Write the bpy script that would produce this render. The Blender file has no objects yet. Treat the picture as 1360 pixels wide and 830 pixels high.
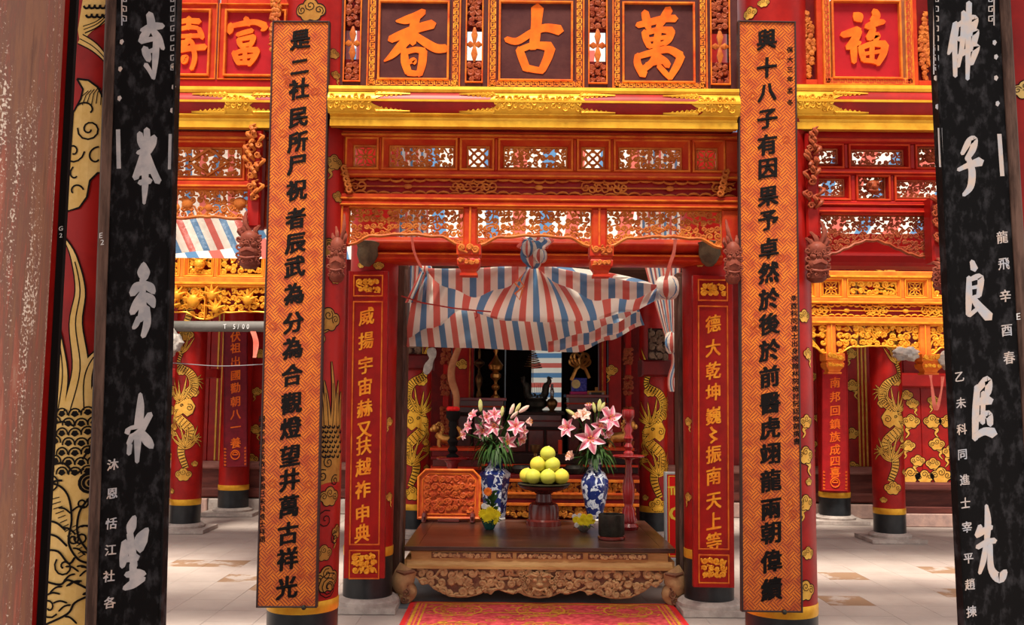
import bpy, math, random
from mathutils import Vector, Matrix
from mathutils.geometry import delaunay_2d_cdt
R = random.Random(7)
PI = math.pi
S = bpy.context.scene
C = S.collection

# ---------------------------------------------------------------- camera
FPX = 1250.0                      # focal length in pixels of the 1360x830 frame
CAMZ = 1.5
cam = bpy.data.cameras.new('camera')
cam.sensor_width = 36.0
cam.lens = FPX / 1360.0 * 36.0
camo = bpy.data.objects.new('camera', cam)
C.objects.link(camo)
CROT = Matrix.Rotation(math.radians(90 + 5.26), 3, 'X') @ Matrix.Rotation(0.009, 3, 'Z')
camo.matrix_world = Matrix.Translation((0, 0, CAMZ)) @ CROT.to_4x4()
S.camera = camo
cam.clip_start = 0.05

# ---------------------------------------------------------------- light
w = bpy.data.worlds.new('overcast_sky')
S.world = w
w.use_nodes = True
bg = w.node_tree.nodes['Background']
bg.inputs[0].default_value = (1.0, 0.97, 0.93, 1)
bg.inputs[1].default_value = 1.18
sun = bpy.data.lights.new('sun', 'SUN')
sun.energy = 7.0
sun.angle = math.radians(14)
sun.color = (1.0, 0.90, 0.76)
suno = bpy.data.objects.new('sun', sun)
C.objects.link(suno)
suno.rotation_euler = (math.radians(24), 0, math.radians(-12))
S.view_settings.view_transform = 'Standard'
S.view_settings.look = 'None'
S.view_settings.exposure = 0.07
S.view_settings.gamma = 1.0
S.view_settings.use_curve_mapping = False


def at(px, py, d):
    """world point seen at photo pixel (px, py) on the vertical plane y = d"""
    v = CROT @ Vector(((px - 680) / FPX, (415 - py) / FPX, -1))
    k = d / v.y
    return Vector((v.x * k, d, CAMZ + v.z * k))


def on_z(px, py, z):
    v = CROT @ Vector(((px - 680) / FPX, (415 - py) / FPX, -1))
    k = (z - CAMZ) / v.z
    return Vector((v.x * k, v.y * k, z))


# ---------------------------------------------------------------- materials
MATS = {}


def mat(name, c1, c2=None, scale=8, lo=.4, hi=.6, rough=.5, metal=0.0, bump=0.0, bscale=60, stretch=(1, 1, 1), spec=.12, detail=5, coat=0.0, world=False):
    m = bpy.data.materials.new(name)
    m.use_nodes = True
    N = m.node_tree.nodes
    L = m.node_tree.links
    b = N['Principled BSDF']
    b.inputs['Base Color'].default_value = (*c1, 1)
    b.inputs['Roughness'].default_value = rough
    b.inputs['Metallic'].default_value = metal
    b.inputs['Specular IOR Level'].default_value = spec
    b.inputs['Coat Weight'].default_value = coat
    b.inputs['Coat Roughness'].default_value = .15
    if c2 is not None or bump:
        tc = N.new('ShaderNodeTexCoord')
        mp = N.new('ShaderNodeMapping')
        mp.inputs['Scale'].default_value = stretch
        if world:
            ge = N.new('ShaderNodeNewGeometry')
            L.new(ge.outputs['Position'], mp.inputs['Vector'])
        else:
            L.new(tc.outputs['Object'], mp.inputs['Vector'])
    if c2 is not None:
        nz = N.new('ShaderNodeTexNoise')
        nz.inputs['Scale'].default_value = scale
        nz.inputs['Detail'].default_value = detail
        nz.inputs['Roughness'].default_value = .65
        L.new(mp.outputs[0], nz.inputs['Vector'])
        r = N.new('ShaderNodeValToRGB')
        r.color_ramp.elements[0].position = lo
        r.color_ramp.elements[0].color = (*c1, 1)
        r.color_ramp.elements[1].position = hi
        r.color_ramp.elements[1].color = (*c2, 1)
        L.new(nz.outputs['Fac'], r.inputs[0])
        L.new(r.outputs[0], b.inputs['Base Color'])
    if bump:
        n2 = N.new('ShaderNodeTexNoise')
        n2.inputs['Scale'].default_value = bscale
        n2.inputs['Detail'].default_value = 4
        L.new(mp.outputs[0], n2.inputs['Vector'])
        bp = N.new('ShaderNodeBump')
        bp.inputs['Strength'].default_value = bump
        bp.inputs['Distance'].default_value = .01
        L.new(n2.outputs['Fac'], bp.inputs['Height'])
        L.new(bp.outputs[0], b.inputs['Normal'])
    MATS[name] = m
    return m


red = mat('red_lacquer', (.34, .007, .006), (.24, .005, .005), 3, rough=.42, bump=.08, bscale=25, spec=.15)
redf = mat('red_frame', (.42, .022, .008), (.56, .075, .011), 6, .42, .74, rough=.45, bump=.15, bscale=30, spec=.15)
redp = mat('red_bright', (.36, .009, .006), (.25, .006, .005), 4, rough=.38, spec=.2)
redd = mat('red_dark', (.15, .005, .005), (.08, .004, .004), 4, rough=.35, spec=.2)
orange = mat('orange_gilt_edge', (.72, .20, .022), (.50, .055, .014), 9, .38, .68, rough=.42, bump=.1)
carve = mat('carved_wood', (.56, .17, .030), (.36, .065, .016), 14, .35, .68, rough=.5, bump=.2, bscale=60)
carvel = mat('carved_wood_light', (.72, .33, .11), (.50, .14, .03), 14, .35, .68, rough=.5, bump=.2, bscale=60)
carvebr = mat('carved_wood_brown', (.34, .080, .028), (.22, .030, .014), 12, .35, .68, rough=.45, bump=.2, bscale=60)
carveg = mat('carved_gold', (.85, .40, .035), (.66, .19, .014), 10, .4, .72, rough=.36, metal=.25)
gold = mat('gold_leaf', (.80, .43, .040), (.56, .22, .016), 6, .42, .75, rough=.32, metal=.35, bump=.1, bscale=20)
paint = mat('gold_paint', (.74, .43, .080), (.60, .26, .035), 12, .35, .7, rough=.42, metal=.12)
paintl = mat('pale_gold_paint', (.82, .57, .22), (.66, .40, .10), 10, .35, .7, rough=.45)
paintd = mat('dull_gold_paint', (.42, .20, .040), (.29, .115, .022), 14, .35, .7, rough=.45, metal=.1)
ink = mat('black_ink', (.010, .008, .008), rough=.55, spec=.05)
lacq = mat('black_lacquer', (.008, .010, .012), (.022, .024, .028), 9, .4, .75, rough=.34, spec=.35, bump=.06, bscale=14)
blackb = mat('black_board', (.006, .0055, .006), (.060, .057, .064), 16, .50, .80, rough=.5, spec=.05, stretch=(1.6, 1, .9), bump=.05)
brown = mat('brown_wood', (.060, .024, .016), (.12, .060, .040), 6, rough=.5, stretch=(3, 3, .35), bump=.15, bscale=25)
browns = mat('brown_rim', (.15, .085, .065), (.050, .028, .022), 7, rough=.6, stretch=(4, 4, .5), bump=.2, bscale=30)
maroon = mat('maroon_panel', (.060, .015, .016), (.085, .024, .022), 6, rough=.55, bump=.08, bscale=50)
glyph = mat('orange_lacquer', (.86, .17, .016), (.70, .080, .012), 6, .4, .7, rough=.35)
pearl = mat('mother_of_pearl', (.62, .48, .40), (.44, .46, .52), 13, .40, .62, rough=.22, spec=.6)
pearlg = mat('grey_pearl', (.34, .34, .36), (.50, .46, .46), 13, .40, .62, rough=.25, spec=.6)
yglyph = mat('yellow_glyph', (.90, .40, .030), (.78, .22, .020), 12, rough=.4)
stone = mat('stone_tile', (.47, .40, .36), (.36, .29, .26), 1.7, .38, .78, world=True, rough=.75, bump=.12, bscale=16, spec=.2)
stone2 = mat('stone_tile_pink', (.46, .385, .35), (.36, .29, .26), 1.7, .38, .78, world=True, rough=.75, bump=.12, bscale=16, spec=.2)
stoneb = mat('damp_brown_tile', (.29, .18, .11), (.44, .37, .33), 3.4, .53, .60, world=True, rough=.6, bump=.1, bscale=18, spec=.3)
grout = mat('joint_mortar', (.43, .365, .33), (.34, .28, .25), 1.7, rough=.9)
plinthm = mat('plinth_stone', (.50, .43, .39), (.36, .30, .27), 9, rough=.85, bump=.4, bscale=30)
pinkst = mat('pink_stone', (.55, .36, .30), (.40, .27, .24), 7, rough=.85, bump=.4, bscale=30)
wallw = mat('wall_wood', (.16, .045, .035), (.10, .030, .025), 5, rough=.5, stretch=(.5, 1, 3), bump=.1)
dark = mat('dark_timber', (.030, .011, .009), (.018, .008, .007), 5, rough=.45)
roofm = mat('roof_timber', (.10, .045, .03), (.06, .03, .02), 4, rough=.7)
greyfl = mat('grey_painted_floor', (.11, .135, .16), (.17, .19, .21), 4, rough=.5)
tablem = mat('polished_table', (.040, .017, .013), (.075, .032, .022), 5, rough=.28, spec=.3, stretch=(.5, 3, 1), coat=.08)
tablec = mat('table_carving', (.52, .32, .15), (.32, .17, .085), 10, .38, .68, rough=.5, bump=.25, bscale=45)
tablel = mat('table_moulding', (.55, .34, .13), (.40, .21, .075), 6, rough=.45, stretch=(.4, 1, 2))
tabled = mat('table_carving_dark', (.15, .060, .042), (.23, .11, .06), 14, rough=.5, bump=.25, bscale=60)
bronze = mat('bronze', (.20, .10, .035), (.07, .035, .018), 12, rough=.35, metal=.7)
brass = mat('brass', (.62, .30, .08), (.40, .17, .04), 8, rough=.3, metal=.75)
darkmetal = mat('dark_metal', (.030, .028, .024), (.055, .05, .04), 9, rough=.4, metal=.5)
mahog = mat('mahogany_gloss', (.085, .012, .010), (.13, .020, .015), 5, rough=.25, spec=.4, coat=.15)
redgloss = mat('red_gloss', (.26, .012, .014), (.19, .010, .012), 5, rough=.25, spec=.4, coat=.15)
pom = mat('pomelo_green', (.42, .45, .045), (.56, .52, .09), 5, .35, .7, rough=.5, bump=.12, bscale=160)
pomy = mat('pomelo_yellow', (.62, .50, .055), (.50, .48, .06), 5, .35, .7, rough=.5, bump=.12, bscale=160)
leafm = mat('leaf_green', (.020, .052, .013), (.040, .09, .020), 9, rough=.45)
budm = mat('bud_green', (.42, .46, .12), (.60, .56, .26), 20, rough=.5)
budp = mat('bud_pale', (.72, .62, .42), (.78, .50, .46), 12, rough=.5)
yel = mat('chrysanthemum_yellow', (.96, .82, .03), (.92, .72, .02), 20, rough=.6)
oranf = mat('flower_orange', (.85, .16, .02), (.9, .25, .03), 20, rough=.6)
whitef = mat('flower_white', (.80, .78, .74), rough=.6)
anther = mat('anther', (.55, .20, .05), rough=.7)
greypipe = mat('grey_pipe', (.10, .095, .085), (.16, .15, .14), 6, rough=.6, stretch=(.4, 1, 1))
chalk = mat('chalk', (.75, .75, .75), rough=.8)
wirem = mat('wire', (.25, .25, .27), rough=.4)
ribbonm = mat('pink_ribbon', (.80, .22, .16), (.70, .14, .10), 8, rough=.4)
ropem = mat('red_rope', (.45, .06, .05), rough=.6)
tusk = mat('tusk_ivory_brown', (.36, .15, .065), (.26, .095, .04), 8, rough=.4)
signr = mat('sign_red', (.70, .012, .012), rough=.4)
signg = mat('sign_grey_edge', (.40, .42, .42), rough=.5)
signy = mat('sign_yellow', (.90, .62, .06), rough=.5)
plast = mat('crumpled_plastic', (.52, .47, .42), (.34, .31, .29), 14, rough=.35, bump=.3, bscale=25)
clothgr = mat('stuffed_cloth', (.15, .11, .065), (.08, .06, .04), 8, rough=.8, bump=.3)
bluebox = mat('blue_gift_paper', (.03, .04, .30), (.10, .10, .5), 25, .45, .6, rough=.3)
pinkbox = mat('pink_gift_paper', (.50, .03, .16), rough=.35)
frameg = mat('frame_gilt_wood', (.50, .22, .05), rough=.4)
paper = mat('paper_white', (.6, .56, .5), rough=.8)
photo = mat('photo_dark', (.05, .05, .05), rough=.3)


def glassm():
    m = bpy.data.materials.new('clear_glass')
    m.use_nodes = True
    b = m.node_tree.nodes['Principled BSDF']
    b.inputs['Transmission Weight'].default_value = .9
    b.inputs['Roughness'].default_value = .05
    b.inputs['Base Color'].default_value = (.9, .9, .9, 1)
    return m


glass = glassm()


def nodes_mat(name):
    m = bpy.data.materials.new(name)
    m.use_nodes = True
    return m, m.node_tree.nodes, m.node_tree.links, m.node_tree.nodes['Principled BSDF']


def weave_mat():
    """gilded board painted with a fine basket weave of red-brown lines"""
    m, N, L, b = nodes_mat('orange_weave')
    tc = N.new('ShaderNodeTexCoord')
    mp = N.new('ShaderNodeMapping')
    mp.inputs['Rotation'].default_value = (0, PI / 4, 0)
    L.new(tc.outputs['Object'], mp.inputs[0])
    ch = N.new('ShaderNodeTexChecker')
    ch.inputs['Scale'].default_value = 1 / .0435
    mpc = N.new('ShaderNodeMapping')
    mpc.inputs['Scale'].default_value = (1, 0, 1)
    mpc.inputs['Location'].default_value = (0, .003, 0)
    L.new(mp.outputs[0], mpc.inputs[0])
    L.new(mpc.outputs[0], ch.inputs[0])
    ws = []
    for d in ('X', 'Z'):
        wv = N.new('ShaderNodeTexWave')
        wv.bands_direction = d
        wv.inputs['Scale'].default_value = 2 * PI / 20 / .0145
        wv.inputs['Distortion'].default_value = 0.6
        L.new(mp.outputs[0], wv.inputs[0])
        ws.append(wv)
    mx = N.new('ShaderNodeMix')
    L.new(ch.outputs['Fac'], mx.inputs[0])
    L.new(ws[0].outputs['Fac'], mx.inputs[2])
    L.new(ws[1].outputs['Fac'], mx.inputs[3])
    nz = N.new('ShaderNodeTexNoise')
    nz.inputs['Scale'].default_value = 16
    nz.inputs['Detail'].default_value = 5
    L.new(tc.outputs['Object'], nz.inputs[0])
    r = N.new('ShaderNodeValToRGB')
    r.color_ramp.elements[0].position = .36
    r.color_ramp.elements[0].color = (.74, .19, .009, 1)
    r.color_ramp.elements[1].position = .66
    r.color_ramp.elements[1].color = (.46, .068, .008, 1)
    L.new(nz.outputs['Fac'], r.inputs[0])
    r2 = N.new('ShaderNodeValToRGB')
    r2.color_ramp.elements[0].position = .50
    r2.color_ramp.elements[1].position = .80
    L.new(mx.outputs[0], r2.inputs[0])
    mx2 = N.new('ShaderNodeMix')
    mx2.data_type = 'RGBA'
    mm = N.new('ShaderNodeMath')
    mm.operation = 'MULTIPLY'
    mm.inputs[1].default_value = .90
    L.new(r2.outputs[0], mm.inputs[0])
    L.new(mm.outputs[0], mx2.inputs[0])
    L.new(r.outputs[0], mx2.inputs[6])
    mx2.inputs[7].default_value = (.20, .018, .009, 1)
    L.new(mx2.outputs[2], b.inputs['Base Color'])
    b.inputs['Roughness'].default_value = .4
    b.inputs['Metallic'].default_value = .15
    return m


weave = weave_mat()


def tarp_mat(name, axis=0, bands=None, tr=.62, yellow=0):
    """woven polythene sheet, red / white / blue / white stripes along its own UVs"""
    m, N, L, b = nodes_mat(name)
    tc = N.new('ShaderNodeTexCoord')
    sp = N.new('ShaderNodeSeparateXYZ')
    L.new(tc.outputs['UV'], sp.inputs[0])
    fr = N.new('ShaderNodeMath')
    fr.operation = 'FRACT'
    L.new(sp.outputs[axis], fr.inputs[0])
    r = N.new('ShaderNodeValToRGB')
    r.color_ramp.interpolation = 'CONSTANT'
    e = r.color_ramp.elements
    W = (.88, .84, .74, 1)
    e[0].position = 0
    e[0].color = (.66, .15, .12, 1)
    e[1].position = .24
    e[1].color = W
    x = e.new(.5)
    x.color = (.12, .27, .48, 1)
    x = e.new(.74)
    x.color = W
    L.new(fr.outputs[0], r.inputs[0])
    nz = N.new('ShaderNodeTexNoise')
    nz.inputs['Scale'].default_value = 9
    nz.inputs['Detail'].default_value = 6
    L.new(tc.outputs['Object'], nz.inputs[0])
    bp = N.new('ShaderNodeBump')
    bp.inputs['Strength'].default_value = .7
    bp.inputs['Distance'].default_value = .03
    L.new(nz.outputs['Fac'], bp.inputs['Height'])
    L.new(bp.outputs[0], b.inputs['Normal'])
    L.new(r.outputs[0], b.inputs['Base Color'])
    b.inputs['Roughness'].default_value = .4
    tl = N.new('ShaderNodeBsdfTranslucent')
    L.new(r.outputs[0], tl.inputs[0])
    ms = N.new('ShaderNodeMixShader')
    ms.inputs[0].default_value = tr
    L.new(b.outputs[0], ms.inputs[1])
    L.new(tl.outputs[0], ms.inputs[2])
    L.new(ms.outputs[0], N['Material Output'].inputs[0])
    return m


tarpm = tarp_mat('striped_tarp')
tarph = tarp_mat('striped_tarp_across', axis=1)


def petal_mat():
    m, N, L, b = nodes_mat('lily_petal')
    tc = N.new('ShaderNodeTexCoord')
    sp = N.new('ShaderNodeSeparateXYZ')
    L.new(tc.outputs['UV'], sp.inputs[0])
    r = N.new('ShaderNodeValToRGB')
    e = r.color_ramp.elements
    e[0].position = 0
    e[0].color = (.78, .12, .22, 1)
    e[1].position = 1
    e[1].color = (.92, .74, .74, 1)
    x = e.new(.40)
    x.color = (.84, .32, .42, 1)
    L.new(sp.outputs[0], r.inputs[0])
    L.new(r.outputs[0], b.inputs['Base Color'])
    b.inputs['Roughness'].default_value = .5
    b.inputs['Subsurface Weight'].default_value = 0
    return m


petal = petal_mat()
petalw = mat('lily_outside', (.84, .66, .56), (.86, .50, .46), 12, rough=.5)


def porcelain():
    m, N, L, b = nodes_mat('blue_white_porcelain')
    tc = N.new('ShaderNodeTexCoord')
    nz = N.new('ShaderNodeTexNoise')
    nz.inputs['Scale'].default_value = 13
    nz.inputs['Detail'].default_value = 3
    nz.inputs['Distortion'].default_value = 1.2
    L.new(tc.outputs['Object'], nz.inputs[0])
    r = N.new('ShaderNodeValToRGB')
    e = r.color_ramp.elements
    e[0].position = .52
    e[0].color = (.012, .022, .12, 1)
    e[1].position = .55
    e[1].color = (.52, .57, .66, 1)
    for p, c in ((.60, (.60, .64, .72, 1)), (.62, (.10, .14, .32, 1)), (.64, (.58, .62, .70, 1)), (.72, (.55, .60, .68, 1)), (.75, (.03, .05, .2, 1))):
        x = e.new(p)
        x.color = c
    L.new(nz.outputs['Fac'], r.inputs[0])
    L.new(r.outputs[0], b.inputs['Base Color'])
    b.inputs['Roughness'].default_value = .1
    return m


porc = porcelain()


def worn_mat():
    """old red lacquer worn to bare wood with pale glittering flecks, grain upright"""
    m, N, L, b = nodes_mat('worn_lacquered_wood')
    tc = N.new('ShaderNodeTexCoord')
    mp = N.new('ShaderNodeMapping')
    mp.inputs['Scale'].default_value = (9, 9, .9)
    L.new(tc.outputs['Object'], mp.inputs[0])
    n1 = N.new('ShaderNodeTexNoise')
    n1.inputs['Scale'].default_value = 2.6
    n1.inputs['Detail'].default_value = 9
    n1.inputs['Roughness'].default_value = .7
    L.new(mp.outputs[0], n1.inputs[0])
    r = N.new('ShaderNodeValToRGB')
    e = r.color_ramp.elements
    e[0].position = .28
    e[0].color = (.12, .050, .036, 1)
    e[1].position = .72
    e[1].color = (.40, .25, .18, 1)
    for p, c in ((.42, (.26, .115, .065, 1)), (.52, (.19, .085, .060, 1)), (.60, (.33, .095, .060, 1))):
        x = e.new(p)
        x.color = c
    L.new(n1.outputs['Fac'], r.inputs[0])
    n2 = N.new('ShaderNodeTexNoise')
    n2.inputs['Scale'].default_value = 150
    n2.inputs['Detail'].default_value = 2
    L.new(tc.outputs['Object'], n2.inputs[0])
    n3 = N.new('ShaderNodeTexNoise')
    n3.inputs['Scale'].default_value = 2.2
    L.new(mp.outputs[0], n3.inputs[0])
    mu = N.new('ShaderNodeMath')
    mu.operation = 'MULTIPLY'
    L.new(n2.outputs['Fac'], mu.inputs[0])
    L.new(n3.outputs['Fac'], mu.inputs[1])
    r2 = N.new('ShaderNodeValToRGB')
    r2.color_ramp.elements[0].position = .335
    r2.color_ramp.elements[1].position = .40
    L.new(mu.outputs[0], r2.inputs[0])
    mx = N.new('ShaderNodeMix')
    mx.data_type = 'RGBA'
    L.new(r2.outputs[0], mx.inputs[0])
    L.new(r.outputs[0], mx.inputs[6])
    mx.inputs[7].default_value = (.72, .60, .50, 1)
    L.new(mx.outputs[2], b.inputs['Base Color'])
    b.inputs['Roughness'].default_value = .6
    bp = N.new('ShaderNodeBump')
    bp.inputs['Strength'].default_value = .3
    bp.inputs['Distance'].default_value = .01
    L.new(n1.outputs['Fac'], bp.inputs['Height'])
    L.new(bp.outputs[0], b.inputs['Normal'])
    return m


worn = worn_mat()


def rug_mat():
    m, N, L, b = nodes_mat('rug_pile')
    tc = N.new('ShaderNodeTexCoord')
    nz = N.new('ShaderNodeTexNoise')
    nz.inputs['Scale'].default_value = 26
    nz.inputs['Detail'].default_value = 3
    L.new(tc.outputs['Object'], nz.inputs[0])
    r = N.new('ShaderNodeValToRGB')
    e = r.color_ramp.elements
    e[0].position = .36
    e[0].color = (.42, .020, .030, 1)
    e[1].position = .62
    e[1].color = (.70, .075, .085, 1)
    L.new(nz.outputs['Fac'], r.inputs[0])
    L.new(r.outputs[0], b.inputs['Base Color'])
    b.inputs['Roughness'].default_value = .95
    return m


rugm = rug_mat()
rugy = mat('rug_gold_yarn', (.66, .34, .035), (.55, .22, .03), 30, rough=.95)
rugo = mat('rug_orange_yarn', (.75, .20, .05), rough=.95)
rugr = mat('rug_red_edge', (.70, .03, .03), rough=.95)

# ---------------------------------------------------------------- mesh builder


class MB:
    def __init__(s):
        s.v, s.f, s.m, s.uv = [], [], [], {}

    def add(s, vs, fs, mi=0, uvs=None):
        o = len(s.v)
        s.v += [tuple(p) for p in vs]
        if uvs:
            for i, q in enumerate(uvs):
                s.uv[o + i] = q
        for f in fs:
            s.f.append(tuple(i + o for i in f))
            s.m.append(mi)

    def box(s, x0, x1, y0, y1, z0, z1, ch=0.0, mi=0):
        """y0 is the side towards the viewer; ch chamfers its rim"""
        c = min(ch, (x1 - x0) * .45, (z1 - z0) * .45)
        vs = [(x0, y1, z0), (x1, y1, z0), (x1, y1, z1), (x0, y1, z1)]
        if c > 0:
            vs += [(x0, y0 + c, z0), (x1, y0 + c, z0), (x1, y0 + c, z1), (x0, y0 + c, z1)]
            vs += [(x0 + c, y0, z0 + c), (x1 - c, y0, z0 + c), (x1 - c, y0, z1 - c), (x0 + c, y0, z1 - c)]
            fs = [(0, 3, 2, 1), (8, 9, 10, 11)]
            for i in range(4):
                j = (i + 1) % 4
                fs += [(i, j, 4 + j, 4 + i), (4 + i, 4 + j, 8 + j, 8 + i)]
        else:
            vs += [(x0, y0, z0), (x1, y0, z0), (x1, y0, z1), (x0, y0, z1)]
            fs = [(0, 3, 2, 1), (4, 5, 6, 7)]
            for i in range(4):
                j = (i + 1) % 4
                fs.append((i, j, 4 + j, 4 + i))
        s.add(vs, fs, mi)
        return s

    def ring(s, x0, x1, z0, z1, w, y0, y1, ch=0.0, mi=0):
        """a mitred rectangular moulding"""
        c = ch
        def loop(i, y):
            return [(x0 + i, y, z0 + i), (x1 - i, y, z0 + i), (x1 - i, y, z1 - i), (x0 + i, y, z1 - i)]
        vs = loop(0, y1) + loop(0, y0 + c) + loop(c, y0) + loop(w - c, y0) + loop(w, y0 + c) + loop(w, y1)
        fs = []
        for k in range(5):
            for i in range(4):
                j = (i + 1) % 4
                fs.append((k * 4 + i, k * 4 + j, k * 4 + 4 + j, k * 4 + 4 + i))
        s.add(vs, fs, mi)
        return s

    def lathe(s, prof, cx=0, cy=0, cz=0, n=24, mi=0, cap=True, sx=1.0, sy=1.0):
        o = []
        for r, z in prof:
            for k in range(n):
                a = 2 * PI * k / n
                o.append((cx + r * math.cos(a) * sx, cy + r * math.sin(a) * sy, cz + z))
        fs = []
        for i in range(len(prof) - 1):
            for k in range(n):
                l = (k + 1) % n
                fs.append((i * n + k, i * n + l, (i + 1) * n + l, (i + 1) * n + k))
        if cap:
            fs.append(tuple(range(n - 1, -1, -1)))
            fs.append(tuple((len(prof) - 1) * n + k for k in range(n)))
        s.add(o, fs, mi)
        return s

    def tube(s, pts, rad, n=5, mi=0, flat=1.0, cap=True):
        pts = [Vector(p) for p in pts]
        k = len(pts)
        if not hasattr(rad, '__len__'):
            rad = [rad] * k
        o = []
        for i, p in enumerate(pts):
            t = pts[min(i + 1, k - 1)] - pts[max(i - 1, 0)]
            if t.length < 1e-9:
                t = Vector((0, 0, 1))
            t.normalize()
            a = Vector((0, 1, 0)) if abs(t.y) < .9 else Vector((1, 0, 0))
            u = t.cross(a).normalized()
            v = u.cross(t).normalized()
            for j in range(n):
                q = 2 * PI * (j + .5) / n
                o.append(p + u * math.cos(q) * rad[i] + v * math.sin(q) * rad[i] * flat)
        fs = []
        for i in range(k - 1):
            for j in range(n):
                l = (j + 1) % n
                fs.append((i * n + j, i * n + l, (i + 1) * n + l, (i + 1) * n + j))
        if cap:
            fs.append(tuple(range(n - 1, -1, -1)))
            fs.append(tuple((k - 1) * n + j for j in range(n)))
        s.add(o, fs, mi)
        return s

    def ball(s, c, r, n=8, m=5, mi=0, sc=(1, 1, 1)):
        c = Vector(c)
        prof = []
        o = [(c.x, c.y, c.z - r * sc[2])]
        for i in range(1, m):
            a = PI * i / m
            for k in range(n):
                b = 2 * PI * k / n
                o.append((c.x + r * sc[0] * math.sin(a) * math.cos(b), c.y + r * sc[1] * math.sin(a) * math.sin(b), c.z - r * sc[2] * math.cos(a)))
        o.append((c.x, c.y, c.z + r * sc[2]))
        fs = []
        for k in range(n):
            l = (k + 1) % n
            fs.append((0, 1 + l, 1 + k))
            for i in range(m - 2):
                fs.append((1 + i * n + k, 1 + i * n + l, 1 + (i + 1) * n + l, 1 + (i + 1) * n + k))
            fs.append((1 + (m - 2) * n + k, 1 + (m - 2) * n + l, len(o) - 1))
        s.add(o, fs, mi)
        return s

    def slab(s, poly, M, h0, h1, mi=0):
        """2D polygon extruded from height h0 to h1 through the mapping M(u, v, h)"""
        n = len(poly)
        a = sum(poly[i][0] * poly[(i + 1) % n][1] - poly[(i + 1) % n][0] * poly[i][1] for i in range(n))
        if a < 0:
            poly = poly[::-1]
        vs = [M(u, v, h0) for u, v in poly] + [M(u, v, h1) for u, v in poly]
        vv, ee, ff, *_ = delaunay_2d_cdt([Vector(p) for p in poly], [(i, (i + 1) % n) for i in range(n)], [], 1, 1e-7)
        if len(vv) == n:
            fs = [tuple(n + i for i in f) for f in ff]
            s.add(vs, fs + [(i, (i + 1) % n, n + (i + 1) % n, n + i) for i in range(n)], mi)
        else:
            s.add([M(p.x, p.y, h1) for p in vv], ff, mi)
        return s

    def patch(s, poly, M, h, step, mi=0):
        """2D polygon laid on a curved surface: triangulated with inner points so that it bends"""
        n = len(poly)
        xs = [p[0] for p in poly]
        ys = [p[1] for p in poly]
        pts = [Vector(p) for p in poly]
        x = min(xs) + step * .5
        while x < max(xs):
            y = min(ys) + step * .5
            while y < max(ys):
                if inside(x, y, poly):
                    pts.append(Vector((x, y)))
                y += step
            x += step
        vv, ee, ff, *_ = delaunay_2d_cdt(pts, [(i, (i + 1) % n) for i in range(n)], [], 1, 1e-6)
        s.add([M(p.x, p.y, h) for p in vv], ff, mi)
        return s

    def line(s, pts, wd, M, h, mi=0):
        """a painted stroke: flat strip of width wd (number or list) on the surface M"""
        k = len(pts)
        if not hasattr(wd, '__len__'):
            wd = [wd] * k
        vs = []
        n = 1 if max(wd) < .03 else min(8, 2 + int(max(wd) / .025))
        for i in range(k):
            a, b = pts[max(i - 1, 0)], pts[min(i + 1, k - 1)]
            dx, dy = b[0] - a[0], b[1] - a[1]
            l = math.hypot(dx, dy) or 1
            nx, ny = -dy / l * wd[i] / 2, dx / l * wd[i] / 2
            for j in range(n + 1):
                e = 2 * j / n - 1
                vs.append(M(pts[i][0] + nx * e, pts[i][1] + ny * e, h))
        w1 = n + 1
        s.add(vs, [(w1 * i + j, w1 * (i + 1) + j, w1 * (i + 1) + j + 1, w1 * i + j + 1) for i in range(k - 1) for j in range(n)], mi)
        return s

    def build(s, name, mats, parent=None, smooth=False, **props):
        me = bpy.data.meshes.new(name)
        off = parent.location if parent is not None and parent.parent is None else None
        if parent is not None and parent.parent is not None:
            off = parent.parent.location + parent.location
        vs = s.v if off is None else [(p[0] - off[0], p[1] - off[1], p[2] - off[2]) for p in s.v]
        me.from_pydata(vs, [], s.f)
        for x in (mats if isinstance(mats, (list, tuple)) else [mats]):
            me.materials.append(x)
        me.polygons.foreach_set('material_index', s.m)
        if smooth:
            me.polygons.foreach_set('use_smooth', [True] * len(s.f))
        if s.uv:
            ul = me.uv_layers.new(name='UVMap')
            for lp in me.loops:
                ul.data[lp.index].uv = s.uv.get(lp.vertex_index, (0, 0))
        me.update()
        if smooth:
            try:
                me.set_sharp_from_angle(angle=math.radians(42))
            except Exception:
                pass
        o = bpy.data.objects.new(name, me)
        C.objects.link(o)
        if parent is not None:
            o.parent = parent
        for k, v in props.items():
            o[k] = v
        return o


def inside(x, y, poly):
    c = False
    n = len(poly)
    j = n - 1
    for i in range(n):
        if (poly[i][1] > y) != (poly[j][1] > y) and x < (poly[j][0] - poly[i][0]) * (y - poly[i][1]) / (poly[j][1] - poly[i][1]) + poly[i][0]:
            c = not c
        j = i
    return c


def thing(name, label, cat, loc=(0, 0, 0), group=None):
    o = bpy.data.objects.new(name, None)
    C.objects.link(o)
    o.empty_display_size = .05
    o.location = Vector(loc)
    o['label'] = label
    o['category'] = cat
    if group:
        o['group'] = group
    return o


def tag(o, label, cat, group=None):
    o['label'] = label
    o['category'] = cat
    if group:
        o['group'] = group
    return o


def struct(o, label=None):
    o['kind'] = 'structure'
    if label:
        o['label'] = label
    return o


def spiral(cx, cy, r0, r1, turns, ph, sg=1, n=14):
    return [(cx + (r0 + (r1 - r0) * i / (n - 1)) * math.cos(ph + sg * 2 * PI * turns * i / (n - 1)),
             cy + (r0 + (r1 - r0) * i / (n - 1)) * math.sin(ph + sg * 2 * PI * turns * i / (n - 1))) for i in range(n)]


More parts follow.
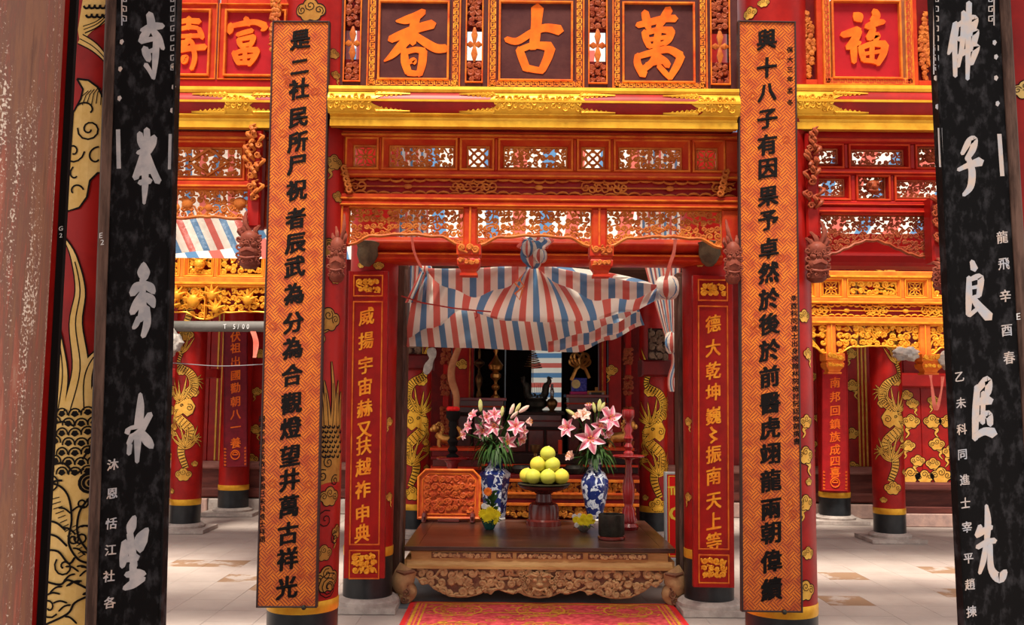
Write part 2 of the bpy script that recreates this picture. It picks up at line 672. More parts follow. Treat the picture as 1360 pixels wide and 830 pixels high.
def smooth_line(pts, n=6):
    """Catmull-Rom through 2D or 3D points"""
    P = [Vector(p) for p in pts]
    out = []
    for i in range(len(P) - 1):
        a, b, c, d = P[max(i - 1, 0)], P[i], P[i + 1], P[min(i + 2, len(P) - 1)]
        for k in range(n):
            t = k / n
            out.append(.5 * ((2 * b) + (c - a) * t + (2 * a - 5 * b + 4 * c - d) * t * t + (3 * b - a - 3 * c + d) * t ** 3))
    out.append(P[-1])
    return out


def scrolls(b, x0, x1, z0, z1, y, cell, rad, rng, floor=None, depth=.8, density=1.0, mi=0):
    """carved foliage: a field of curling stems between x0..x1, z0..z1; floor(x) lifts the lower edge"""
    nx = max(1, round((x1 - x0) / cell))
    nz = max(1, round((z1 - z0) / cell))
    cx, cz = (x1 - x0) / nx, (z1 - z0) / nz
    def clamp(p):
        x = min(max(p[0], x0), x1)
        lo = floor(x) if floor else z0
        return (x, min(max(p[1], lo), z1))
    for i in range(nx):
        for j in range(nz):
            if rng.random() > density:
                continue
            ux = x0 + (i + .5 + rng.uniform(-.16, .16)) * cx
            uz = z0 + (j + .5 + rng.uniform(-.16, .16)) * cz
            if floor and uz < floor(ux) - cz * .3:
                continue
            sg = rng.choice((-1, 1))
            ph = rng.uniform(0, 2 * PI)
            r = min(cx, cz) * rng.uniform(.40, .52)
            sp = spiral(ux, uz, r, r * .12, rng.uniform(.9, 1.35), ph, sg, 11)
            # a stem that runs on into the neighbouring cell
            tx, tz = ux + rng.choice((-1, 1, 1)) * cx * .8, uz + rng.uniform(-1, 1) * cz * .8
            sp = [((tx + sp[0][0]) / 2 + rng.uniform(-.1, .1) * cx, (tz + sp[0][1]) / 2)] + sp
            sp = [(tx, tz)] + sp
            sp = [clamp(p) for p in sp]
            k = len(sp)
            yy = y + rng.uniform(-.3, .3) * rad
            b.tube([(p[0], yy - .4 * rad * math.sin(PI * q / k), p[1]) for q, p in enumerate(sp)], [rad * (.75 + .5 * math.sin(PI * q / (k - 1))) for q in range(k)], 5, mi, depth)
            e = sp[-1]
            b.ball((e[0], yy - .2 * rad, e[1]), rad * 1.25, 6, 4, mi)
            if rng.random() < .7:
                a = rng.uniform(0, 2 * PI)
                p0 = clamp((ux + math.cos(a) * r * .8, uz + math.sin(a) * r * .8))
                p1 = clamp((ux + math.cos(a + .5) * r * 1.5, uz + math.sin(a + .5) * r * 1.5))
                p2 = clamp((ux + math.cos(a + .6) * r * 2.0, uz + math.sin(a + .6) * r * 2.0))
                b.tube([(p0[0], yy, p0[1]), (p1[0], yy - rad * .4, p1[1]), (p2[0], yy, p2[1])], [rad * .5, rad * 1.5, rad * .25], 5, mi, depth)
    return b


# ---------------------------------------------------------------- writing
_gl = {}


def glyph_mesh(ch, bold=.02, shear=.10):
    """flat triangles and rim of one character, about 1 x 1, centred"""
    k = (ch, bold)
    if k not in _gl:
        c = bpy.data.curves.new('t', 'FONT')
        c.body = ch
        c.size = 1
        c.offset = bold
        c.resolution_u = 2
        c.extrude = .5
        o = bpy.data.objects.new('t', c)
        C.objects.link(o)
        dg = bpy.context.evaluated_depsgraph_get()
        me = bpy.data.meshes.new_from_object(o.evaluated_get(dg))
        vs = [v.co.copy() for v in me.vertices]
        fs = [tuple(p.vertices) for p in me.polygons]
        bpy.data.objects.remove(o)
        bpy.data.curves.remove(c)
        bpy.data.meshes.remove(me)
        _gl[k] = (vs, fs)
    return _gl[k]


class Board:
    """local frame of an upright board: u to the right, v up, h out towards the viewer"""
    def __init__(s, top, bot, lean=0.0):
        s.top, s.bot = Vector(top), Vector(bot)
        s.o = (s.top + s.bot) / 2
        s.v = (s.top - s.bot).normalized()
        s.u = (Vector((1, 0, 0)) - s.v * s.v.x).normalized()
        if lean:
            s.u = Matrix.Rotation(lean, 3, s.v) @ s.u
        s.n = s.u.cross(s.v)          # points to -y, out of the board
        s.H = (s.top - s.bot).length
        s.P0 = Vector((0, s.o.y, 0))

    def M(s, u, v, h):
        return s.o + s.u * u + s.v * v + s.n * h

    def uv(s, px, py):
        """photo pixel to board coordinates"""
        d = CROT @ Vector(((px - 680) / FPX, (415 - py) / FPX, -1))
        c = Vector((0, 0, CAMZ))
        k = (s.o - c).dot(s.n) / d.dot(s.n)
        p = c + d * k - s.o
        return p.dot(s.u), p.dot(s.v)

    def box(s, b, u0, u1, v0, v1, h0, h1, ch=0, mi=0):
        t = MB()
        t.box(u0, u1, -h1, -h0, v0, v1, ch)
        b.add([s.M(p[0], p[2], -p[1]) for p in t.v], t.f, mi)
        return b

    def ring(s, b, u0, u1, v0, v1, wd, h0, h1, ch=0, mi=0):
        t = MB()
        t.ring(u0, u1, v0, v1, wd, -h1, -h0, ch)
        b.add([s.M(p[0], p[2], -p[1]) for p in t.v], t.f, mi)
        return b


def char_on(bd, ch, u, v, size, h0, h1, m, parent, bold=.02, shear=.12, name='character', sx=1.0):
    """one written character; the strokes are thickened by laying shifted copies over each other"""
    vs, fs = glyph_mesh(ch, 0)
    b = MB()
    cs = [(0, 0)] if bold <= 0 else [(-1, -.5), (1, .5), (-.9, .6), (.9, -.6), (-.45, 0), (.45, 0), (0, .5), (0, -.5)]
    for k, (ox, oy) in enumerate(cs):
        o = []
        for p in vs:
            x, y = (p.x - .5) * sx + ox * bold, p.y - .38 + oy * bold
            x, y = x + .012 * math.sin(9 * y + 3 * ox), y + .015 * math.sin(8 * x + 1)
            y += shear * x - .10 * shear * x * abs(x)
            hh = h1 + (h1 - h0) * .04 * k
            o.append(bd.M(u + x * size, v + y * size, hh if p.z > 0 else h0))
        b.add(o, fs)
    return b.build(name, m, parent)


def brush(strokes, bd, conv, h0, h1, m, parent, k=1.0, name='character'):
    """a brushed character: strokes of (x, y, width) in crop pixels; conv turns them into photo pixels"""
    b = MB()
    pxw = None
    for si, st in enumerate(strokes):
        pts = []
        for x, y, wd in st:
            X, Y, sc = conv(x, y)
            u, v = bd.uv(X, Y)
            u2, _ = bd.uv(X + wd * sc, Y)
            pts.append((u, v, abs(u2 - u) * k))
        cur = smooth_line([Vector(p) for p in pts], 5) if len(pts) > 2 else [Vector(pts[0]).lerp(Vector(pts[1]), t / 4) for t in range(5)]
        L, Rr = [], []
        n = len(cur)
        for i, p in enumerate(cur):
            a, c = cur[max(i - 1, 0)], cur[min(i + 1, n - 1)]
            dx, dy = c.x - a.x, c.y - a.y
            l = math.hypot(dx, dy) or 1e-6
            nx, ny = -dy / l, dx / l
            hw = max(p.z, 1e-4) / 2
            L.append((p.x + nx * hw, p.y + ny * hw))
            Rr.append((p.x - nx * hw, p.y - ny * hw))
            if i == 0:
                st0 = (p.x - dx / l * hw * .8, p.y - dy / l * hw * .8)
            if i == n - 1:
                en = (p.x + dx / l * hw * .8, p.y + dy / l * hw * .8)
        h = h1 + si * .00012
        vs = [bd.M(*q, h) for q in L] + [bd.M(*q, h) for q in Rr] + [bd.M(*st0, h), bd.M(*en, h)]
        vs += [bd.M(*q, h0) for q in L] + [bd.M(*q, h0) for q in Rr] + [bd.M(*st0, h0), bd.M(*en, h0)]
        N2 = 2 * n + 2
        fs = [(i, n + i, n + i + 1, i + 1) for i in range(n - 1)]
        fs += [(2 * n, n, 0), (2 * n + 1, n - 1, 2 * n - 1)]
        rim = [2 * n] + list(range(n, 2 * n)) + [2 * n + 1] + list(range(n - 1, -1, -1))
        for i in range(len(rim)):
            a, c = rim[i], rim[(i + 1) % len(rim)]
            fs.append((a, N2 + a, N2 + c, c))
        b.add(vs, fs)
    return b.build(name, m, parent)


def crop(ox, oy, sc):
    return lambda x, y: (ox + x / sc, oy + y / sc, 1 / sc)


# ---------------------------------------------------------------- painted ornaments
def cyl_map(cx, cy, r):
    return lambda u, v, h: Vector((cx + (r + h) * math.sin(u / r), cy - (r + h) * math.cos(u / r), v))


def cyl_uv(px, py, cx, cy, r):
    """photo pixel to (arc length, height) on an upright cylinder"""
    d = CROT @ Vector(((px - 680) / FPX, (415 - py) / FPX, -1))
    a = d.x ** 2 + d.y ** 2
    bb = -2 * (d.x * cx + d.y * cy)
    c = cx * cx + cy * cy - r * r
    q = bb * bb - 4 * a * c
    if q < 0:
        k = -bb / 2 / a
    else:
        k = (-bb - math.sqrt(q)) / 2 / a
    x, y = d.x * k - cx, d.y * k - cy
    return r * math.atan2(x, -y), CAMZ + d.z * k


def cloud(b, M, cx, cy, s, step, fl=1, lw=.06, tail=True):
    """painted ruyi cloud: lobed outline, curls inside, a trailing tail"""
    lobes = [(0, .28, .42), (-.48, .05, .36), (.48, .05, .36), (-.2, -.28, .32), (.25, -.25, .34)]
    poly = []
    for i in range(40):
        a = 2 * PI * i / 40
        r = .2
        for lx, ly, lr in lobes:
            d = lx * math.cos(a) + ly * math.sin(a)
            e = lr * lr - (lx * lx + ly * ly - d * d)
            if e > 0:
                r = max(r, d + math.sqrt(e))
        poly.append((cx + fl * r * math.cos(a) * s, cy + r * math.sin(a) * s))
    b.patch(poly, M, .002, step, 0)
    b.line(poly + poly[:2], s * lw, M, .0032, 1)
    for lx, ly, lr in lobes[:3]:
        b.line(spiral(cx + fl * lx * s, cy + ly * s, lr * .72 * s, lr * .12 * s, 1.4, R.uniform(0, 6), fl, 12), s * lw * .8, M, .0034, 1)
    if tail:
        t = [(cx + fl * x * s, cy + y * s) for x, y in ((.1, -.45), (.45, -.75), (.25, -1.1), (.55, -1.5))]
        t = smooth_line(t, 4)
        wd = [s * .34 * (1 - i / len(t)) + .004 for i in range(len(t))]
        b.line(t, [x + s * lw * 1.6 for x in wd], M, .0017, 1)
        b.line(t, wd, M, .0026, 0)


def flame(b, M, pts, w0, lw, h=.0025):
    """a tapering gold tongue with dark edges"""
    t = smooth_line(pts, 5)
    n = len(t)
    wd = [w0 * (1 - (i / (n - 1)) ** 1.6) + lw * .3 for i in range(n)]
    b.line(t, [x + 2 * lw for x in wd], M, h, 1)
    b.line(t, wd, M, h + .0010, 0)
    b.line(t[:int(n * .8)], lw * .8, M, h + .0016, 1)


def dragon_design(b, M, z, s=1.0, fl=1, step=.03):
    """a climbing dragon painted round a shaft, from height z up; s scales it"""
    q = lambda x, y: (fl * x * s, z + y * s)
    body = smooth_line([q(x, y) for x, y in ((.05, .18), (-.02, .40), (.08, .62), (-.10, .82), (-.02, 1.00), (.10, 1.14), (.06, 1.30), (-.10, 1.42), (-.05, 1.58))], 7)
    n = len(body)
    wd = [s * (.045 + .075 * math.sin(PI * min(1, (i + 3) / n))) for i in range(n)]
    b.line(body, [x + .016 * s for x in wd], M, .0020, 1)
    b.line(body, wd, M, .0030, 0)
    for i in range(1, n - 1):                           # scales
        dx, dy = body[i + 1].x - body[i - 1].x, body[i + 1].y - body[i - 1].y
        l = math.hypot(dx, dy)
        for o in (-.36, -.18, 0, .18, .36):
            c = (body[i].x - dy / l * o * wd[i], body[i].y + dx / l * o * wd[i])
            e = .0075 * s
            sh = 0
            b.add([M(c[0] - e + sh, c[1] - e * .7, .0040), M(c[0] + e + sh, c[1] - e * .7, .0040), M(c[0] + e * .7, c[1] + e, .0040), M(c[0] - e * .7, c[1] + e, .0040)], [(0, 1, 2, 3)], 1)
    for (x, y, a0) in ((-.06, .98, 95), (.03, .42, 80), (-.06, 1.56, 90)):   # manes
        for k in range(6):
            a = math.radians(a0 - 62 + 25 * k)
            ln = .20 + .05 * (k % 2)
            pts = [q(x, y), q(x + fl * 0 + math.cos(a) * ln * .5 - .02, y + math.sin(a) * ln * .5), q(x + math.cos(a + .25) * ln, y + math.sin(a + .25) * ln + .05)]
            flame(b, M, pts, .034 * s, .005 * s, .0042 + k * .00003)
    # head: brow, curled snout, horns, open jaw
    hd = [q(x, y) for x, y in ((.07, 1.01), (-.02, .99), (-.07, .95), (-.13, .94), (-.17, .89), (-.12, .865), (-.07, .88), (-.11, .83), (-.15, .79), (-.07, .79), (-.01, .83), (.04, .79), (.10, .83), (.13, .92))]
    b.patch(hd, M, .0055, step, 0)
    b.line(hd + hd[:1], .008 * s, M, .0060, 1)
    b.line(spiral(*q(-.03, .925), .022 * s, .005 * s, 1.3, 0, 1, 9), .009 * s, M, .0065, 1)
    b.line(spiral(*q(.06, .90), .045 * s, .008 * s, 1.4, 2, -1, 11), .008 * s, M, .0065, 1)
    b.line([q(-.14, .90), q(-.15, .895)], .014 * s, M, .0065, 1)
    for k in range(3):
        flame(b, M, [q(-.13, .81 - .01 * k), q(-.17 + .03 * k, .74), q(-.12 + .05 * k, .66 - .02 * k)], .016 * s, .003 * s, .0050)
    for (x, y, f2) in ((.13, .52, 1), (-.14, .58, -1), (.12, 1.22, 1)):     # legs with claws
        for k in range(4):
            a = math.radians(90 - f2 * (35 + 32 * k))
            flame(b, M, [q(x - f2 * .06, y), q(x + math.cos(a) * .05, y + math.sin(a) * .05), q(x + math.cos(a) * .12, y + math.sin(a) * .12 - .02)], .020 * s, .004 * s, .0042)
    for x, y, r in ((.02, .10, .12), (.10, 1.08, .085), (-.06, 1.34, .09), (-.13, .66, .06)):
        cloud(b, M, *q(x, y), r * s, step, fl, .06, False)


def shaft(name, label, cx, cy, r, z1, base_h, matl, plinth=True, zring=None, group=None, n=40, cat='pillar', ps=1.75):
    t = thing(name, label, cat, (cx, cy, 0), group)
    if plinth:
        MB().box(cx - r * ps, cx + r * ps, cy - r * min(ps, 1.6), cy + r * min(ps, 1.6), 0.004, .045).build('plinth_slab', plinthm, t)
        MB().lathe([(r * min(ps, 1.32), .045), (r * min(ps, 1.34), .07), (r * 1.12, .095)], cx, cy, 0, 32).build('plinth_drum', plinthm, t, True)
    z0 = .095 if plinth else 0
    MB().lathe([(r * 1.005, z0), (r * 1.005, base_h)], cx, cy, 0, n).build('black_base', lacq, t, True)
    MB().lathe([(r * 1.01, base_h - .005), (r * 1.022, base_h), (r * 1.022, base_h + .055), (r * 1.01, base_h + .06)], cx, cy, 0, n).build('gold_ring', gold, t, True)
    MB().lathe([(r, base_h), (r, z1)], cx, cy, 0, n).build('shaft', matl, t, True)
    return t

# ================================================================ the setting
fl = struct(MB().box(-14, 14, -6, 20, -.12, -.012).build('floor', grout), 'pale stone paved courtyard floor')
TS = .34
brown_at = [(1250, 760), (1256, 783), (1120, 798), (290, 744), (255, 750), (232, 752), (298, 768), (325, 767), (336, 779), (1086, 760)]
browns_ij = set()
for px, py in brown_at:
    p = on_z(px, py, 0)
    browns_ij.add((math.floor(p.x / TS), math.floor(p.y / TS)))
rest = MB()
tile_me = []
for k, m in enumerate((stone, stone2, stoneb)):
    b = MB()
    g = .0012
    b.box(g, TS - g, g, TS - g, -.012, 0)
    b.f = [f for f in b.f]
    o = b.build('tile', m)
    me = o.data
    bpy.data.objects.remove(o)
    tile_me.append(me)
CI = CROT.inverted()
for i in range(-26, 27):
    for j in range(-4, 42):
        c = Vector(((i + .5) * TS, (j + .5) * TS, 0))
        v = CI @ (c - Vector((0, 0, CAMZ)))
        vis = False
        if v.z < -.5:
            px, py = 680 + FPX * v.x / -v.z, 415 - FPX * v.y / -v.z
            vis = py > 668 and py < 860 and (180 < px < 365 or 1050 < px < 1320 or (py > 765 and 425 < px < 1000))
        if vis:
            k = 2 if (i, j) in browns_ij else (0 if R.random() < .6 else 1)
            o = bpy.data.objects.new('tile', tile_me[k])
            C.objects.link(o)
            o.parent = fl
            o.location = (i * TS, j * TS, R.uniform(-.0008, .0002))
        elif j < 37:
            z = R.uniform(-.0008, .0002)
            rest.box(i * TS + .0012, (i + 1) * TS - .0012, j * TS + .0012, (j + 1) * TS - .0012, -.012, z, 0, 0 if R.random() < .6 else 1)
o = rest.build('paving', [stone, stone2], fl)
o['kind'] = 'stuff'

WD = 12.5
def wx(px, d=WD):
    return at(px, 560, d).x
def wz(py, px=680, d=WD):
    return at(px, py, d).z

# back wall of red boards, left and right of the altar opening
for side, pa, pb, zc in (('left', 60, 622, 270), ('right', 808, 1420, 1180)):
    xa, xb = wx(pa), wx(pb)
    wl = struct(MB().box(xa, xb, WD + .06, WD + .16, 0, 4.8).build('wall_back_' + side, redd), 'red boarded back wall with gold clouds')
    n = round((xb - xa) / .42)
    for i in range(n):
        a, c = xa + (xb - xa) * i / n, xa + (xb - xa) * (i + 1) / n
        MB().box(a + .003, c - .003, WD, WD + .06, .60, 4.7, .006).build('board', redp, wl)
    MB().box(xa, xb, WD - .12, WD + .06, .56, .66, .02).build('sill_rail', mat('sill_wood_' + side, (.34, .16, .13), (.24, .09, .075), 6, rough=.5, stretch=(.4, 1, 2)), wl)
    MB().box(xa, xb, WD - .05, WD + .06, .30, .56, .0).build('lower_panel', wallw, wl)
    MB().box(xa, xb, WD - .13, WD + .06, .20, .32, .02).build('lower_rail', wallw, wl)
    n = round((xb - xa) / .38)
    for i in range(n):
        a, c = xa + (xb - xa) * i / n, xa + (xb - xa) * (i + 1) / n
        MB().box(a + .006, c - .006, WD - .16 - R.uniform(0, .015), WD + .06, 0.002, .19 + R.uniform(-.008, .004), .012).build('stone', pinkst if R.random() < .6 else plinthm, wl)
    lines = (287, 293, 299) if side == 'left' else (1141, 1146, 1151)
    for px in lines:
        MB().box(wx(px) - .012, wx(px) + .012, WD - .012, WD, .66, 4.6, .004).build('gold_fillet', paint, wl)
    if side == 'left':
        cl = [(318, 462, 9), (315, 508, 8), (311, 557, 9), (309, 607, 10), (228, 520, 9), (232, 570, 10), (226, 610, 11), (340, 570, 8), (343, 470, 8), (336, 610, 9), (340, 520, 7), (613, 484, 9), (226, 545, 8)]
    else:
        cl = [(1133, 470, 9), (1133, 512, 10), (1131, 576, 10), (1131, 620, 9), (1078, 500, 9), (1080, 455, 9), (812, 492, 9), (1076, 590, 9), (1118, 470, 8), (1088, 555, 8)]
    M = lambda u, v, h: Vector((u, WD - .001 - h, v))
    for k, (px, py, sz) in enumerate(cl):
        b = MB()
        cloud(b, M, wx(px), wz(py, px), sz * WD / FPX * 1.2, .5, 1 if k % 2 else -1, .07, k % 3 != 2)
        b.build('painted_cloud', [paint, ink], wl)

# the right bay: a deep red partition with chained clouds and a heavy top beam
PDD = 11.7
px0, px1 = at(1188, 560, PDD).x, at(1330, 560, PDD).x
zt, zb = at(1225, 498, PDD).z, at(1225, 640, PDD).z
pt = thing('partition_screen', 'deep red partition covered with linked gold clouds beside the dragon pillar', 'partition', ((px0 + px1) / 2, PDD, 0))
n = 4
for i in range(n):
    a, c = px0 + (px1 - px0) * i / n, px0 + (px1 - px0) * (i + 1) / n
    MB().box(a + .002, c - .002, PDD, PDD + .05, zb, zt, .005).build('board', redp, pt)
MB().box(px0 - .05, px1, PDD - .12, PDD + .1, at(1225, 515, PDD).z, zt + .02, .02).build('top_beam', redp, pt)
MB().box(px0 - .02, px1, PDD - .14, PDD + .1, zb - .10, zb, .02).build('sill', wallw, pt)
MB().box(px0, px1, PDD - .02, PDD + .08, .22, zb - .1).build('kick_board', wallw, pt)
MB().box(px0, px1, PDD - .10, PDD + .1, .16, .24, .01).build('foot_rail', wallw, pt)
MB().box(px0, px1, PDD - .12, PDD + .1, 0.002, .16, .01).build('stone_foot', pinkst, pt)
M = lambda u, v, h: Vector((u, PDD - .001 - h, v))
for k, (px, py, sz) in enumerate([(1210, 560, 11), (1238, 560, 11), (1206, 592, 9), (1244, 590, 10), (1219, 612, 9), (1239, 616, 9), (1209, 632, 12), (1228, 634, 11), (1250, 632, 13), (1212, 536, 8), (1240, 532, 8), (1258, 560, 10), (1262, 600, 10), (1204, 525, 8)]):
    b = MB()
    p = at(px, py, PDD)
    cloud(b, M, p.x, p.z, sz * 1.3 * PDD / FPX, .5, 1 if k % 2 else -1, .07, True)
    b.build('painted_cloud', [paint, ink], pt)

# altar room: side walls, rear wall with an opening, ceiling, plus unseen boards added for shade
for nm, x in (('left', -7.6), ('right', 7.6)):
    struct(MB().box(x - .1, x + .1, 9.4, 18.5, 0, 4.8).build('wall_' + nm, redd), 'plain dark red side wall of the hall')
RD = 16.5
for nm, a, c in (('rear_left', -7.6, at(706, 500, RD).x), ('rear_right', at(746, 500, RD).x, 7.6)):
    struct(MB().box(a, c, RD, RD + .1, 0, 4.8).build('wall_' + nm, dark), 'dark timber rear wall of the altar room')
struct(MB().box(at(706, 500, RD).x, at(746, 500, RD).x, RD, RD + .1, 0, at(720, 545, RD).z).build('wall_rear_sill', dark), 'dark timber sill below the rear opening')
struct(MB().box(-7.7, 7.7, 10.75, 18.5, 3.7, 3.85).build('ceiling_altar_hall', roofm), 'dark timber ceiling of the altar hall')
struct(MB().box(-1.5, 1.85, 8.75, 10.75, 2.72, 2.80).build('ceiling_altar_shade', roofm), 'unseen low timber board added to shade the altar bay')  # added out of view behind the swag to keep daylight off the altar
struct(MB().box(-1.5, 1.85, 10.68, 10.75, 2.80, 3.70).build('wall_altar_shade', redd), 'unseen dark red board added to close the altar shade')  # unseen upright added to close the gap above the shading board
struct(MB().box(-9, 9, 0.6, 3.4, 5.0, 5.15).build('ceiling_entrance', roofm), 'unseen timber ceiling of the entrance hall, added for shade')  # out of view, added to hold back sky light from the front surfaces
struct(MB().box(-9, 9, 5.2, 5.7, 4.75, 4.9).build('ceiling_front_hall', roofm), 'timber ceiling of the front hall')
struct(MB().box(-.95, .75, 6.9, 9.2, 0, .012).build('floor_mat_slab', greyfl), 'grey painted floor strip under the offering table')

# ================================================================ pillars
PIL = {}
def pillar_at(name, label, px, py, d, r, z1, base_h, m, plinth=True, group=None, ps=1.75):
    x = at(px, py, d).x
    PIL[name + str(px)] = (x, d, r)
    return shaft(name, label, x, d, r, z1, base_h, m, plinth, group=group, ps=ps), x

# front pillars that carry the black boards
ol, olx = pillar_at('lacquered_pillar', 'thick red pillar with pale gold dragon behind the pale-lettered black board', 140, 415, 3.3, .20, 5.2, .28, redp)
orr, orx = pillar_at('lacquered_pillar', 'red pillar at the far right edge behind the cream-lettered black board', 1352, 415, 3.3, .20, 5.2, .28, redp)
# pillars of the orange boards
il, ilx = pillar_at('lacquered_pillar', 'red pillar with dull gold clouds behind the left orange couplet board', 408, 600, 5.42, .195, 4.7, .33, redp)
ir, irx = pillar_at('lacquered_pillar', 'red pillar with dull gold clouds behind the right orange couplet board', 1034, 600, 5.42, .197, 4.7, .33, redp)
# doorway pillars
dl, dlx = pillar_at('doorway_pillar', 'red pillar behind the left red couplet board at the doorway', 490, 700, 6.92, .175, 4.7, .385, redp, ps=1.3)
dr, drx = pillar_at('doorway_pillar', 'red pillar behind the right red couplet board at the doorway', 941, 700, 6.92, .175, 4.7, .385, redp, ps=1.3)
# hall pillars with dragons
hall = []
for px, d, lab in ((249, 10.72, 'red dragon pillar in the left bay on a stone slab'), (1179, 10.45, 'red dragon pillar in the right bay on a broad stone slab'),
                   (553, 10.45, 'red dragon pillar left of the altar beside the carved screen'), (868, 10.45, 'red dragon pillar right of the altar beside the red sign')):
    t, x = pillar_at('dragon_pillar', lab, px, 600, d, .168 if px in (249, 1179) else .155, 4.7, .30, redp)
    hall.append((t, x, d, .168 if px in (249, 1179) else .155, px))
for px, d, lab in ((312, 12.25, 'red pillar behind the purple-red hanging couplet board'), (1107, 12.0, 'red pillar behind the orange-lettered hanging couplet board')):
    t, x = pillar_at('hall_pillar', lab, px, 600, d, .19, 3.69, .32, redp)
    hall.append((t, x, d, .19, px))

# dragons painted on the hall pillars
for t, x, d, r, px in hall[:4]:
    M = cyl_map(x, d, r)
    b = MB()
    zb = {249: 642, 1179: 660, 553: 668, 868: 683}[px]
    dragon_design(b, M, cyl_uv(px, zb, x, d, r)[1], .93 if px < 300 or px > 1000 else .98, 1 if px in (249, 868) else -1)
    o = b.build('painted_dragon', [gold if 500 < px < 900 else paint, ink], t, label='gold dragon with dark scales painted round the shaft')
    if px in (249, 1179):
        b = MB()
        dragon_design(b, M, cyl_uv(px, zb, x, d, r)[1] + 1.55, .93, -1 if px == 249 else 1)
        b.build('painted_dragon', [paint, ink], t)
    for (u, v, s) in ((-.12, .45, .05), (.14, .75, .05)):
        b = MB()
        cloud(b, M, u, v, s, .03, 1, .07, False)
        b.build('painted_cloud', [paint, ink], t)

def pclouds(t, x, d, r, items, mats, lw=.06):
    M = cyl_map(x, d, r)
    for k, (px, py, sz, tail) in enumerate(items):
        u, v = cyl_uv(px, py, x, d, r)
        b = MB()
        cloud(b, M, u, v, sz * (d - r) / FPX, .03, 1 if k % 2 else -1, lw, tail)
        b.build('painted_cloud', mats, t)

pclouds(il, ilx, 5.42, .195, [(372, 4, 16, 0), (412, 14, 25, 0), (443, 72, 11, 0), (446, 100, 9, 1), (444, 216, 16, 1), (449, 262, 12, 0), (437, 330, 20, 0), (445, 370, 12, 0), (436, 425, 24, 1), (434, 770, 26, 0), (447, 706, 14, 1), (430, 735, 16, 0), (438, 660, 20, 0)], [paintd, ink])
pclouds(ir, irx, 5.42, .197, [(996, 18, 14, 0), (1014, 4, 10, 0), (1068, 420, 14, 0), (1073, 470, 12, 1), (1071, 560, 14, 1), (1070, 605, 18, 1), (1070, 668, 16, 1), (1073, 735, 13, 0), (1070, 785, 20, 0), (1074, 640, 8, 0)], [paint, ink])
pclouds(dl, dlx, 6.92, .175, [(503, 353, 9, 0), (480, 352, 7, 0), (517, 560, 9, 1), (517, 660, 9, 1)], [paint, ink])
pclouds(dr, drx, 6.92, .175, [(930, 350, 8, 0), (914, 560, 9, 1), (914, 660, 9, 1)], [paint, ink])

# flames and scales on the left orange-board pillar
M = cyl_map(ilx, 5.42, .195)
q = lambda px, py: cyl_uv(px, py, ilx, 5.42, .195)
b = MB()
for base, mid, tip in (((430, 566), (428, 530), (421, 500)), ((436, 566), (434, 535), (430, 505)), ((441, 566), (443, 530), (440, 480)), ((446, 566), (447, 535), (449, 505)), ((450, 570), (451, 540), (452, 520))):
    flame(b, M, [q(*base), q(*mid), q(*tip)], .034, .006)
poly = [q(*p) for p in ((422, 562), (450, 560), (452, 600), (450, 640), (424, 645), (420, 600))]
b.patch(poly, M, .002, .03, 0)
for i in range(5):
    for j in range(7):
        u, v = q(424 + i * 6 + (j % 2) * 3, 566 + j * 6.5)
        b.line(spiral(u, v, .010, .010, .6, PI, 1, 6), .010, M, .0045, 1)
for p in ((436, 614, 9), (428, 632, 9), (444, 638, 8), (432, 690, 13), (444, 715, 9), (436, 780, 20), (436, 780, 13)):
    u, v = q(p[0], p[1])
    b.line(spiral(u, v, p[2] * .0042, .004, 1.6, 1, 1, 16), .006, M, .0042, 1)
b.build('painted_dragon', [paintd, ink], il)

# pale dragon on the thick left pillar
d3, r3 = 3.3, .20
M = cyl_map(olx, d3, r3)
q = lambda px, py: cyl_uv(px, py, olx, d3, r3)
def pl(pts):
    return [q(*p) for p in pts]
b = MB()
b.patch(pl(((112, -10), (152, -10), (152, 22), (136, 33), (122, 42), (107, 58), (104, 40))), M, .002, .03, 0)
flame(b, M, pl(((107, 52), (124, 62), (138, 76), (146, 90))), .030, .004)
flame(b, M, pl(((112, 40), (130, 32), (150, 14))), .02, .004)
for i in range(4):
    for j in range(2):
        u, v = q(116 + i * 7 + j * 3, 8 + j * 12)
        b.line(spiral(u, v, .010, .010, .55, PI, 1, 6), .008, M, .0045, 1)
b.build('painted_dragon_tail', [paintl, ink], ol)
b = MB()
poly = pl(((103, 105), (118, 107), (130, 116), (138, 131), (143, 150), (143, 229), (130, 230), (120, 240), (116, 262), (106, 276), (90, 281), (88, 262), (92, 230), (95, 195), (98, 150), (108, 132), (111, 119)))
b.patch(poly, M, .002, .03, 0)
b.line(poly + poly[:1], .007, M, .0035, 1)
for (x, y, r0, ph, sg, tn) in ((119, 172, 17, 3, 1, 1.5), (98, 202, 17, 0, -1, 1.3), (130, 210, 16, 1.5, 1, .6), (102, 232, 12, 2, 1, .5), (118, 150, 20, 2.6, -1, .4), (100, 255, 13, .2, 1, .55)):
    u, v = q(x, y)
    b.line(spiral(u, v, r0 * .0024, .006, tn, ph, sg, 18), .006, M, .0038, 1)
for k in range(6):
    b.line(pl(((104 + k * 6, 138 + (k % 2) * 2), (110 + k * 5, 128 - k), (118 + k * 4, 121 - k))), .003, M, .004, 1)
b.build('painted_cloud', [paintl, ink], ol)
b = MB()
flame(b, M, pl(((94, 545), (107, 490), (101, 430), (107, 385), (98, 340), (86, 316))), .050, .005)
flame(b, M, pl(((78, 545), (84, 500), (81, 460), (76, 425))), .04, .005)
flame(b, M, pl(((112, 545), (112, 505), (122, 478), (142, 458))), .05, .005)
flame(b, M, pl(((126, 545), (128, 515), (140, 500))), .035, .005)
b.build('painted_flames', [paintl, ink], ol, kind='stuff')
b = MB()
b.patch(pl(((60, 530), (100, 526), (150, 528), (150, 700), (150, 860), (48, 860), (56, 700))), M, .0022, .035, 0)
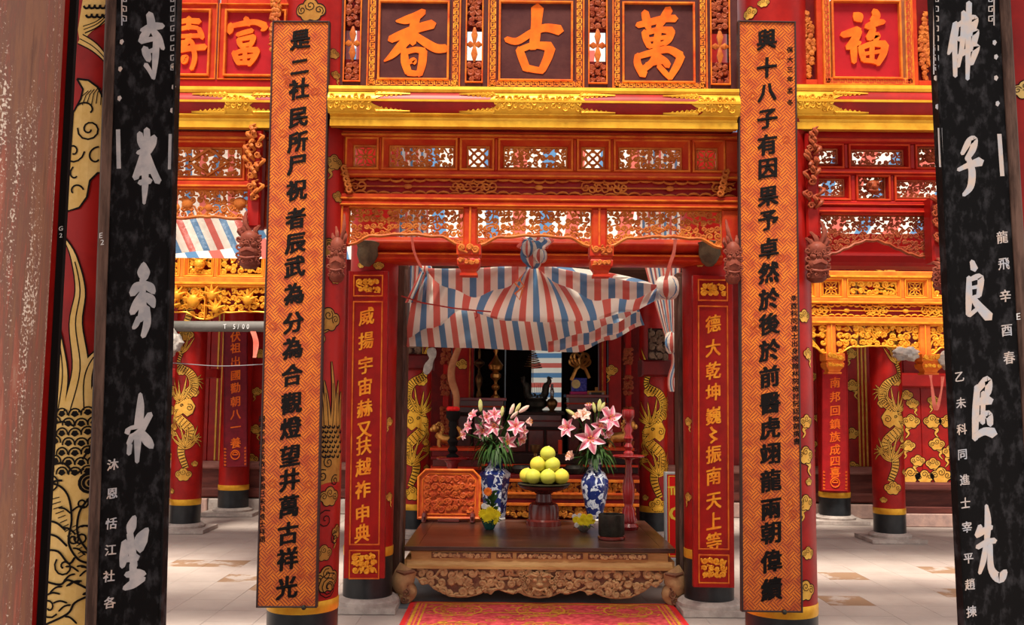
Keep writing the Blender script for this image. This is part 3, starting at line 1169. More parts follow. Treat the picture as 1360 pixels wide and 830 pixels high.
for j in range(7):
    for i in range(6):
        x, y = 66 + i * 17 + (j % 2) * 8.5, 548 + j * 13 + 3 * math.sin(i)
        u, v = q(x, y)
        b.line([(u + .020 * math.cos(PI * (k / 9) * 1.1 - .1), v + .020 * math.sin(PI * (k / 9) * 1.1 - .1)) for k in range(10)], .0055, M, .0040, 1)
        b.line([q(x, y - 5), q(x, y), q(x, y + 3)], [.012, .026, .004], M, .0042, 1)
u, v = q(119, 641)
for r0, wd in ((.030, .010), (.018, .009)):
    b.line(spiral(u, v, r0, r0, 1, 0, 1, 16), wd, M, .0046, 1)
b.line([q(119, 645), q(119, 641), q(119, 637)], [.008, .016, .008], M, .0047, 1)
for ln in (((64, 620), (85, 615), (100, 628), (112, 622)), ((62, 640), (80, 645), (92, 660), (96, 690), (92, 720), (104, 742), (120, 748)), ((120, 660), (106, 680), (104, 710), (120, 735)),
           ((60, 690), (76, 694), (88, 704)), ((60, 708), (76, 712), (90, 725)), ((60, 730), (78, 732), (92, 748), (100, 740)), ((58, 770), (80, 776), (92, 770), (118, 782)), ((60, 830), (90, 815), (100, 800), (120, 790)),
           ((64, 655), (72, 640), (84, 638)), ((64, 570), (82, 560), (100, 566)), ((110, 610), (122, 590), (126, 570))):
    b.line(smooth_line(pl(ln), 5), .007, M, .0050, 1)
for k in range(9):
    b.line(pl(((66 + k * 3, 664 + k * 6), (80 + k * 2, 660 + k * 6))), .003, M, .0050, 1)
    b.line(pl(((97 + k, 700 + k * 5), (104 + k, 696 + k * 5))), .003, M, .0050, 1)
for k in range(26):
    x0_, y0_ = R.uniform(62, 122), R.uniform(655, 825)
    a_ = R.uniform(-.6, .6)
    b.line(smooth_line(pl(((x0_, y0_), (x0_ + 9 * math.cos(a_), y0_ + 9 * math.sin(a_) - 3), (x0_ + 19 * math.cos(a_), y0_ + 19 * math.sin(a_)))), 4), [.002] + [.006] * 7 + [.002], M, .0049, 1)
for x, y, r0, sg in ((86, 752, 14, 1), (66, 806, 15, -1), (108, 714, 9, 1), (98, 716, 7, -1), (70, 640, 12, 1), (110, 668, 8, -1)):
    u, v = q(x, y)
    b.line(spiral(u, v, r0 * .0024, .005, 1.3, R.uniform(0, 6), sg, 16), .006, M, .0051, 1)
b.build('painted_dragon_head', [paintl, ink], ol, label='pale gold dragon head with round eye and scales')
u, v = cyl_uv(1350, 112, orx, d3, r3)
M = cyl_map(orx, d3, r3)
for (px, py) in ((1362, 120), (1362, 340), (1368, 560)):
    b = MB()
    u, v = cyl_uv(px, py, orx, d3, r3)
    cloud(b, M, u, v, .05, .03, 1, .07, True)
    b.build('painted_cloud', [paintl, ink], orr)

# worn pillar close on the left, and the red board with black edging behind it
wxp = at(-124, 415, 2.25).x
t = thing('worn_pillar', 'old worn brown and red lacquered pillar close at the left edge', 'pillar', (wxp, 2.25, 0))
MB().lathe([(.305, 0), (.308, .6), (.302, 1.4), (.305, 2.2), (.30, 5)], wxp, 2.25, 0, 64).build('shaft', worn, t, True)
MB().lathe([(.325, 0.002), (.325, .05), (.31, .06)], wxp, 2.25, 0, 40).build('plinth_drum', plinthm, t, True)
a0, a1, a2 = at(10, 415, 2.60), at(71, 415, 2.60), at(80, 415, 2.60)
t = thing('edge_board', 'narrow red board with black edging between worn and dragon pillars', 'board', (a1.x, 2.60, .3))
MB().box(a0.x, a1.x, 2.60, 2.612, .10, 4.6, .0).build('panel', redp, t)
MB().box(a1.x, a2.x, 2.598, 2.614, .08, 4.62, .0).build('edging', ink, t)
bd = Board(at(84, 290, 2.597), at(84, 320, 2.597))
for ch, px, py in (('G', 82, 303), ('2', 83, 312)):
    u, v = bd.uv(px, py)
    char_on(bd, ch, u, v, .018, 0, .001, chalk, t, .0, .1, 'chalk_mark', 1)
MB().box(a0.x, a2.x, 2.61, 2.65, 0.001, .10).build('foot', lacq, t)

# ================================================================ boards with writing
def couplet_board(name, label, tl, tr, bl, br, d, thick, body, rim, rw):
    bd = Board(at((tl[0] + tr[0]) / 2, (tl[1] + tr[1]) / 2, d), at((bl[0] + br[0]) / 2, (bl[1] + br[1]) / 2, d))
    W = (at(tr[0], tr[1], d).x - at(tl[0], tl[1], d).x + at(br[0], br[1], d).x - at(bl[0], bl[1], d).x) / 4
    t = thing(name, label, 'couplet board', (bd.o.x, d, bd.bot.z))
    H = bd.H / 2
    bd.box(MB(), -W + rw * .5, W - rw * .5, -H + rw * .5, H - rw * .5, -thick, 0).build('panel', body, t)
    for u0, u1, v0, v1, nm in ((-W, -W + rw, -H, H, 'side_rail'), (W - rw, W, -H, H, 'side_rail'), (-W + rw, W - rw, H - rw, H, 'end_rail'), (-W + rw, W - rw, -H, -H + rw, 'end_rail')):
        bd.box(MB(), u0, u1, v0, v1, -thick, .008, .003).build(nm, rim, t)
    return t, bd, W, H

# the two orange boards
OB = 5.17
L_TXT = '是二社民所尸祝者辰武為分為合觀燈望井萬古祥光'
L_Y = [52, 88, 118, 155, 188, 218, 252, 290, 322, 354, 390, 428, 462, 498, 535, 568, 605, 637, 672, 708, 742, 780]
R_TXT = '與十八子有因果予卓然於後於前醫虎翊龍兩朝偉績'
R_Y = [52, 90, 122, 157, 192, 223, 260, 292, 330, 362, 397, 430, 465, 500, 535, 568, 602, 638, 675, 707, 745, 782]
for nm, lab, tl, tr, bl, br, txt, ys, xa, xb in (
        ('left', 'tall orange woven-pattern board with black brushed characters, left of the doorway', (362, 28), (438, 28), (340, 806), (421, 808), L_TXT, L_Y, 399, 381),
        ('right', 'tall orange woven-pattern board with black brushed characters, right of the doorway', (980, 28), (1057, 28), (985, 812), (1066, 814), R_TXT, R_Y, 1018, 1025)):
    t, bd, W, H = couplet_board('couplet_board', lab, tl, tr, bl, br, OB, .035, weave, mat('board_rim_' + nm, (.050, .028, .026), rough=.5), .009)
    for ch, y in zip(txt, ys):
        x = xa + (xb - xa) * (y - 52) / 730
        u, v = bd.uv(x, y)
        char_on(bd, ch, u, v, .122 if ch not in '二八' else .112, 0, .004, ink, t, .038, .18, sx=.94)
    small = [(348, y, c) for y, c in zip(range(556, 730, 10), '嗣德辛酉社民敬仰奉賜己未科進士拜題')] if nm == 'left' else \
        [(1049 + (y - 60) * .0035, y, c) for y, c in zip((66, 79, 92, 105, 120, 136), '保大三年孟冬')] + [(1054 + (y - 390) * .02, y, c) for y, c in zip(range(396, 592, 10), '辛酉科同進士出身授翰林院檢討阮廷敬題撰書')]
    for x, y, c in small:
        u, v = bd.uv(x, y)
        char_on(bd, c, u, v, .036, 0, .002, ink, t, .015, .1, 'small_character')
    bb = MB()
    for k in range(16):
        u, v = R.uniform(-W * .75, W * .75), R.uniform(-H * .95, H * .95)
        for r0 in (.022, .014):
            bb.line(spiral(u, v, r0, r0, 1, 0, 1, 12), .003, lambda a, c, h: bd.M(a, c, h), .0012)
    bb.build('painted_rings', mat('ring_paint_' + nm, (.42, .06, .015), rough=.5), t, kind='stuff')
    u, v = bd.uv(404 if nm == 'left' else 1041, 806 if nm == 'left' else 811)
    k = MB()
    k.ball(bd.M(u, -H + .004, .012), .014, 8, 5)
    k.build('hook', darkmetal, t, True)

# the two red boards in the doorway
RB = 6.70
for nm, lab, tl, tr, bl, br, txt, ys, xa, xb in (
        ('left', 'narrow red board with yellow characters at the left doorway pillar', (463, 360), (516, 360), (457, 768), (510, 768), '威揚宇宙赫又扶越祚申典', [420, 452, 485, 513, 542, 570, 592, 620, 650, 682, 708], 487, 481),
        ('right', 'narrow red board with yellow characters at the right doorway pillar', (920, 366), (973, 366), (921, 780), (975, 780), '德大乾坤巍〻振南天上等', [430, 462, 492, 521, 552, 577, 603, 632, 664, 692, 719], 947, 948)):
    t, bd, W, H = couplet_board('doorway_couplet', lab, tl, tr, bl, br, RB, .04, redp, redp, .034)
    for ch, y in zip(txt, ys):
        u, v = bd.uv(xa + (xb - xa) * (y - 420) / 290, y)
        char_on(bd, ch, u, v, .128, 0, .005, yglyph, t, .026, .20, sx=.86)
    yo = 0 if nm == 'left' else 6
    for y0, y1 in ((365 + yo, 394 + yo), (400 + yo, 724 + yo), (728 + yo + 2, 764 + yo + 5)):
        xc = (tl[0] + tr[0]) / 2
        v1, v0 = bd.uv(xc, y0)[1], bd.uv(xc, y1)[1]
        bd.ring(MB(), -W + .034, W - .034, v0, v1, .010, 0, .010, .003).build('gilt_moulding', orange, t)
    for y0, y1 in ((368 + yo, 391 + yo), (733 + yo, 763 + yo)):
        v1, v0 = bd.uv(xc, y0)[1], bd.uv(xc, y1)[1]
        k = MB()
        scrolls(k, -W + .055, W - .055, v0 + .012, v1 - .012, 0, .045, .008, R)
        k2 = MB()
        k2.add([bd.M(p[0], p[2], -p[1] + .004) for p in k.v], k.f)
        k2.build('carved_dragon', carveg, t, True, kind='stuff')

# the two black boards
t, bd, W, H = couplet_board('black_couplet', 'black lacquered board with grey pearl characters on the left pillar', (148, -30), (236, -30), (117, 850), (215, 850), 3.0, .04, blackb, blackb, .006)
bd.box(MB(), -W - .012, -W + .022, -H, H, -.05, .014, .008).build('rim_strip', browns, t)
c1, c2, c3 = crop(0, 0, 2.767), crop(0, 280, 2.964), crop(0, 550, 2.964)
for st, cv in (
        ([[(550, 52, 26), (556, 85, 30), (550, 112, 20)], [(520, 112, 14), (560, 98, 30), (598, 96, 22)], [(545, 108, 28), (526, 140, 30), (512, 150, 10)], [(562, 112, 22), (582, 140, 28), (600, 180, 14)], [(518, 152, 22), (560, 144, 18), (590, 142, 20)], [(576, 140, 24), (572, 210, 24), (566, 290, 10)], [(532, 178, 24), (540, 200, 30), (548, 222, 20)], [(548, 190, 14), (566, 184, 18)], [(536, 238, 18), (552, 262, 16), (564, 288, 12)]], c1),
        ([[(540, 476, 22), (540, 520, 26), (534, 560, 22)], [(514, 490, 20), (518, 520, 26), (526, 545, 18)], [(566, 504, 24), (560, 530, 28), (546, 560, 20)], [(506, 562, 14), (530, 556, 26), (552, 552, 14)], [(530, 560, 26), (514, 610, 26), (498, 654, 24)], [(540, 568, 26), (560, 620, 26), (582, 668, 26)], [(512, 608, 16), (550, 600, 18)], [(506, 640, 16), (552, 630, 18)], [(534, 590, 22), (534, 680, 24), (530, 748, 10)], [(514, 672, 20), (552, 664, 24)]], c1),
        ([[(566, 208, 18), (566, 240, 50), (568, 268, 30)], [(520, 328, 26), (540, 300, 38), (566, 292, 24)], [(570, 286, 24), (592, 302, 36), (606, 322, 18)], [(562, 270, 24), (562, 330, 26)], [(572, 330, 22), (594, 350, 38), (606, 378, 14)], [(560, 326, 24), (540, 366, 36), (520, 402, 24)], [(562, 350, 28), (562, 400, 32), (550, 432, 24)], [(578, 380, 24), (580, 440, 30), (564, 494, 20)], [(548, 420, 22), (536, 448, 22), (526, 462, 14)]], c2),
        ([[(553, 720 - 800, 14), (553, -30, 30), (545, 60, 34), (540, 188, 16)], [(500, 70, 26), (530, 60, 30), (506, 118, 18)], [(592, 0, 24), (566, 46, 28), (556, 70, 24)], [(556, 70, 26), (580, 104, 38), (598, 128, 24)], [(512, 120, 20), (508, 156, 18)]], c3),
        ([[(530, 404, 18), (518, 440, 38), (512, 468, 24)], [(580, 452, 18), (556, 494, 52), (552, 536, 26)], [(494, 504, 30), (488, 560, 34), (482, 600, 20)], [(512, 470, 26), (520, 530, 30), (528, 600, 28)], [(486, 540, 20), (530, 530, 24)], [(486, 576, 18), (540, 562, 30)], [(498, 632, 22), (540, 626, 34), (568, 628, 22)], [(524, 590, 28), (526, 660, 30)], [(490, 686, 18), (524, 668, 34), (566, 646, 22)]], c3)):
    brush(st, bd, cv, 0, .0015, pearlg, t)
for ch, px, py in zip('沐恩恬江社各', (150, 149, 148, 147, 145, 146), (617, 655, 695, 730, 765, 800)):
    u, v = bd.uv(px, py)
    char_on(bd, ch, u, v, .037, 0, .0012, pearl, t, .02, .12, 'small_character')
for (xa, ya, xb, yb) in ((157, 172, 158, 224), (227, 178, 226, 225)):
    a, c = bd.uv(xa, ya), bd.uv(xb, yb)
    k = MB()
    k.line([a, c], .014, bd.M, .0012)
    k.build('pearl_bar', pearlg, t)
for px, py in ((162, 56), (160, 92), (159, 131), (231, 116), (229, 147), (230, 88)):
    u, v = bd.uv(px, py)
    k = MB()
    k.slab([(u - .007, v - .004), (u, v - .009), (u + .007, v + .002), (u + .002, v + .010), (u - .006, v + .007)], bd.M, 0, .0012)
    k.build('pearl_chip', pearl, t)
def fret(bd, t, px, y0, y1, w, side, m, step=13):
    y = y0
    k = MB()
    while y < y1:
        pts = [(px, y), (px + side * w, y + 1), (px + side * w, y + step * .55), (px + side * w * .35, y + step * .55), (px + side * w * .35, y + step * .25)]
        k.line([bd.uv(*p) for p in pts], .004, bd.M, .0012)
        k.line([bd.uv(px, y), bd.uv(px, y + step)], .004, bd.M, .0012)
        y += step
    k.build('pearl_fret', m, t, kind='stuff')
fret(bd, t, 162, -5, 32, 6, 1, pearl)
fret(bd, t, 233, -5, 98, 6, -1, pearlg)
for ch, px, py in (('E', 139, 313), ('2', 141, 322)):
    u, v = bd.uv(px, py)
    char_on(bd, ch, u, v, .025, .0145, .0152, chalk, t, .0, .1, 'chalk_mark')

t, bd, W, H = couplet_board('black_couplet', 'black lacquered board with cream pearl characters on the right pillar', (1238, -30), (1333, -30), (1280, 850), (1384, 850), 3.0, .04, blackb, blackb, .006)
bd.box(MB(), W - .022, W + .014, -H, H, -.05, .014, .008).build('rim_strip', browns, t)
c4, c5 = crop(1230, 0, 1.976), crop(1240, 410, 1.976)
for st, cv in (
        ([[(78, 62, 14), (70, 110, 16), (58, 142, 6)], [(74, 100, 12), (76, 200, 9)], [(84, 66, 10), (110, 52, 14), (128, 50, 14), (122, 82, 12)], [(84, 104, 10), (110, 92, 12), (130, 82, 14), (124, 118, 12)], [(82, 150, 9), (110, 132, 12), (132, 122, 14), (118, 168, 10)], [(98, 32, 10), (95, 110, 11), (84, 175, 7)], [(112, 8, 12), (110, 110, 12), (108, 208, 8)]], c4),
        ([[(94, 404, 8), (112, 372, 14), (126, 366, 14), (122, 392, 14), (106, 418, 10)], [(110, 412, 10), (120, 450, 15), (116, 490, 14), (98, 512, 8)], [(84, 446, 8), (110, 434, 12), (142, 424, 20)]], c4),
        ([[(120, 686, 10), (126, 706, 16)], [(112, 728, 10), (112, 780, 14), (110, 826, 10)], [(114, 734, 9), (142, 728, 14), (138, 776, 11)], [(116, 756, 7), (136, 752, 8)], [(114, 784, 8), (138, 776, 9)], [(122, 782, 12), (140, 806, 18), (164, 832, 22)], [(112, 828, 9), (132, 812, 8)]], c4),
        ([[(114, 204, 12), (110, 270, 15), (108, 342, 12)], [(114, 214, 12), (140, 186, 16), (142, 218, 14), (118, 246, 8)], [(116, 248, 10), (148, 240, 18)], [(130, 220, 10), (128, 300, 10)], [(116, 292, 10), (142, 276, 16), (148, 304, 12)], [(108, 336, 12), (132, 322, 16), (156, 326, 22)]], c5),
        ([[(138, 516, 7), (142, 560, 14), (138, 624, 10)], [(118, 590, 14), (150, 572, 12)], [(122, 570, 10), (114, 596, 12)], [(114, 626, 10), (140, 612, 12), (160, 608, 12)], [(136, 624, 10), (130, 660, 12), (120, 694, 7)], [(148, 618, 10), (150, 680, 14), (172, 706, 22), (188, 688, 10)]], c5)):
    brush(st, bd, cv, 0, .0015, pearl, t, 1.25)
for ch, px, py in zip('龍飛辛酉春乙未科同進士宰平趙揀', (1331, 1333, 1335, 1337, 1340, 1274, 1276, 1277, 1278, 1281, 1282, 1284, 1286, 1288, 1290), (315, 350, 393, 438, 475, 500, 535, 570, 603, 637, 668, 700, 741, 776, 812)):
    u, v = bd.uv(px, py)
    char_on(bd, ch, u, v, .042 if py < 490 and px > 1300 else .036, 0, .0012, pearl, t, .016, .12, 'small_character', .9)
for (xa, ya, xb, yb) in ((1327, 178, 1331, 234), (1248, 170, 1250, 222)):
    a, c = bd.uv(xa, ya), bd.uv(xb, yb)
    k = MB()
    k.line([a, c], .014, bd.M, .0012)
    k.build('pearl_bar', pearl, t)
for px, py in ((1321, 57), (1323, 104), (1325, 138), (1245, 142), (1323, 76), (1243, 104)):
    u, v = bd.uv(px, py)
    k = MB()
    k.slab([(u - .007, v - .004), (u, v - .009), (u + .007, v + .002), (u + .002, v + .010), (u - .006, v + .007)], bd.M, 0, .0012)
    k.build('pearl_chip', pearl, t)
fret(bd, t, 1320, -5, 30, 7, -1, pearl)
fret(bd, t, 1240, -5, 95, 6, 1, pearl)
u, v = bd.uv(1352, 420)
char_on(bd, 'E', u, v, .03, .0145, .0155, chalk, t, .0, .1, 'chalk_mark')

# boards hanging on the pillars at the back wall
for nm, lab, px, d, y0, y1, x0, x1, txt, ys, body, tm in (
        ('left', 'purple-red board with worn orange characters hung in the left bay', 312, 11.99, 438, 620, 297, 328, '伏祖出國勸朝八一養', [447, 462, 480, 498, 515, 533, 550, 567, 588], mat('purple_red', (.20, .012, .022), (.14, .010, .018), 8, rough=.4), glyph),
        ('right', 'red board with orange characters hung in the right bay', 1107, 11.74, 470, 652, 1092, 1126, '南邦回鎮族成四喜', [510, 527, 545, 562, 578, 597, 615, 617], mat('deep_red', (.40, .014, .016), (.30, .012, .014), 8, rough=.4), glyph)):
    t, bd, W, H = couplet_board('hall_couplet', lab, (x0, y0), (x1, y0), (x0, y1), (x1, y1), d, .04, body, body, .012)
    for ch, y in zip(txt, ys):
        if nm == 'right' and ch == '喜':
            y = 618
        u, v = bd.uv((x0 + x1) / 2 + (.5 if nm == 'left' else 0), y if nm == 'left' else {510: 508, 527: 527, 545: 545, 562: 563, 578: 580, 597: 597, 615: 612}.get(y, 627) - 0)
        char_on(bd, ch, u, v, .135, 0, .004, tm, t, .02, .12)
    yc = 604 if nm == 'left' else 641
    k = MB()
    u, v = bd.uv((x0 + x1) / 2, yc)
    k.tube([bd.M(p[0], p[1], .004) for p in spiral(u, v, .055, .055, 1, 0, 1, 18)], .008, 5)
    k.tube([bd.M(u - .03, v, .004), bd.M(u + .03, v, .004)], .007, 5)
    k.tube([bd.M(p[0], p[1], .004) for p in spiral(u, v, .034, .034, .5, 0, 1, 9)], .007, 5)
    k.build('longevity_medallion', tm, t, True, kind='stuff')
    k = MB()
    for sx in (-1, 1):
        for j in range(6):
            k.tube([bd.M(p[0], p[1], .004) for p in spiral(sx * (W - .02), -H + .03 + j * .04, .014, .004, 1, 0, sx, 8)], .005, 4)
    k.build('carved_border', tm, t, True, kind='stuff')

# ================================================================ beams and carved screens
class Face:
    """upright plane at depth d; photo pixels to x and z, level about the column xc"""
    def __init__(s, d, xc, yc):
        s.d, s.xc, s.yc = d, xc, yc
        s.k = (at(xc + 1, yc, d) - at(xc, yc, d)).length

    def X(s, px):
        return at(px, s.yc, s.d).x

    def Z(s, py):
        return at(s.xc, py, s.d).z


def prism(b, x0, x1, prof, mi=0):
    n = len(prof)
    vs = [(x0, y, z) for y, z in prof] + [(x1, y, z) for y, z in prof]
    fs = [tuple(range(n)), tuple(range(2 * n - 1, n - 1, -1))]
    fs += [(i, i + n, (i + 1) % n + n, (i + 1) % n) for i in range(n)]
    b.add(vs, fs, mi)
    return b


def tie_beam(label, d, xc, x0, x1, ytop, ybot, carv):
    F = Face(d, xc, (ytop + ybot) / 2)
    a, c = F.X(x0), F.X(x1)
    H = F.Z(ytop) - F.Z(ybot)
    zb = F.Z(ybot)
    z = lambda f: zb + H * f
    t = thing('tie_beam', label, 'beam', ((a + c) / 2, d, zb))
    y = d
    prism(MB(), a, c, [(y + .2, z(.84)), (y + .02, z(.84)), (y - .002, z(.86)), (y - .008, z(.92)), (y - .004, z(1.0)), (y + .2, z(1.0))]).build('gold_cornice', gold, t)
    arc = [(y - .028 * math.sin(PI * k / 10) ** .8, z(.84 - .52 * k / 10)) for k in range(11)]
    for nm, i0, i1 in (('upper_moulding', 0, 4), ('lower_moulding', 5, 10)):
        pr = arc[i0:i1 + 1]
        prism(MB(), a, c, [(y + .2, pr[0][1])] + pr + [(y + .2, pr[-1][1])]).build(nm, redp, t, True)
    pr = arc[4:6]
    prism(MB(), a, c, [(y + .2, pr[0][1]), (pr[0][0] - .012, pr[0][1]), (pr[1][0] - .012, pr[1][1]), (y + .2, pr[1][1])]).build('gold_fillet', gold, t)
    prism(MB(), a + .01, c - .01, [(y + .05, z(.33)), (y - .012, z(.33)), (y - .012, z(.30)), (y + .012, z(.25)), (y + .014, z(.19)), (y + .002, z(.17)), (y + .002, z(.02)), (y + .05, z(.02))]).build('gold_base', gold, t)
    MB().box(a + .01, c - .01, y + .05, y + .2, z(.10), z(.9)).build('core', redd, t)
    for (u0, u1, kind) in carv:
        X0, X1 = F.X(u0), F.X(u1)
        b = MB()
        n = 8
        vs, fs = [], []
        for k in range(n + 1):
            f = k / n
            yy, zz = y - .028 * math.sin(PI * f) ** .8 - .004, z(.84 - .52 * f)
            e = .035 * math.sin(PI * f * 3) if kind != 'mid' else .02 * math.sin(PI * f * 4)
            fl_, fr = (0, e) if kind == 'left' else ((e, 0) if kind == 'right' else (e, -e))
            vs += [(X0 + fl_, yy, zz), (X1 + fr, yy, zz)]
        fs = [(2 * k, 2 * k + 2, 2 * k + 3, 2 * k + 1) for k in range(n)]
        b.add(vs, fs)
        L = X1 - X0
        for k in range(int(L / .035)):
            xx = X0 + (k + .6) * .035
            for f in (.72, .5, .3):
                ff = (f + R.uniform(-.08, .08))
                yy = y - .030 * math.sin(PI * ff) ** .8
                sp = spiral(xx, 0, .017, .004, 1.2, R.uniform(0, 6), R.choice((-1, 1)), 9)
                b.tube([(p[0], yy - .004, z(.84 - .52 * ff) + p[1]) for p in sp], [.006 - .0002 * i for i in range(9)], 5)
        # leaves running out over the red
        for sg, xe in ((-1, X0), (1, X1)):
            if (kind == 'left' and sg < 0) or (kind == 'right' and sg > 0):
                continue
            for f in (.06, .10, .90, .94):
                yy = y - .030 * math.sin(PI * f) ** .8 - .004
                zz = z(.84 - .52 * f)
                vv = -1 if f < .5 else 1
                for j in range(6):
                    rr = .017 * (1 - j / 7.5)
                    b.tube([(p[0], yy - .002, p[1]) for p in spiral(xe + sg * (.008 + .026 * j), zz + vv * (.008 - .001 * j), rr, .003, 1.2, PI / 2, sg, 9)], [.0065 * (1 - j / 9)] * 9, 5)
                b.tube([(xe, yy, zz), (xe + sg * .09, yy - .002, zz), (xe + sg * .19, yy, zz)], [.009, .006, .002], 5)
        b.build('gilt_carving', gold, t, True, kind='stuff')
    return t

tie_beam('long red and gold beam over the doorway carved at both ends', 5.16, 708, 436, 982, 116, 170, [(436, 500, 'left'), (655, 772, 'mid'), (925, 982, 'right')])
tie_beam('short red and gold beam over the left bay', 5.24, 290, -180, 362, 115, 170, [(300, 338, 'mid')])
tie_beam('short red and gold beam over the right bay', 5.24, 1150, 1056, 1580, 113, 173, [(1056, 1108, 'left')])


def fret_border(b, F, x0, x1, z0, z1, w, y, st, lw):
    """key fret drawn as raised fillets round a rectangle"""
    M = lambda u, v, h: Vector((u, y - h, v))
    for (ax, az, bx, bz) in ((x0, z0, x1, z0), (x1, z0, x1, z1), (x1, z1, x0, z1), (x0, z1, x0, z0)):
        L = math.hypot(bx - ax, bz - az)
        n = max(2, round(L / st))
        dx, dz = (bx - ax) / L, (bz - az) / L
        nx, nz = -dz, dx
        for k in range(n):
            s0 = L * k / n
            e = L / n
            P = lambda s, o: (ax + dx * (s0 + s * e) + nx * o * w, az + dz * (s0 + s * e) + nz * o * w)
            b.line([P(.0, .2), P(.62, .2), P(.62, .62), P(.30, .62)], lw, M, .001)
            b.line([P(.85, .85), P(.12, .85), P(.12, .45)], lw, M, .001)
            b.line([P(.85, .2), P(.85, .85)], lw, M, .001)


def inscribed(t, F, x0, x1, y0, y1, border, fx0, fx1, fy0, fy1, field, strokes, conv, dfield, fretm):
    """one name panel: patterned border, sunk field, gilt edge, brushed character"""
    d = F.d
    X0, X1, Z0, Z1 = F.X(x0), F.X(x1), F.Z(y1), F.Z(y0)
    f0, f1, g0, g1 = F.X(fx0), F.X(fx1), F.Z(fy1), F.Z(fy0)
    w = min(f0 - X0, X1 - f1, g0 - Z0)
    if border is not None:
        MB().ring(X0, X1, Z0, Z1, w, d - .012, d + .05, .002).build('border', border, t)
        b = MB()
        fret_border(b, F, X0 + .006, X1 - .006, Z0 + .006, Z1 - .006, w - .012, d - .013, .042, .0070)
        b.build('fret_pattern', fretm, t, kind='stuff')
        MB().ring(X0 - .004, X1 + .004, Z0 - .004, Z1 + .004, .008, d - .018, d + .02, .002).build('outer_fillet', orange, t)
    MB().ring(f0 - .008, f1 + .008, g0 - .008, g1 + .008, .012, d - .02, d + .03, .003).build('inner_fillet', orange, t)
    MB().box(f0, f1, d + .008, d + .04, g0, g1).build('field', field, t)
    bd = Board(Vector(((f0 + f1) / 2, d + .008, g1)), Vector(((f0 + f1) / 2, d + .008, g0)))
    brush(strokes, bd, conv, 0, .012, glyph, t, name='character')


def pierced(t, F, x0, x1, y0, y1, mid0, mid1, m):
    """narrow pierced strip: curling leaves above and below, an open cross flower between"""
    X0, X1 = F.X(x0), F.X(x1)
    b = MB()
    for a, c in ((y0, mid0), (mid1, y1)):
        scrolls(b, X0, X1, F.Z(c), F.Z(a), F.d + .012, .035, .008, R)
    b.build('carved_leaves', m, t, True, kind='stuff')
    for a, c in ((y0, mid0 + 3), (mid1 - 3, y1)):
        MB().box(X0, X1, F.d + .024, F.d + .045, F.Z(c), F.Z(a)).build('leaf_ground', redd, t)
    cx, cz = (X0 + X1) / 2, F.Z((mid0 + mid1) / 2)
    b = MB()
    hh = (F.Z(mid0) - F.Z(mid1)) / 2
    for a, ln in ((90, hh), (270, hh), (0, (X1 - X0) / 2), (180, (X1 - X0) / 2)):
        ca, sa = math.cos(math.radians(a)), math.sin(math.radians(a))
        b.tube([(cx, F.d + .012, cz), (cx + ca * ln * .55, F.d + .008, cz + sa * ln * .55), (cx + ca * ln, F.d + .012, cz + sa * ln)], [.006, .022, .006], 6, 0, .6)
    b.build('cross_flower', carve, t, True)
    MB().ring(X0 - .008, X1 + .008, F.Z(y1) - .008, F.Z(y0) + .008, .008, F.d - .01, F.d + .03, .002).build('fillet', orange, t)


# ---- name frieze over the doorway
F = Face(5.30, 708, 60)
t = thing('name_frieze', 'dark maroon frieze with three large orange characters over the doorway', 'frieze', (F.X(708), F.d, F.Z(116)))
YT = -45
cols = [(458, 478), (620, 640), (783, 805), (945, 968)]
xs = [447] + [v for c in cols for v in c] + [980]
for i in range(0, len(xs), 2):
    MB().box(F.X(xs[i]), F.X(xs[i + 1]), F.d, F.d + .05, F.Z(118), F.Z(YT), .003).build('stile', maroon, t)
for a, c in cols:
    MB().box(F.X(a), F.X(c), F.d, F.d + .05, F.Z(118), F.Z(109), .0).build('rail', maroon, t)
c1, c2 = crop(430, 0, 4.61), crop(700, 0, 4.533)
XIANG = [[(612, 74, 40), (560, 108, 56), (500, 128, 50), (446, 134, 14)], [(410, 246, 46), (480, 216, 56), (580, 176, 56), (668, 152, 58)], [(566, 110, 52), (552, 180, 56), (546, 270, 40)], [(530, 226, 60), (470, 290, 56), (420, 342, 40), (372, 378, 10)], [(540, 206, 40), (620, 262, 52), (690, 300, 56), (748, 300, 50)],
         [(496, 306, 40), (498, 380, 50), (520, 450, 44)], [(496, 326, 34), (560, 308, 36), (616, 318, 44)], [(610, 316, 50), (604, 390, 50), (586, 460, 40)], [(520, 388, 26), (552, 372, 34), (556, 392, 24)], [(516, 448, 40), (560, 454, 36), (598, 448, 30)]]
GU = [[(1120 - 1245, 240, 36), (-60, 262 - 10, 44), (30, 200, 44), (110, 172, 50), (196, 186, 64)], [(62, 52, 76), (56, 140, 64), (44, 260, 60), (30, 290, 46)], [(-48, 300, 44), (-30, 350, 50), (-4, 420, 48)], [(-46, 306, 38), (40, 276, 40), (140, 286, 60)], [(140, 292, 62), (124, 350, 54), (92, 420, 46)], [(-6, 412, 44), (50, 424, 40), (96, 430, 38)]]
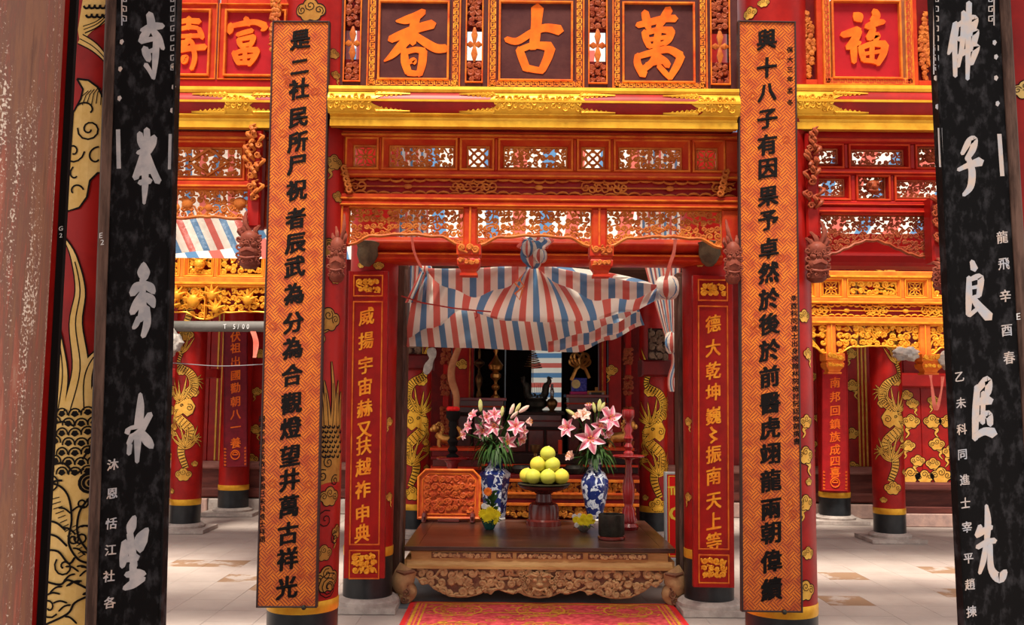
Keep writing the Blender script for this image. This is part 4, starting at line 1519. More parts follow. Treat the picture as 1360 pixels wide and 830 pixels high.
WAN = [[(708, 78, 44), (716, 120, 50), (730, 176, 34)], [(852, 60, 50), (830, 100, 52), (796, 156, 40)], [(664, 156, 36), (740, 138, 44), (820, 118, 44), (890, 116, 46)], [(706, 196, 40), (716, 240, 42), (734, 286, 32)], [(708, 204, 34), (790, 184, 36), (870, 190, 50)], [(866, 194, 50), (850, 240, 44), (822, 270, 30)], [(726, 244, 26), (850, 226, 28)], [(800, 140, 40), (784, 220, 42), (772, 330, 42)], [(730, 286, 26), (830, 262, 26)],
       [(664, 336, 36), (664, 390, 46), (700, 452, 54)], [(660, 346, 34), (760, 318, 42), (850, 302, 44), (922, 340, 54)], [(926, 340, 48), (900, 400, 46), (856, 474, 36)], [(776, 320, 40), (752, 376, 40), (706, 416, 40)], [(716, 396, 30), (780, 376, 36), (840, 372, 34)], [(790, 340, 30), (830, 376, 44), (846, 400, 40)], [(790, 400, 30), (826, 440, 34), (856, 474, 26)]]
fretm = mat('fret_gilt', (.84, .33, .035), (.66, .16, .02), 12, rough=.4)
frbg = mat('fret_ground', (.17, .030, .016), (.12, .020, .014), 10, rough=.5)
inscribed(t, F, 489, 611, YT, 118, frbg, 504, 595, 5, 107, maroon, XIANG, c1, .01, fretm)
inscribed(t, F, 649, 775, YT, 118, frbg, 664, 759, 4, 107, maroon, GU, c2, .01, fretm)
inscribed(t, F, 814, 938, YT, 118, frbg, 828, 921, 4, 108, maroon, WAN, c2, .01, fretm)
for a, c in cols:
    pierced(t, F, a, c, YT, 109, 36, 82, carvebr)

# ---- left and right name friezes
redbg = mat('red_panel_field', (.40, .012, .018), (.33, .010, .016), 5, rough=.45)
F = Face(5.32, 290, 60)
t = thing('name_frieze', 'red frieze with two orange characters over the left bay', 'frieze', (F.X(290), F.d, F.Z(116)))
c1 = crop(220, 0, 4.15)
FU = [[(446, 102, 28), (452, 124, 36), (462, 140, 26)], [(362, 138, 28), (358, 164, 40), (356, 184, 28)], [(364, 148, 26), (440, 132, 32), (500, 126, 32), (550, 146, 40)], [(552, 146, 36), (544, 162, 30), (530, 172, 10)], [(398, 196, 24), (440, 182, 28), (480, 172, 26)], [(406, 220, 28), (412, 244, 30), (424, 264, 22)], [(406, 222, 22), (490, 206, 30)], [(488, 208, 30), (480, 234, 28), (468, 258, 20)], [(420, 256, 22), (470, 246, 22)],
      [(380, 292, 30), (392, 326, 32), (406, 356, 24)], [(380, 298, 24), (440, 280, 28), (508, 280, 36)], [(508, 282, 34), (490, 324, 30), (462, 362, 22)], [(440, 270, 26), (440, 345, 24)], [(396, 324, 20), (490, 310, 22)], [(402, 350, 24), (470, 350, 24)]]
SHOU = [[(70, 128, 26), (120, 118, 30), (188, 122, 34)], [(132, 100, 26), (130, 160, 28)], [(62, 168, 24), (130, 154, 26), (180, 158, 22)], [(186, 160, 24), (198, 190, 30), (206, 214, 24)], [(60, 204, 22), (200, 200, 26)], [(60, 240, 22), (150, 232, 24)], [(140, 196, 26), (110, 250, 30), (60, 300, 22)], [(50, 290, 26), (130, 272, 32), (220, 262, 36)], [(150, 240, 24), (164, 320, 28), (146, 384, 24)], [(96, 320, 22), (120, 316, 20), (118, 340, 18)], [(96, 320, 20), (100, 348, 18), (120, 342, 16)], [(56, 320, 18), (74, 344, 22)]]
for x0, x1, f0, f1, st in ((180, 287, 190, 278, SHOU), (291, 384, 300, 378, FU)):
    X0, X1 = F.X(x0), F.X(x1)
    MB().ring(X0, X1, F.Z(112), F.Z(YT), (F.X(f0) - X0), F.d, F.d + .05, .004).build('panel_frame', redf, t)
    MB().ring(X0 - .004, X0 + (X1 - X0) + .004, F.Z(106), F.Z(5), .006, F.d - .012, F.d + .01, .002).build('gilt_fillet', orange, t)
    inscribed(t, F, x0, x1, YT, 108, None, f0, f1, 15, 100, redbg, st, c1, .01, fretm)
    MB().box(F.X(f0), F.X(f1), F.d + .005, F.d + .05, F.Z(15), F.Z(YT)).build('top_field', redf, t)
MB().box(F.X(-180), F.X(180), F.d, F.d + .05, F.Z(115), F.Z(YT), .004).build('stile', redf, t)
MB().box(F.X(180), F.X(384), F.d - .005, F.d + .05, F.Z(117), F.Z(106), .003).build('rail', red, t)
b = MB()
scrolls(b, F.X(360), F.X(372), F.Z(70), F.Z(0), F.d - .03, .03, .009, R)
b.build('carved_garland', carve, t, True, kind='stuff')

F = Face(5.32, 1150, 60)
t = thing('name_frieze', 'red frieze with one orange character over the right bay', 'frieze', (F.X(1150), F.d, F.Z(116)))
c1 = crop(960, 0, 4.15)
FUK = [[(728, 84, 40), (742, 98, 60), (752, 112, 44)], [(656, 196, 34), (700, 184, 44), (744, 168, 44)], [(744, 172, 44), (724, 220, 44), (684, 268, 30)], [(716, 226, 36), (718, 290, 38), (720, 346, 28)], [(716, 250, 30), (752, 238, 24)], [(832, 64, 36), (842, 92, 46), (820, 122, 34)], [(790, 152, 34), (840, 130, 40), (884, 124, 26)], [(810, 150, 36), (822, 170, 36), (800, 214, 36)], [(800, 216, 30), (850, 196, 32), (836, 232, 24)],
       [(754, 262, 28), (764, 300, 36), (772, 338, 26)], [(756, 268, 28), (820, 246, 32), (890, 248, 44)], [(890, 250, 42), (880, 300, 38), (850, 358, 26)], [(818, 248, 28), (818, 340, 26)], [(768, 302, 20), (870, 286, 22)], [(772, 336, 26), (820, 340, 26), (856, 352, 26)]]
for x0, x1 in ((1058, 1064), (1085, 1093), (1211, 1219), (1240, 1580)):
    MB().box(F.X(x0), F.X(x1), F.d, F.d + .05, F.Z(115), F.Z(YT), .004).build('stile', redf, t)
for x0, x1 in ((1064, 1085), (1219, 1240)):
    MB().box(F.X(x0), F.X(x1), F.d + .035, F.d + .05, F.Z(115), F.Z(YT)).build('recess', redd, t)
    MB().box(F.X(x0), F.X(x1), F.d, F.d + .05, F.Z(115), F.Z(106), .003).build('rail', redf, t)
    b = MB()
    xm = (x0 + x1) / 2
    for k in range(5):
        w_ = (5, 7, 9, 7, 4)[k]
        scrolls(b, F.X(xm - w_), F.X(xm + w_), F.Z(14 + k * 18 + 18), F.Z(14 + k * 18), F.d + .018, .03, .009, R)
    b.build('carved_garland', carve, t, True, kind='stuff')
frmat = mat('diaper_gilt', (.66, .25, .035), (.5, .13, .02), 12, rough=.4)
inscribed(t, F, 1093, 1211, YT, 113, frmat, 1106, 1195, 3, 104, redbg, FUK, c1, .01, mat('diaper_red', (.45, .05, .02), rough=.5))
MB().box(F.X(1093), F.X(1211), F.d, F.d + .05, F.Z(117), F.Z(112)).build('rail', redf, t)


# ---------------------------------------------------------------- openwork screens
def ogee(F, x0, x1, ye, ym, kind=0):
    """lower edge of an arched panel: low at the ends, high in the middle"""
    X0, X1 = F.X(x0), F.X(x1)
    ze, zm = F.Z(ye), F.Z(ym)
    def f(x):
        s = min(max((x - X0) / (X1 - X0), 0), 1)
        e = min(s, 1 - s) * 2
        if kind == 0:
            k = min(1, max(0, (e - .08) / .34))
        else:
            k = min(1, max(0, e)) ** 1.1
        k = k * k * (3 - 2 * k)
        return ze + (zm - ze) * k + (.006 * math.sin(e * 9) if kind == 0 else .004 * math.sin(e * 30))
    return f


def opening(t, F, x0, x1, y0, y1, kind, wood, frame, edge, cell, mould=.02, floor=None, deep=.035):
    X0, X1, Z0, Z1 = F.X(x0), F.X(x1), F.Z(y1), F.Z(y0)
    yy = F.d + deep
    b = MB()
    rad = cell * .14
    if kind == 'scroll':
        scrolls(b, X0, X1, Z0, Z1, yy, cell, rad, R, floor, .8)
    elif kind == 'flower':
        cx, cz, rr = (X0 + X1) / 2, (Z0 + Z1) / 2, min(X1 - X0, Z1 - Z0) / 2
        for k in range(8):
            a = PI / 4 * k
            ln = rr * (.95 if k % 2 == 0 else 1.25)
            ca, sa = math.cos(a), math.sin(a)
            for sg in (-1, 1):
                pts = [(cx, yy, cz), (cx + ca * ln * .5 - sa * sg * ln * .2, yy, cz + sa * ln * .5 + ca * sg * ln * .2), (cx + ca * ln, yy, cz + sa * ln)]
                b.tube(pts, [rr * .09, rr * .08, rr * .06], 5)
        b.ball((cx, yy - .005, cz), rr * .2, 8, 5)
    elif kind == 'lattice':
        cx, cz, rr = (X0 + X1) / 2, (Z0 + Z1) / 2, min(X1 - X0, Z1 - Z0) / 2
        for o in (-.8, 0, .8):
            for sg in (-1, 1):
                e = 1 - abs(o) * .5
                b.tube([(cx + (o * .5 - e) * rr, yy, cz + sg * (-e - o * .5) * rr), (cx + (o * .5 + e) * rr, yy, cz + sg * (e - o * .5) * rr)], rr * .11, 5)
        b.tube([(p[0], yy, p[1]) for p in spiral(cx, cz, rr * .62, rr * .62, 1, 0, 1, 17)], rr * .10, 5)
        b.ball((cx, yy - .004, cz), rr * .17, 8, 5)
    elif kind == 'diamond':
        scrolls(b, X0, X1, Z0, Z1, yy + .006, cell, rad, R)
        cx, cz = (X0 + X1) / 2, (Z0 + Z1) / 2
        hx, hz = (X1 - X0) * .30, (Z1 - Z0) * .46
        b.tube([(cx - hx, yy - .012, cz), (cx, yy - .012, cz + hz), (cx + hx, yy - .012, cz), (cx, yy - .012, cz - hz), (cx - hx, yy - .012, cz)], .011, 4)
    elif kind == 'beast':
        cx, cz, rr = (X0 + X1) / 2, (Z0 + Z1) / 2, min(X1 - X0, Z1 - Z0) / 2
        scrolls(b, X0, X1, Z0, Z1, yy + .01, cell * .8, rad, R)
        b.ball((cx, yy - .02, cz), rr * .55, 10, 7)
        for sg in (-1, 1):
            b.ball((cx + sg * rr * .3, yy - .05, cz + rr * .2), rr * .16, 7, 5)
            b.tube([(cx + sg * rr * .3, yy - .02, cz + rr * .4), (cx + sg * rr * .7, yy - .03, cz + rr * .6), (cx + sg * rr * .6, yy - .02, cz + rr * .9)], [rr * .12, rr * .1, rr * .04], 5)
        b.ball((cx, yy - .055, cz - rr * .12), rr * .2, 8, 5)
        b.tube([(cx - rr * .35, yy - .04, cz - rr * .35), (cx, yy - .055, cz - rr * .42), (cx + rr * .35, yy - .04, cz - rr * .35)], rr * .1, 5)
    if floor:
        n = 28
        b.tube([(X0 + (X1 - X0) * k / n, yy - .006, floor(X0 + (X1 - X0) * k / n)) for k in range(n + 1)], .010, 6)
        b.tube([(X0, yy, floor(X0)), (X0, yy, Z1)], .007, 5)
        b.tube([(X1, yy, floor(X1)), (X1, yy, Z1)], .007, 5)
        b.tube([(X0, yy, Z1), (X1, yy, Z1)], .008, 5)
    else:
        b.ring(X0 - .004, X1 + .004, Z0 - .004, Z1 + .004, .010, yy - .012, yy + .012, .003)
    b.build('openwork', wood, t, True, kind='stuff')


def screen(label, d, xc, yc, x0, x1, rows, frame, edge, wood, cell, thick=.07, cat='carved screen', name='carved_screen'):
    """rows from the top: ('rail', y0, y1) | ('cells', y0, y1, [(x0, x1, kind, ox0, ox1, oy0, oy1)]) | ('frieze', y0, y1) | ('arch', y0, yend, ymid, [(x0, x1)], kind)"""
    F = Face(d, xc, yc)
    t = thing(name, label, cat, (F.X(xc), d, F.Z(rows[-1][2])))
    for r in rows:
        if r[0] == 'rail':
            b = MB().box(F.X(x0), F.X(x1), d - .012, d + thick, F.Z(r[2]), F.Z(r[1]), .010)
            b.build('rail', frame, t)
            h = (F.Z(r[1]) - F.Z(r[2]))
            if h > .02:
                MB().box(F.X(x0), F.X(x1), d - .020, d - .008, F.Z(r[2]) + h * .12, F.Z(r[2]) + h * .38, .003).build('gilt_bead', edge, t)
        elif r[0] == 'cells':
            prev = x0
            for c in r[3]:
                if c[0] > prev:
                    MB().box(F.X(prev), F.X(c[0]), d, d + thick, F.Z(r[2]), F.Z(r[1]), .006).build('stile', frame, t)
                prev = c[1]
                X0, X1, Z0, Z1 = F.X(c[0]), F.X(c[1]), F.Z(r[2]), F.Z(r[1])
                MB().ring(X0, X1, Z0, Z1, .012, d - .010, d + .03, .004).build('gilt_moulding', edge, t)
                ox0, ox1, oy0, oy1 = c[3:7]
                iw = min(F.X(ox0) - X0, X1 - F.X(ox1), F.Z(r[1] * 0 + oy1) - Z0, Z1 - F.Z(oy0)) - .004
                # splayed inner frame
                b = MB()
                A = [(X0 + .012, d - .002, Z0 + .012), (X1 - .012, d - .002, Z0 + .012), (X1 - .012, d - .002, Z1 - .012), (X0 + .012, d - .002, Z1 - .012)]
                B_ = [(F.X(ox0), d + .035, F.Z(oy1)), (F.X(ox1), d + .035, F.Z(oy1)), (F.X(ox1), d + .035, F.Z(oy0)), (F.X(ox0), d + .035, F.Z(oy0))]
                D_ = [(p[0], d + thick, p[2]) for p in B_]
                b.add(A + B_ + D_, [(i, (i + 1) % 4, 4 + (i + 1) % 4, 4 + i) for i in range(4)] + [(4 + i, 4 + (i + 1) % 4, 8 + (i + 1) % 4, 8 + i) for i in range(4)])
                b.build('splayed_frame', frame, t)
                opening(t, F, ox0, ox1, oy0, oy1, c[2], wood, frame, edge, cell)
            if prev < x1:
                MB().box(F.X(prev), F.X(x1), d, d + thick, F.Z(r[2]), F.Z(r[1]), .006).build('stile', frame, t)
        elif r[0] == 'frieze':
            xa, xb = (r[3], r[4]) if len(r) > 3 else (x0 + 8, x1 - 8)
            MB().box(F.X(x0), F.X(x1), d + .045, d + thick, F.Z(r[2]), F.Z(r[1])).build('frieze_ground', red, t)
            b = MB()
            X0, X1, Z0, Z1 = F.X(xa), F.X(xb), F.Z(r[2]), F.Z(r[1])
            L = X1 - X0
            zm = (Z0 + Z1) / 2
            h = Z1 - Z0
            n = max(2, round(L / .70))
            b.tube([(X0, d + .02, zm), (X1, d + .02, zm)], h * .045, 5)
            for k in range(n + 1):
                xx = X0 + L * k / n
                for j in range(-3, 4):
                    xq = xx + j * .036
                    if X0 < xq < X1:
                        sg = 1 if j % 2 else -1
                        b.tube([(p[0], d + .022, p[1]) for p in spiral(xq, zm + sg * h * .05, h * .32, h * .06, 1.2, R.uniform(0, 6), sg, 10)], h * .06, 5)
            for k in range(n):
                xx = X0 + L * (k + .5) / n
                b.ball((xx, d + .02, zm), h * .17, 8, 5, 0, (1.5, .6, 1))
            m_ = round(L / .07)
            for k in range(m_):
                xx = X0 + L * (k + .5) / m_
                for zz, sg in ((Z1, -1), (Z0, 1)):
                    hh = h * (.08 + .14 * abs(math.sin(k * .55 + sg)))
                    e = L / m_ * .55
                    b.tube([(xx + e * math.cos(PI - PI * q / 6), d + .03 - .012 * math.sin(PI * q / 6), zz + sg * hh * math.sin(PI * q / 6)) for q in range(7)], [h * .03, h * .05, h * .065, h * .075, h * .065, h * .05, h * .03], 5)
            b.build('frieze_carving', wood, t, True, kind='stuff')
        elif r[0] == 'arch':
            _, ya, ye, ym, cells, kd = r
            prev = x0
            for c in cells:
                if c[0] - prev > 1:
                    MB().box(F.X(prev), F.X(c[0]), d, d + thick, F.Z(ye + 1), F.Z(ya), .010).build('stile', frame, t)
                    MB().box(F.X((prev + c[0]) / 2) - .006, F.X((prev + c[0]) / 2) + .006, d - .008, d + .01, F.Z(ye), F.Z(ya), .003).build('gilt_bead', edge, t)
                prev = c[1]
                xa, xb = (c[0], c[1]) if len(c) < 4 else (c[2], c[3])
                fn = ogee(F, xa, xb, ye, ym, kd)
                MB().box(F.X(c[0]), F.X(c[1]), d + .0, d + .05, F.Z(ya) - .006, F.Z(ya) + .014, .004).build('gilt_bead', edge, t)
                opening(t, F, c[0], c[1], ya + 1, ye, 'scroll', wood, frame, edge, cell * 1.0, floor=fn, deep=.03)
            if x1 - prev > 1:
                MB().box(F.X(prev), F.X(x1), d, d + thick, F.Z(ye + 1), F.Z(ya), .010).build('stile', frame, t)
    return t, F


def drop_post(t, F, x0, x1, y0, y1, wood, frame):
    """square pendant capital under a stile"""
    xm = (F.X(x0) + F.X(x1)) / 2
    w_ = (F.X(x1) - F.X(x0)) / 2
    z1, z0 = F.Z(y0), F.Z(y1)
    H = z1 - z0
    p = MB()
    prof = [(1, 1), (1, .66), (.86, .62), (.86, .56), (.96, .5), (.92, .34), (.66, .2), (.60, .1), (.72, .08), (.72, 0)]
    vs, fs = [], []
    yc = F.d + .03
    for s, f in prof:
        vs += [(xm - w_ * s, yc - w_ * s, z0 + H * f), (xm + w_ * s, yc - w_ * s, z0 + H * f), (xm + w_ * s, yc + w_ * s, z0 + H * f), (xm - w_ * s, yc + w_ * s, z0 + H * f)]
    for i in range(len(prof) - 1):
        for k in range(4):
            l = (k + 1) % 4
            fs.append((i * 4 + k, (i + 1) * 4 + k, (i + 1) * 4 + l, i * 4 + l))
    fs += [(0, 1, 2, 3), tuple(reversed(range(len(vs) - 4, len(vs))))]
    p.add(vs, fs)
    p.build('drop_capital', frame, t)
    b = MB()
    scrolls(b, xm - w_ * .85, xm + w_ * .85, z0 + H * .70, z0 + H * .98, yc - w_ - .003, w_ * .5, w_ * .11, R)
    scrolls(b, xm - w_ * .8, xm + w_ * .8, z0 + H * .36, z0 + H * .52, yc - w_ * .94, w_ * .4, w_ * .09, R)
    b.build('capital_carving', wood, t, True, kind='stuff')


Y1 = (184, 227)
sq, rc = (194, 222), (194, 222)
t, F = screen('large openwork carved screen above the doorway in red and orange', 5.34, 708, 250, 446, 986, [
    ('rail', 173, 184),
    ('cells', 184, 227, [(457, 502, 'flower', 468, 498, *sq), (506, 607, 'scroll', 516, 602, *rc), (610, 656, 'lattice', 620, 649, *sq), (661, 761, 'scroll', 669, 753, *rc), (766, 811, 'lattice', 773, 803, *sq), (815, 917, 'scroll', 823, 906, *rc), (920, 964, 'flower', 926, 954, *sq)]),
    ('rail', 227, 237),
    ('frieze', 237, 259),
    ('rail', 259, 268),
    ('rail', 268, 276),
    ('arch', 276, 326, 313, [(464, 616), (634, 786), (806, 959)], 0)], redf, orange, carve, .042)
for a in ((608, 640), (783, 814)):
    drop_post(t, F, a[0], a[1], 326, 367, carve, redf)
for px, sg in ((458, 1), (962, -1)):
    b = MB()
    x = F.X(px)
    for k in range(5):
        zz = F.Z(228 + k * 7)
        b.tube([(p[0], F.d - .03, p[1]) for p in spiral(x + sg * k * .008, zz, .022, .005, 1.2, 1, sg, 10)], .008, 5)
    b.build('corner_carving', carve, t, True, kind='stuff')

carvem = carve
t, F = screen('openwork carved screen with diamond panel over the left bay', 5.36, 290, 240, -180, 358, [
    ('rail', 174, 187),
    ('cells', 187, 240, [(218, 325, 'diamond', 231, 318, 195, 233), (329, 356, 'scroll', 336, 352, 195, 233)]),
    ('rail', 240, 250),
    ('arch', 250, 300, 288, [(205, 346)], 0)], redf, orange, carve, .046, .07)
b = MB()
for px, py, s in ((248, 270, 7), (277, 275, 5), (318, 268, 8), (232, 275, 6)):
    b.ball((F.X(px), F.d + .025, F.Z(py)), s * F.k, 10, 7, 0, (1.1, .4, 1))
b.build('carved_fruit', carve, t, True, kind='stuff')

t, F = screen('openwork carved screen with beast panels over the right bay', 5.36, 1150, 260, 1064, 1580, [
    ('rail', 174, 191),
    ('cells', 191, 224, [(1068, 1122, 'scroll', 1086, 1115, 197, 217), (1128, 1210, 'scroll', 1134, 1203, 198, 218), (1217, 1262, 'beast', 1224, 1254, 194, 221)]),
    ('rail', 224, 232),
    ('cells', 232, 267, [(1068, 1130, 'scroll', 1086, 1123, 237, 260), (1137, 1183, 'beast', 1142, 1178, 231, 263), (1188, 1262, 'scroll', 1193, 1255, 238, 261)]),
    ('rail', 267, 274), ('rail', 274, 284),
    ('arch', 284, 340, 318, [(1090, 1231, 1086, 1231)], 1)], redp, redf, carvebr, .036, .07)

# screens at the back hall
t, F = screen('bright gold openwork screen at the back of the right bay', 10.2, 1165, 430, 1000, 1330, [
    ('rail', 360, 370),
    ('cells', 370, 396, [(1040, 1064, 'flower', 1044, 1060, 374, 391), (1066, 1084, 'flower', 1069, 1081, 374, 391), (1090, 1121, 'flower', 1095, 1117, 374, 392), (1126, 1198, 'scroll', 1130, 1193, 374, 392), (1203, 1234, 'flower', 1208, 1229, 374, 392), (1239, 1300, 'scroll', 1243, 1296, 374, 392)]),
    ('rail', 396, 404), ('frieze', 404, 421), ('rail', 421, 431),
    ('arch', 431, 470, 460, [(1010, 1098), (1110, 1221), (1236, 1310)], 0)], mat('orange_frame', (.66, .13, .018), (.78, .22, .025), 5, rough=.4), carveg, carveg, .085, .09)
for a in ((1093, 1118), (1219, 1246)):
    drop_post(t, F, a[0], a[1], 470, 497, carveg, MATS['orange_frame'])
t, F = screen('bright gold openwork screen at the back of the left bay', 10.5, 290, 380, 130, 400, [
    ('rail', 326, 334),
    ('cells', 334, 368, [(190, 238, 'scroll', 194, 234, 338, 364), (243, 283, 'beast', 248, 279, 338, 364), (287, 350, 'scroll', 291, 346, 338, 364)]),
    ('rail', 368, 379),
    ('arch', 380, 424, 414, [(140, 272), (274, 392)], 0)], MATS['orange_frame'], carveg, carveg, .085, .09)
b = MB()
for px, py, s in ((258, 400, 9), (235, 393, 7), (282, 392, 7), (228, 408, 6), (288, 410, 6), (330, 398, 7)):
    b.ball((F.X(px), F.d - .01, F.Z(py)), s * F.k, 10, 7, 0, (1, .6, 1))
    for k in range(5):
        a = PI * (k + .5) / 5
        b.tube([(F.X(px), F.d - .01, F.Z(py)), (F.X(px) + math.cos(a) * .12, F.d - .03, F.Z(py) + math.sin(a) * .12)], [.03, .006], 5)
b.build('carved_sun_and_clouds', carveg, t, True, kind='stuff')

# red lintel over the doorway
F = Face(6.72, 700, 335)
t = thing('door_lintel', 'curved red lintel beam behind the striped tarp knot', 'beam', (F.X(700), F.d, F.Z(350)))
a, c = F.X(478), F.X(958)
zt, zb = F.Z(316), F.Z(349)
H = zt - zb
pr = [(F.d + .2, zt)] + [(F.d - .07 * math.sin(PI * k / 12) ** .8, zt - H * .58 * k / 12) for k in range(13)] + [(F.d - .02, zb + H * .40), (F.d - .035, zb + H * .34), (F.d - .035, zb + H * .10), (F.d - .01, zb), (F.d + .2, zb)]
prism(MB(), a, c, pr).build('moulded_beam', redf, t, True)
MB().box(a, c, F.d - .045, F.d - .02, zb + H * .26, zb + H * .33, .004).build('gilt_bead', orange, t)
# beams of the side bays on the same line
for lab, x0, x1, yc in (('plain red beam across the right bay below the carved screen', 1000, 1330, 346), ('plain red beam across the left bay above the striped sheet', 100, 470, 285)):
    F = Face(6.72, (x0 + x1) / 2, yc)
    if x0 > 600:
        o = prism(MB(), F.X(x0), F.X(x1), [(6.9, F.Z(312)), (6.68, F.Z(312)), (6.68, F.Z(336)), (6.66, F.Z(338)), (6.64, F.Z(342)), (6.66, F.Z(350)), (6.69, F.Z(354)), (6.9, F.Z(354))]).build('side_beam', red)
        tag(o, lab, 'beam')

# dark door posts
for x0, x1, y0, lab in ((517, 538, 352, 'dark brown door post beside the left doorway pillar'), (901, 920, 362, 'dark brown door post beside the right doorway pillar')):
    a, c = at(x0, 560, 7.18).x, at(x1, 560, 7.18).x
    t = thing('door_post', lab, 'door post', ((a + c) / 2, 7.2, 0))
    MB().box(a, c, 7.18, 7.34, .0, at(x0, y0, 7.18).z, .006).build('post', brown, t)
    s = 1 if x0 < 700 else -1
    xin = c if s > 0 else a
    MB().box(min(xin, xin - s * .025), max(xin, xin - s * .025), 7.165, 7.19, .05, at(x0, y0 + 6, 7.18).z, .004).build('edge_strip', browns, t)
    MB().box(a - .02, c + .02, 7.165, 7.35, 0.003, .05, .008).build('foot_block', plinthm, t)


# carved dragon brackets
def dragon_bracket(label, px, y0, y1, d, wpx, m, m2, side, post=True, head_at=None):
    p0, p1 = at(px, y0, d), at(px, y1, d)
    x, H = p1.x, p0.z - p1.z
    w_ = wpx * d / FPX
    t = thing('dragon_bracket', label, 'bracket', (x, d, p1.z))
    z0 = p1.z
    if post:
        MB().box(x - w_ * .28, x + w_ * .28, d, d + .10, z0 + H * .3, z0 + H, .01).build('bracket_post', redp, t)
        for f0, f1 in ((.66, 1.0), (.50, .60)):
            b = MB()
            nn = max(4, int((f1 - f0) * 44))
            for k in range(nn):
                zz = z0 + H * (f0 + (f1 - f0) * (k + .2) / nn)
                ox = R.uniform(-.28, .28) * w_
                sg = R.choice((-1, 1))
                b.tube(smooth_line([(x + ox * .5, d - .008, zz - H * .01), (x + ox + sg * w_ * .08, d - .03, zz + H * .012), (x + ox + sg * w_ * .16, d - .02, zz + H * .035), (x + ox - sg * w_ * .04, d - .015, zz + H * .055)], 3), [w_ * .07] * 3 + [w_ * .09] * 4 + [w_ * .05] * 2 + [w_ * .015], 6)
                if k % 3 == 0:
                    b.tube([(p[0], d - .025, p[1]) for p in spiral(x - ox * .8, zz, w_ * .15, w_ * .04, 1.3, k, sg, 9)], w_ * .05, 5)
            b.build('flame_carving', m2, t, True, kind='stuff')
    hh = H * (.42 if post else 1.0)
    # head: brow, snout, jaw, horns, beard
    b = MB()
    yc = d - .04
    b.lathe([(w_ * .20, hh * .62), (w_ * .38, hh * .56), (w_ * .42, hh * .48), (w_ * .34, hh * .42), (w_ * .36, hh * .36), (w_ * .46, hh * .30), (w_ * .44, hh * .22), (w_ * .36, hh * .17), (w_ * .42, hh * .12), (w_ * .40, hh * .05), (w_ * .24, 0)], x, yc, z0, 16, sy=1.1)
    b.build('head', m, t, True)
    b = MB()
    for sg in (-1, 1):
        b.ball((x + sg * w_ * .22, yc - w_ * .36, z0 + hh * .38), w_ * .11, 8, 5)
    b.build('eyes', m, t, True, kind='stuff')
    b = MB()
    for k, (ox, lx, lz) in enumerate(((-.2, -.42, .70), (-.05, -.20, .80), (.24, .36, .74), (.1, side * .30, .98))):
        b.tube(smooth_line([(x + ox * w_, yc + .01, z0 + hh * .52), (x + (ox + lx) * .55 * w_ + side * w_ * .12, yc - .01, z0 + hh * (.52 + (lz - .52) * .5)), (x + lx * w_ * .9, yc + .03, z0 + hh * lz)], 4), [w_ * .13] * 3 + [w_ * .11] * 3 + [w_ * .07] * 2 + [w_ * .02], 6)
    for sg in (-1, 1):
        for k in range(3):
            b.tube([(p[0], yc - w_ * .2, p[1]) for p in spiral(x + sg * w_ * .42, z0 + hh * (.22 + .13 * k), w_ * .16, w_ * .04, 1.2, 1, sg, 9)], w_ * .05, 5)
    for k in range(14):
        a_ = -PI / 2 + (k % 7 - 3) * .38
        zz = z0 + hh * (.10 + .30 * (k // 7) + .05 * (k % 2))
        sp = spiral(0, 0, w_ * .11, w_ * .02, 1.3, k, 1 if k % 2 else -1, 9)
        b.tube([(x + math.cos(a_) * w_ * .42 + p[0], yc + math.sin(a_) * w_ * .46, zz + p[1]) for p in sp], w_ * .035, 5)
    b.build('horns_and_mane', m, t, True, kind='stuff')
    b = MB()
    b.tube([(x - w_ * .3, yc - w_ * .40, z0 + hh * .17), (x, yc - w_ * .5, z0 + hh * .15), (x + w_ * .3, yc - w_ * .40, z0 + hh * .17)], w_ * .06, 5)
    b.tube([(x - w_ * .26, yc - w_ * .42, z0 + hh * .26), (x, yc - w_ * .52, z0 + hh * .29), (x + w_ * .26, yc - w_ * .42, z0 + hh * .26)], w_ * .07, 5)
    b.build('muzzle', m, t, True, kind='stuff')
    return t

brk = mat('bracket_brown', (.24, .060, .036), (.13, .024, .016), 9, .38, .68, rough=.5, bump=.2)
dragon_bracket('small carved dragon head hanging left of the doorway screen', 449, 282, 376, 5.18, 24, brk, carvebr, 1, False)
dragon_bracket('small carved dragon head hanging right of the doorway screen', 971, 290, 378, 5.18, 24, brk, carvebr, -1, False)
dragon_bracket('tall carved dragon bracket beside the right orange board', 1082, 176, 376, 5.25, 32, brk, carvebr, 1)
dragon_bracket('carved dragon bracket half hidden by the right black board', 1250, 262, 385, 5.25, 34, brk, carvebr, 1)
dragon_bracket('carved dragon bracket beside the left orange board', 334, 172, 358, 5.25, 32, brk, carve, -1)

# small stuffed cloth bundles in the lintel corners
for px, py, lab in ((488, 338, 'dusty grey cloth bundle in the upper left corner of the doorway'), (942, 338, 'dusty grey cloth bundle in the upper right corner of the doorway')):
    p = at(px, py, 6.66)
    b = MB()
    b.lathe([(.02, -.085), (.05, -.06), (.075, 0), (.07, .05), (.085, .085), (.05, .095)], p.x, 6.66, p.z, 14)
    for k in range(len(b.v)):
        v = b.v[k]
        b.v[k] = (v[0] + R.uniform(-.008, .008), v[1] + R.uniform(-.008, .008), v[2])
    o = b.build('cloth_bundle', clothgr, None, True)
    tag(o, lab, 'cloth')

# ================================================================ striped sheets
def interp(tab, u):
    for (a, p), (c, q) in zip(tab, tab[1:]):
        if u <= c:
            s = (u - a) / (c - a)
            s = s * s * (3 - 2 * s)
            return p + (q - p) * s
    return tab[-1][1]


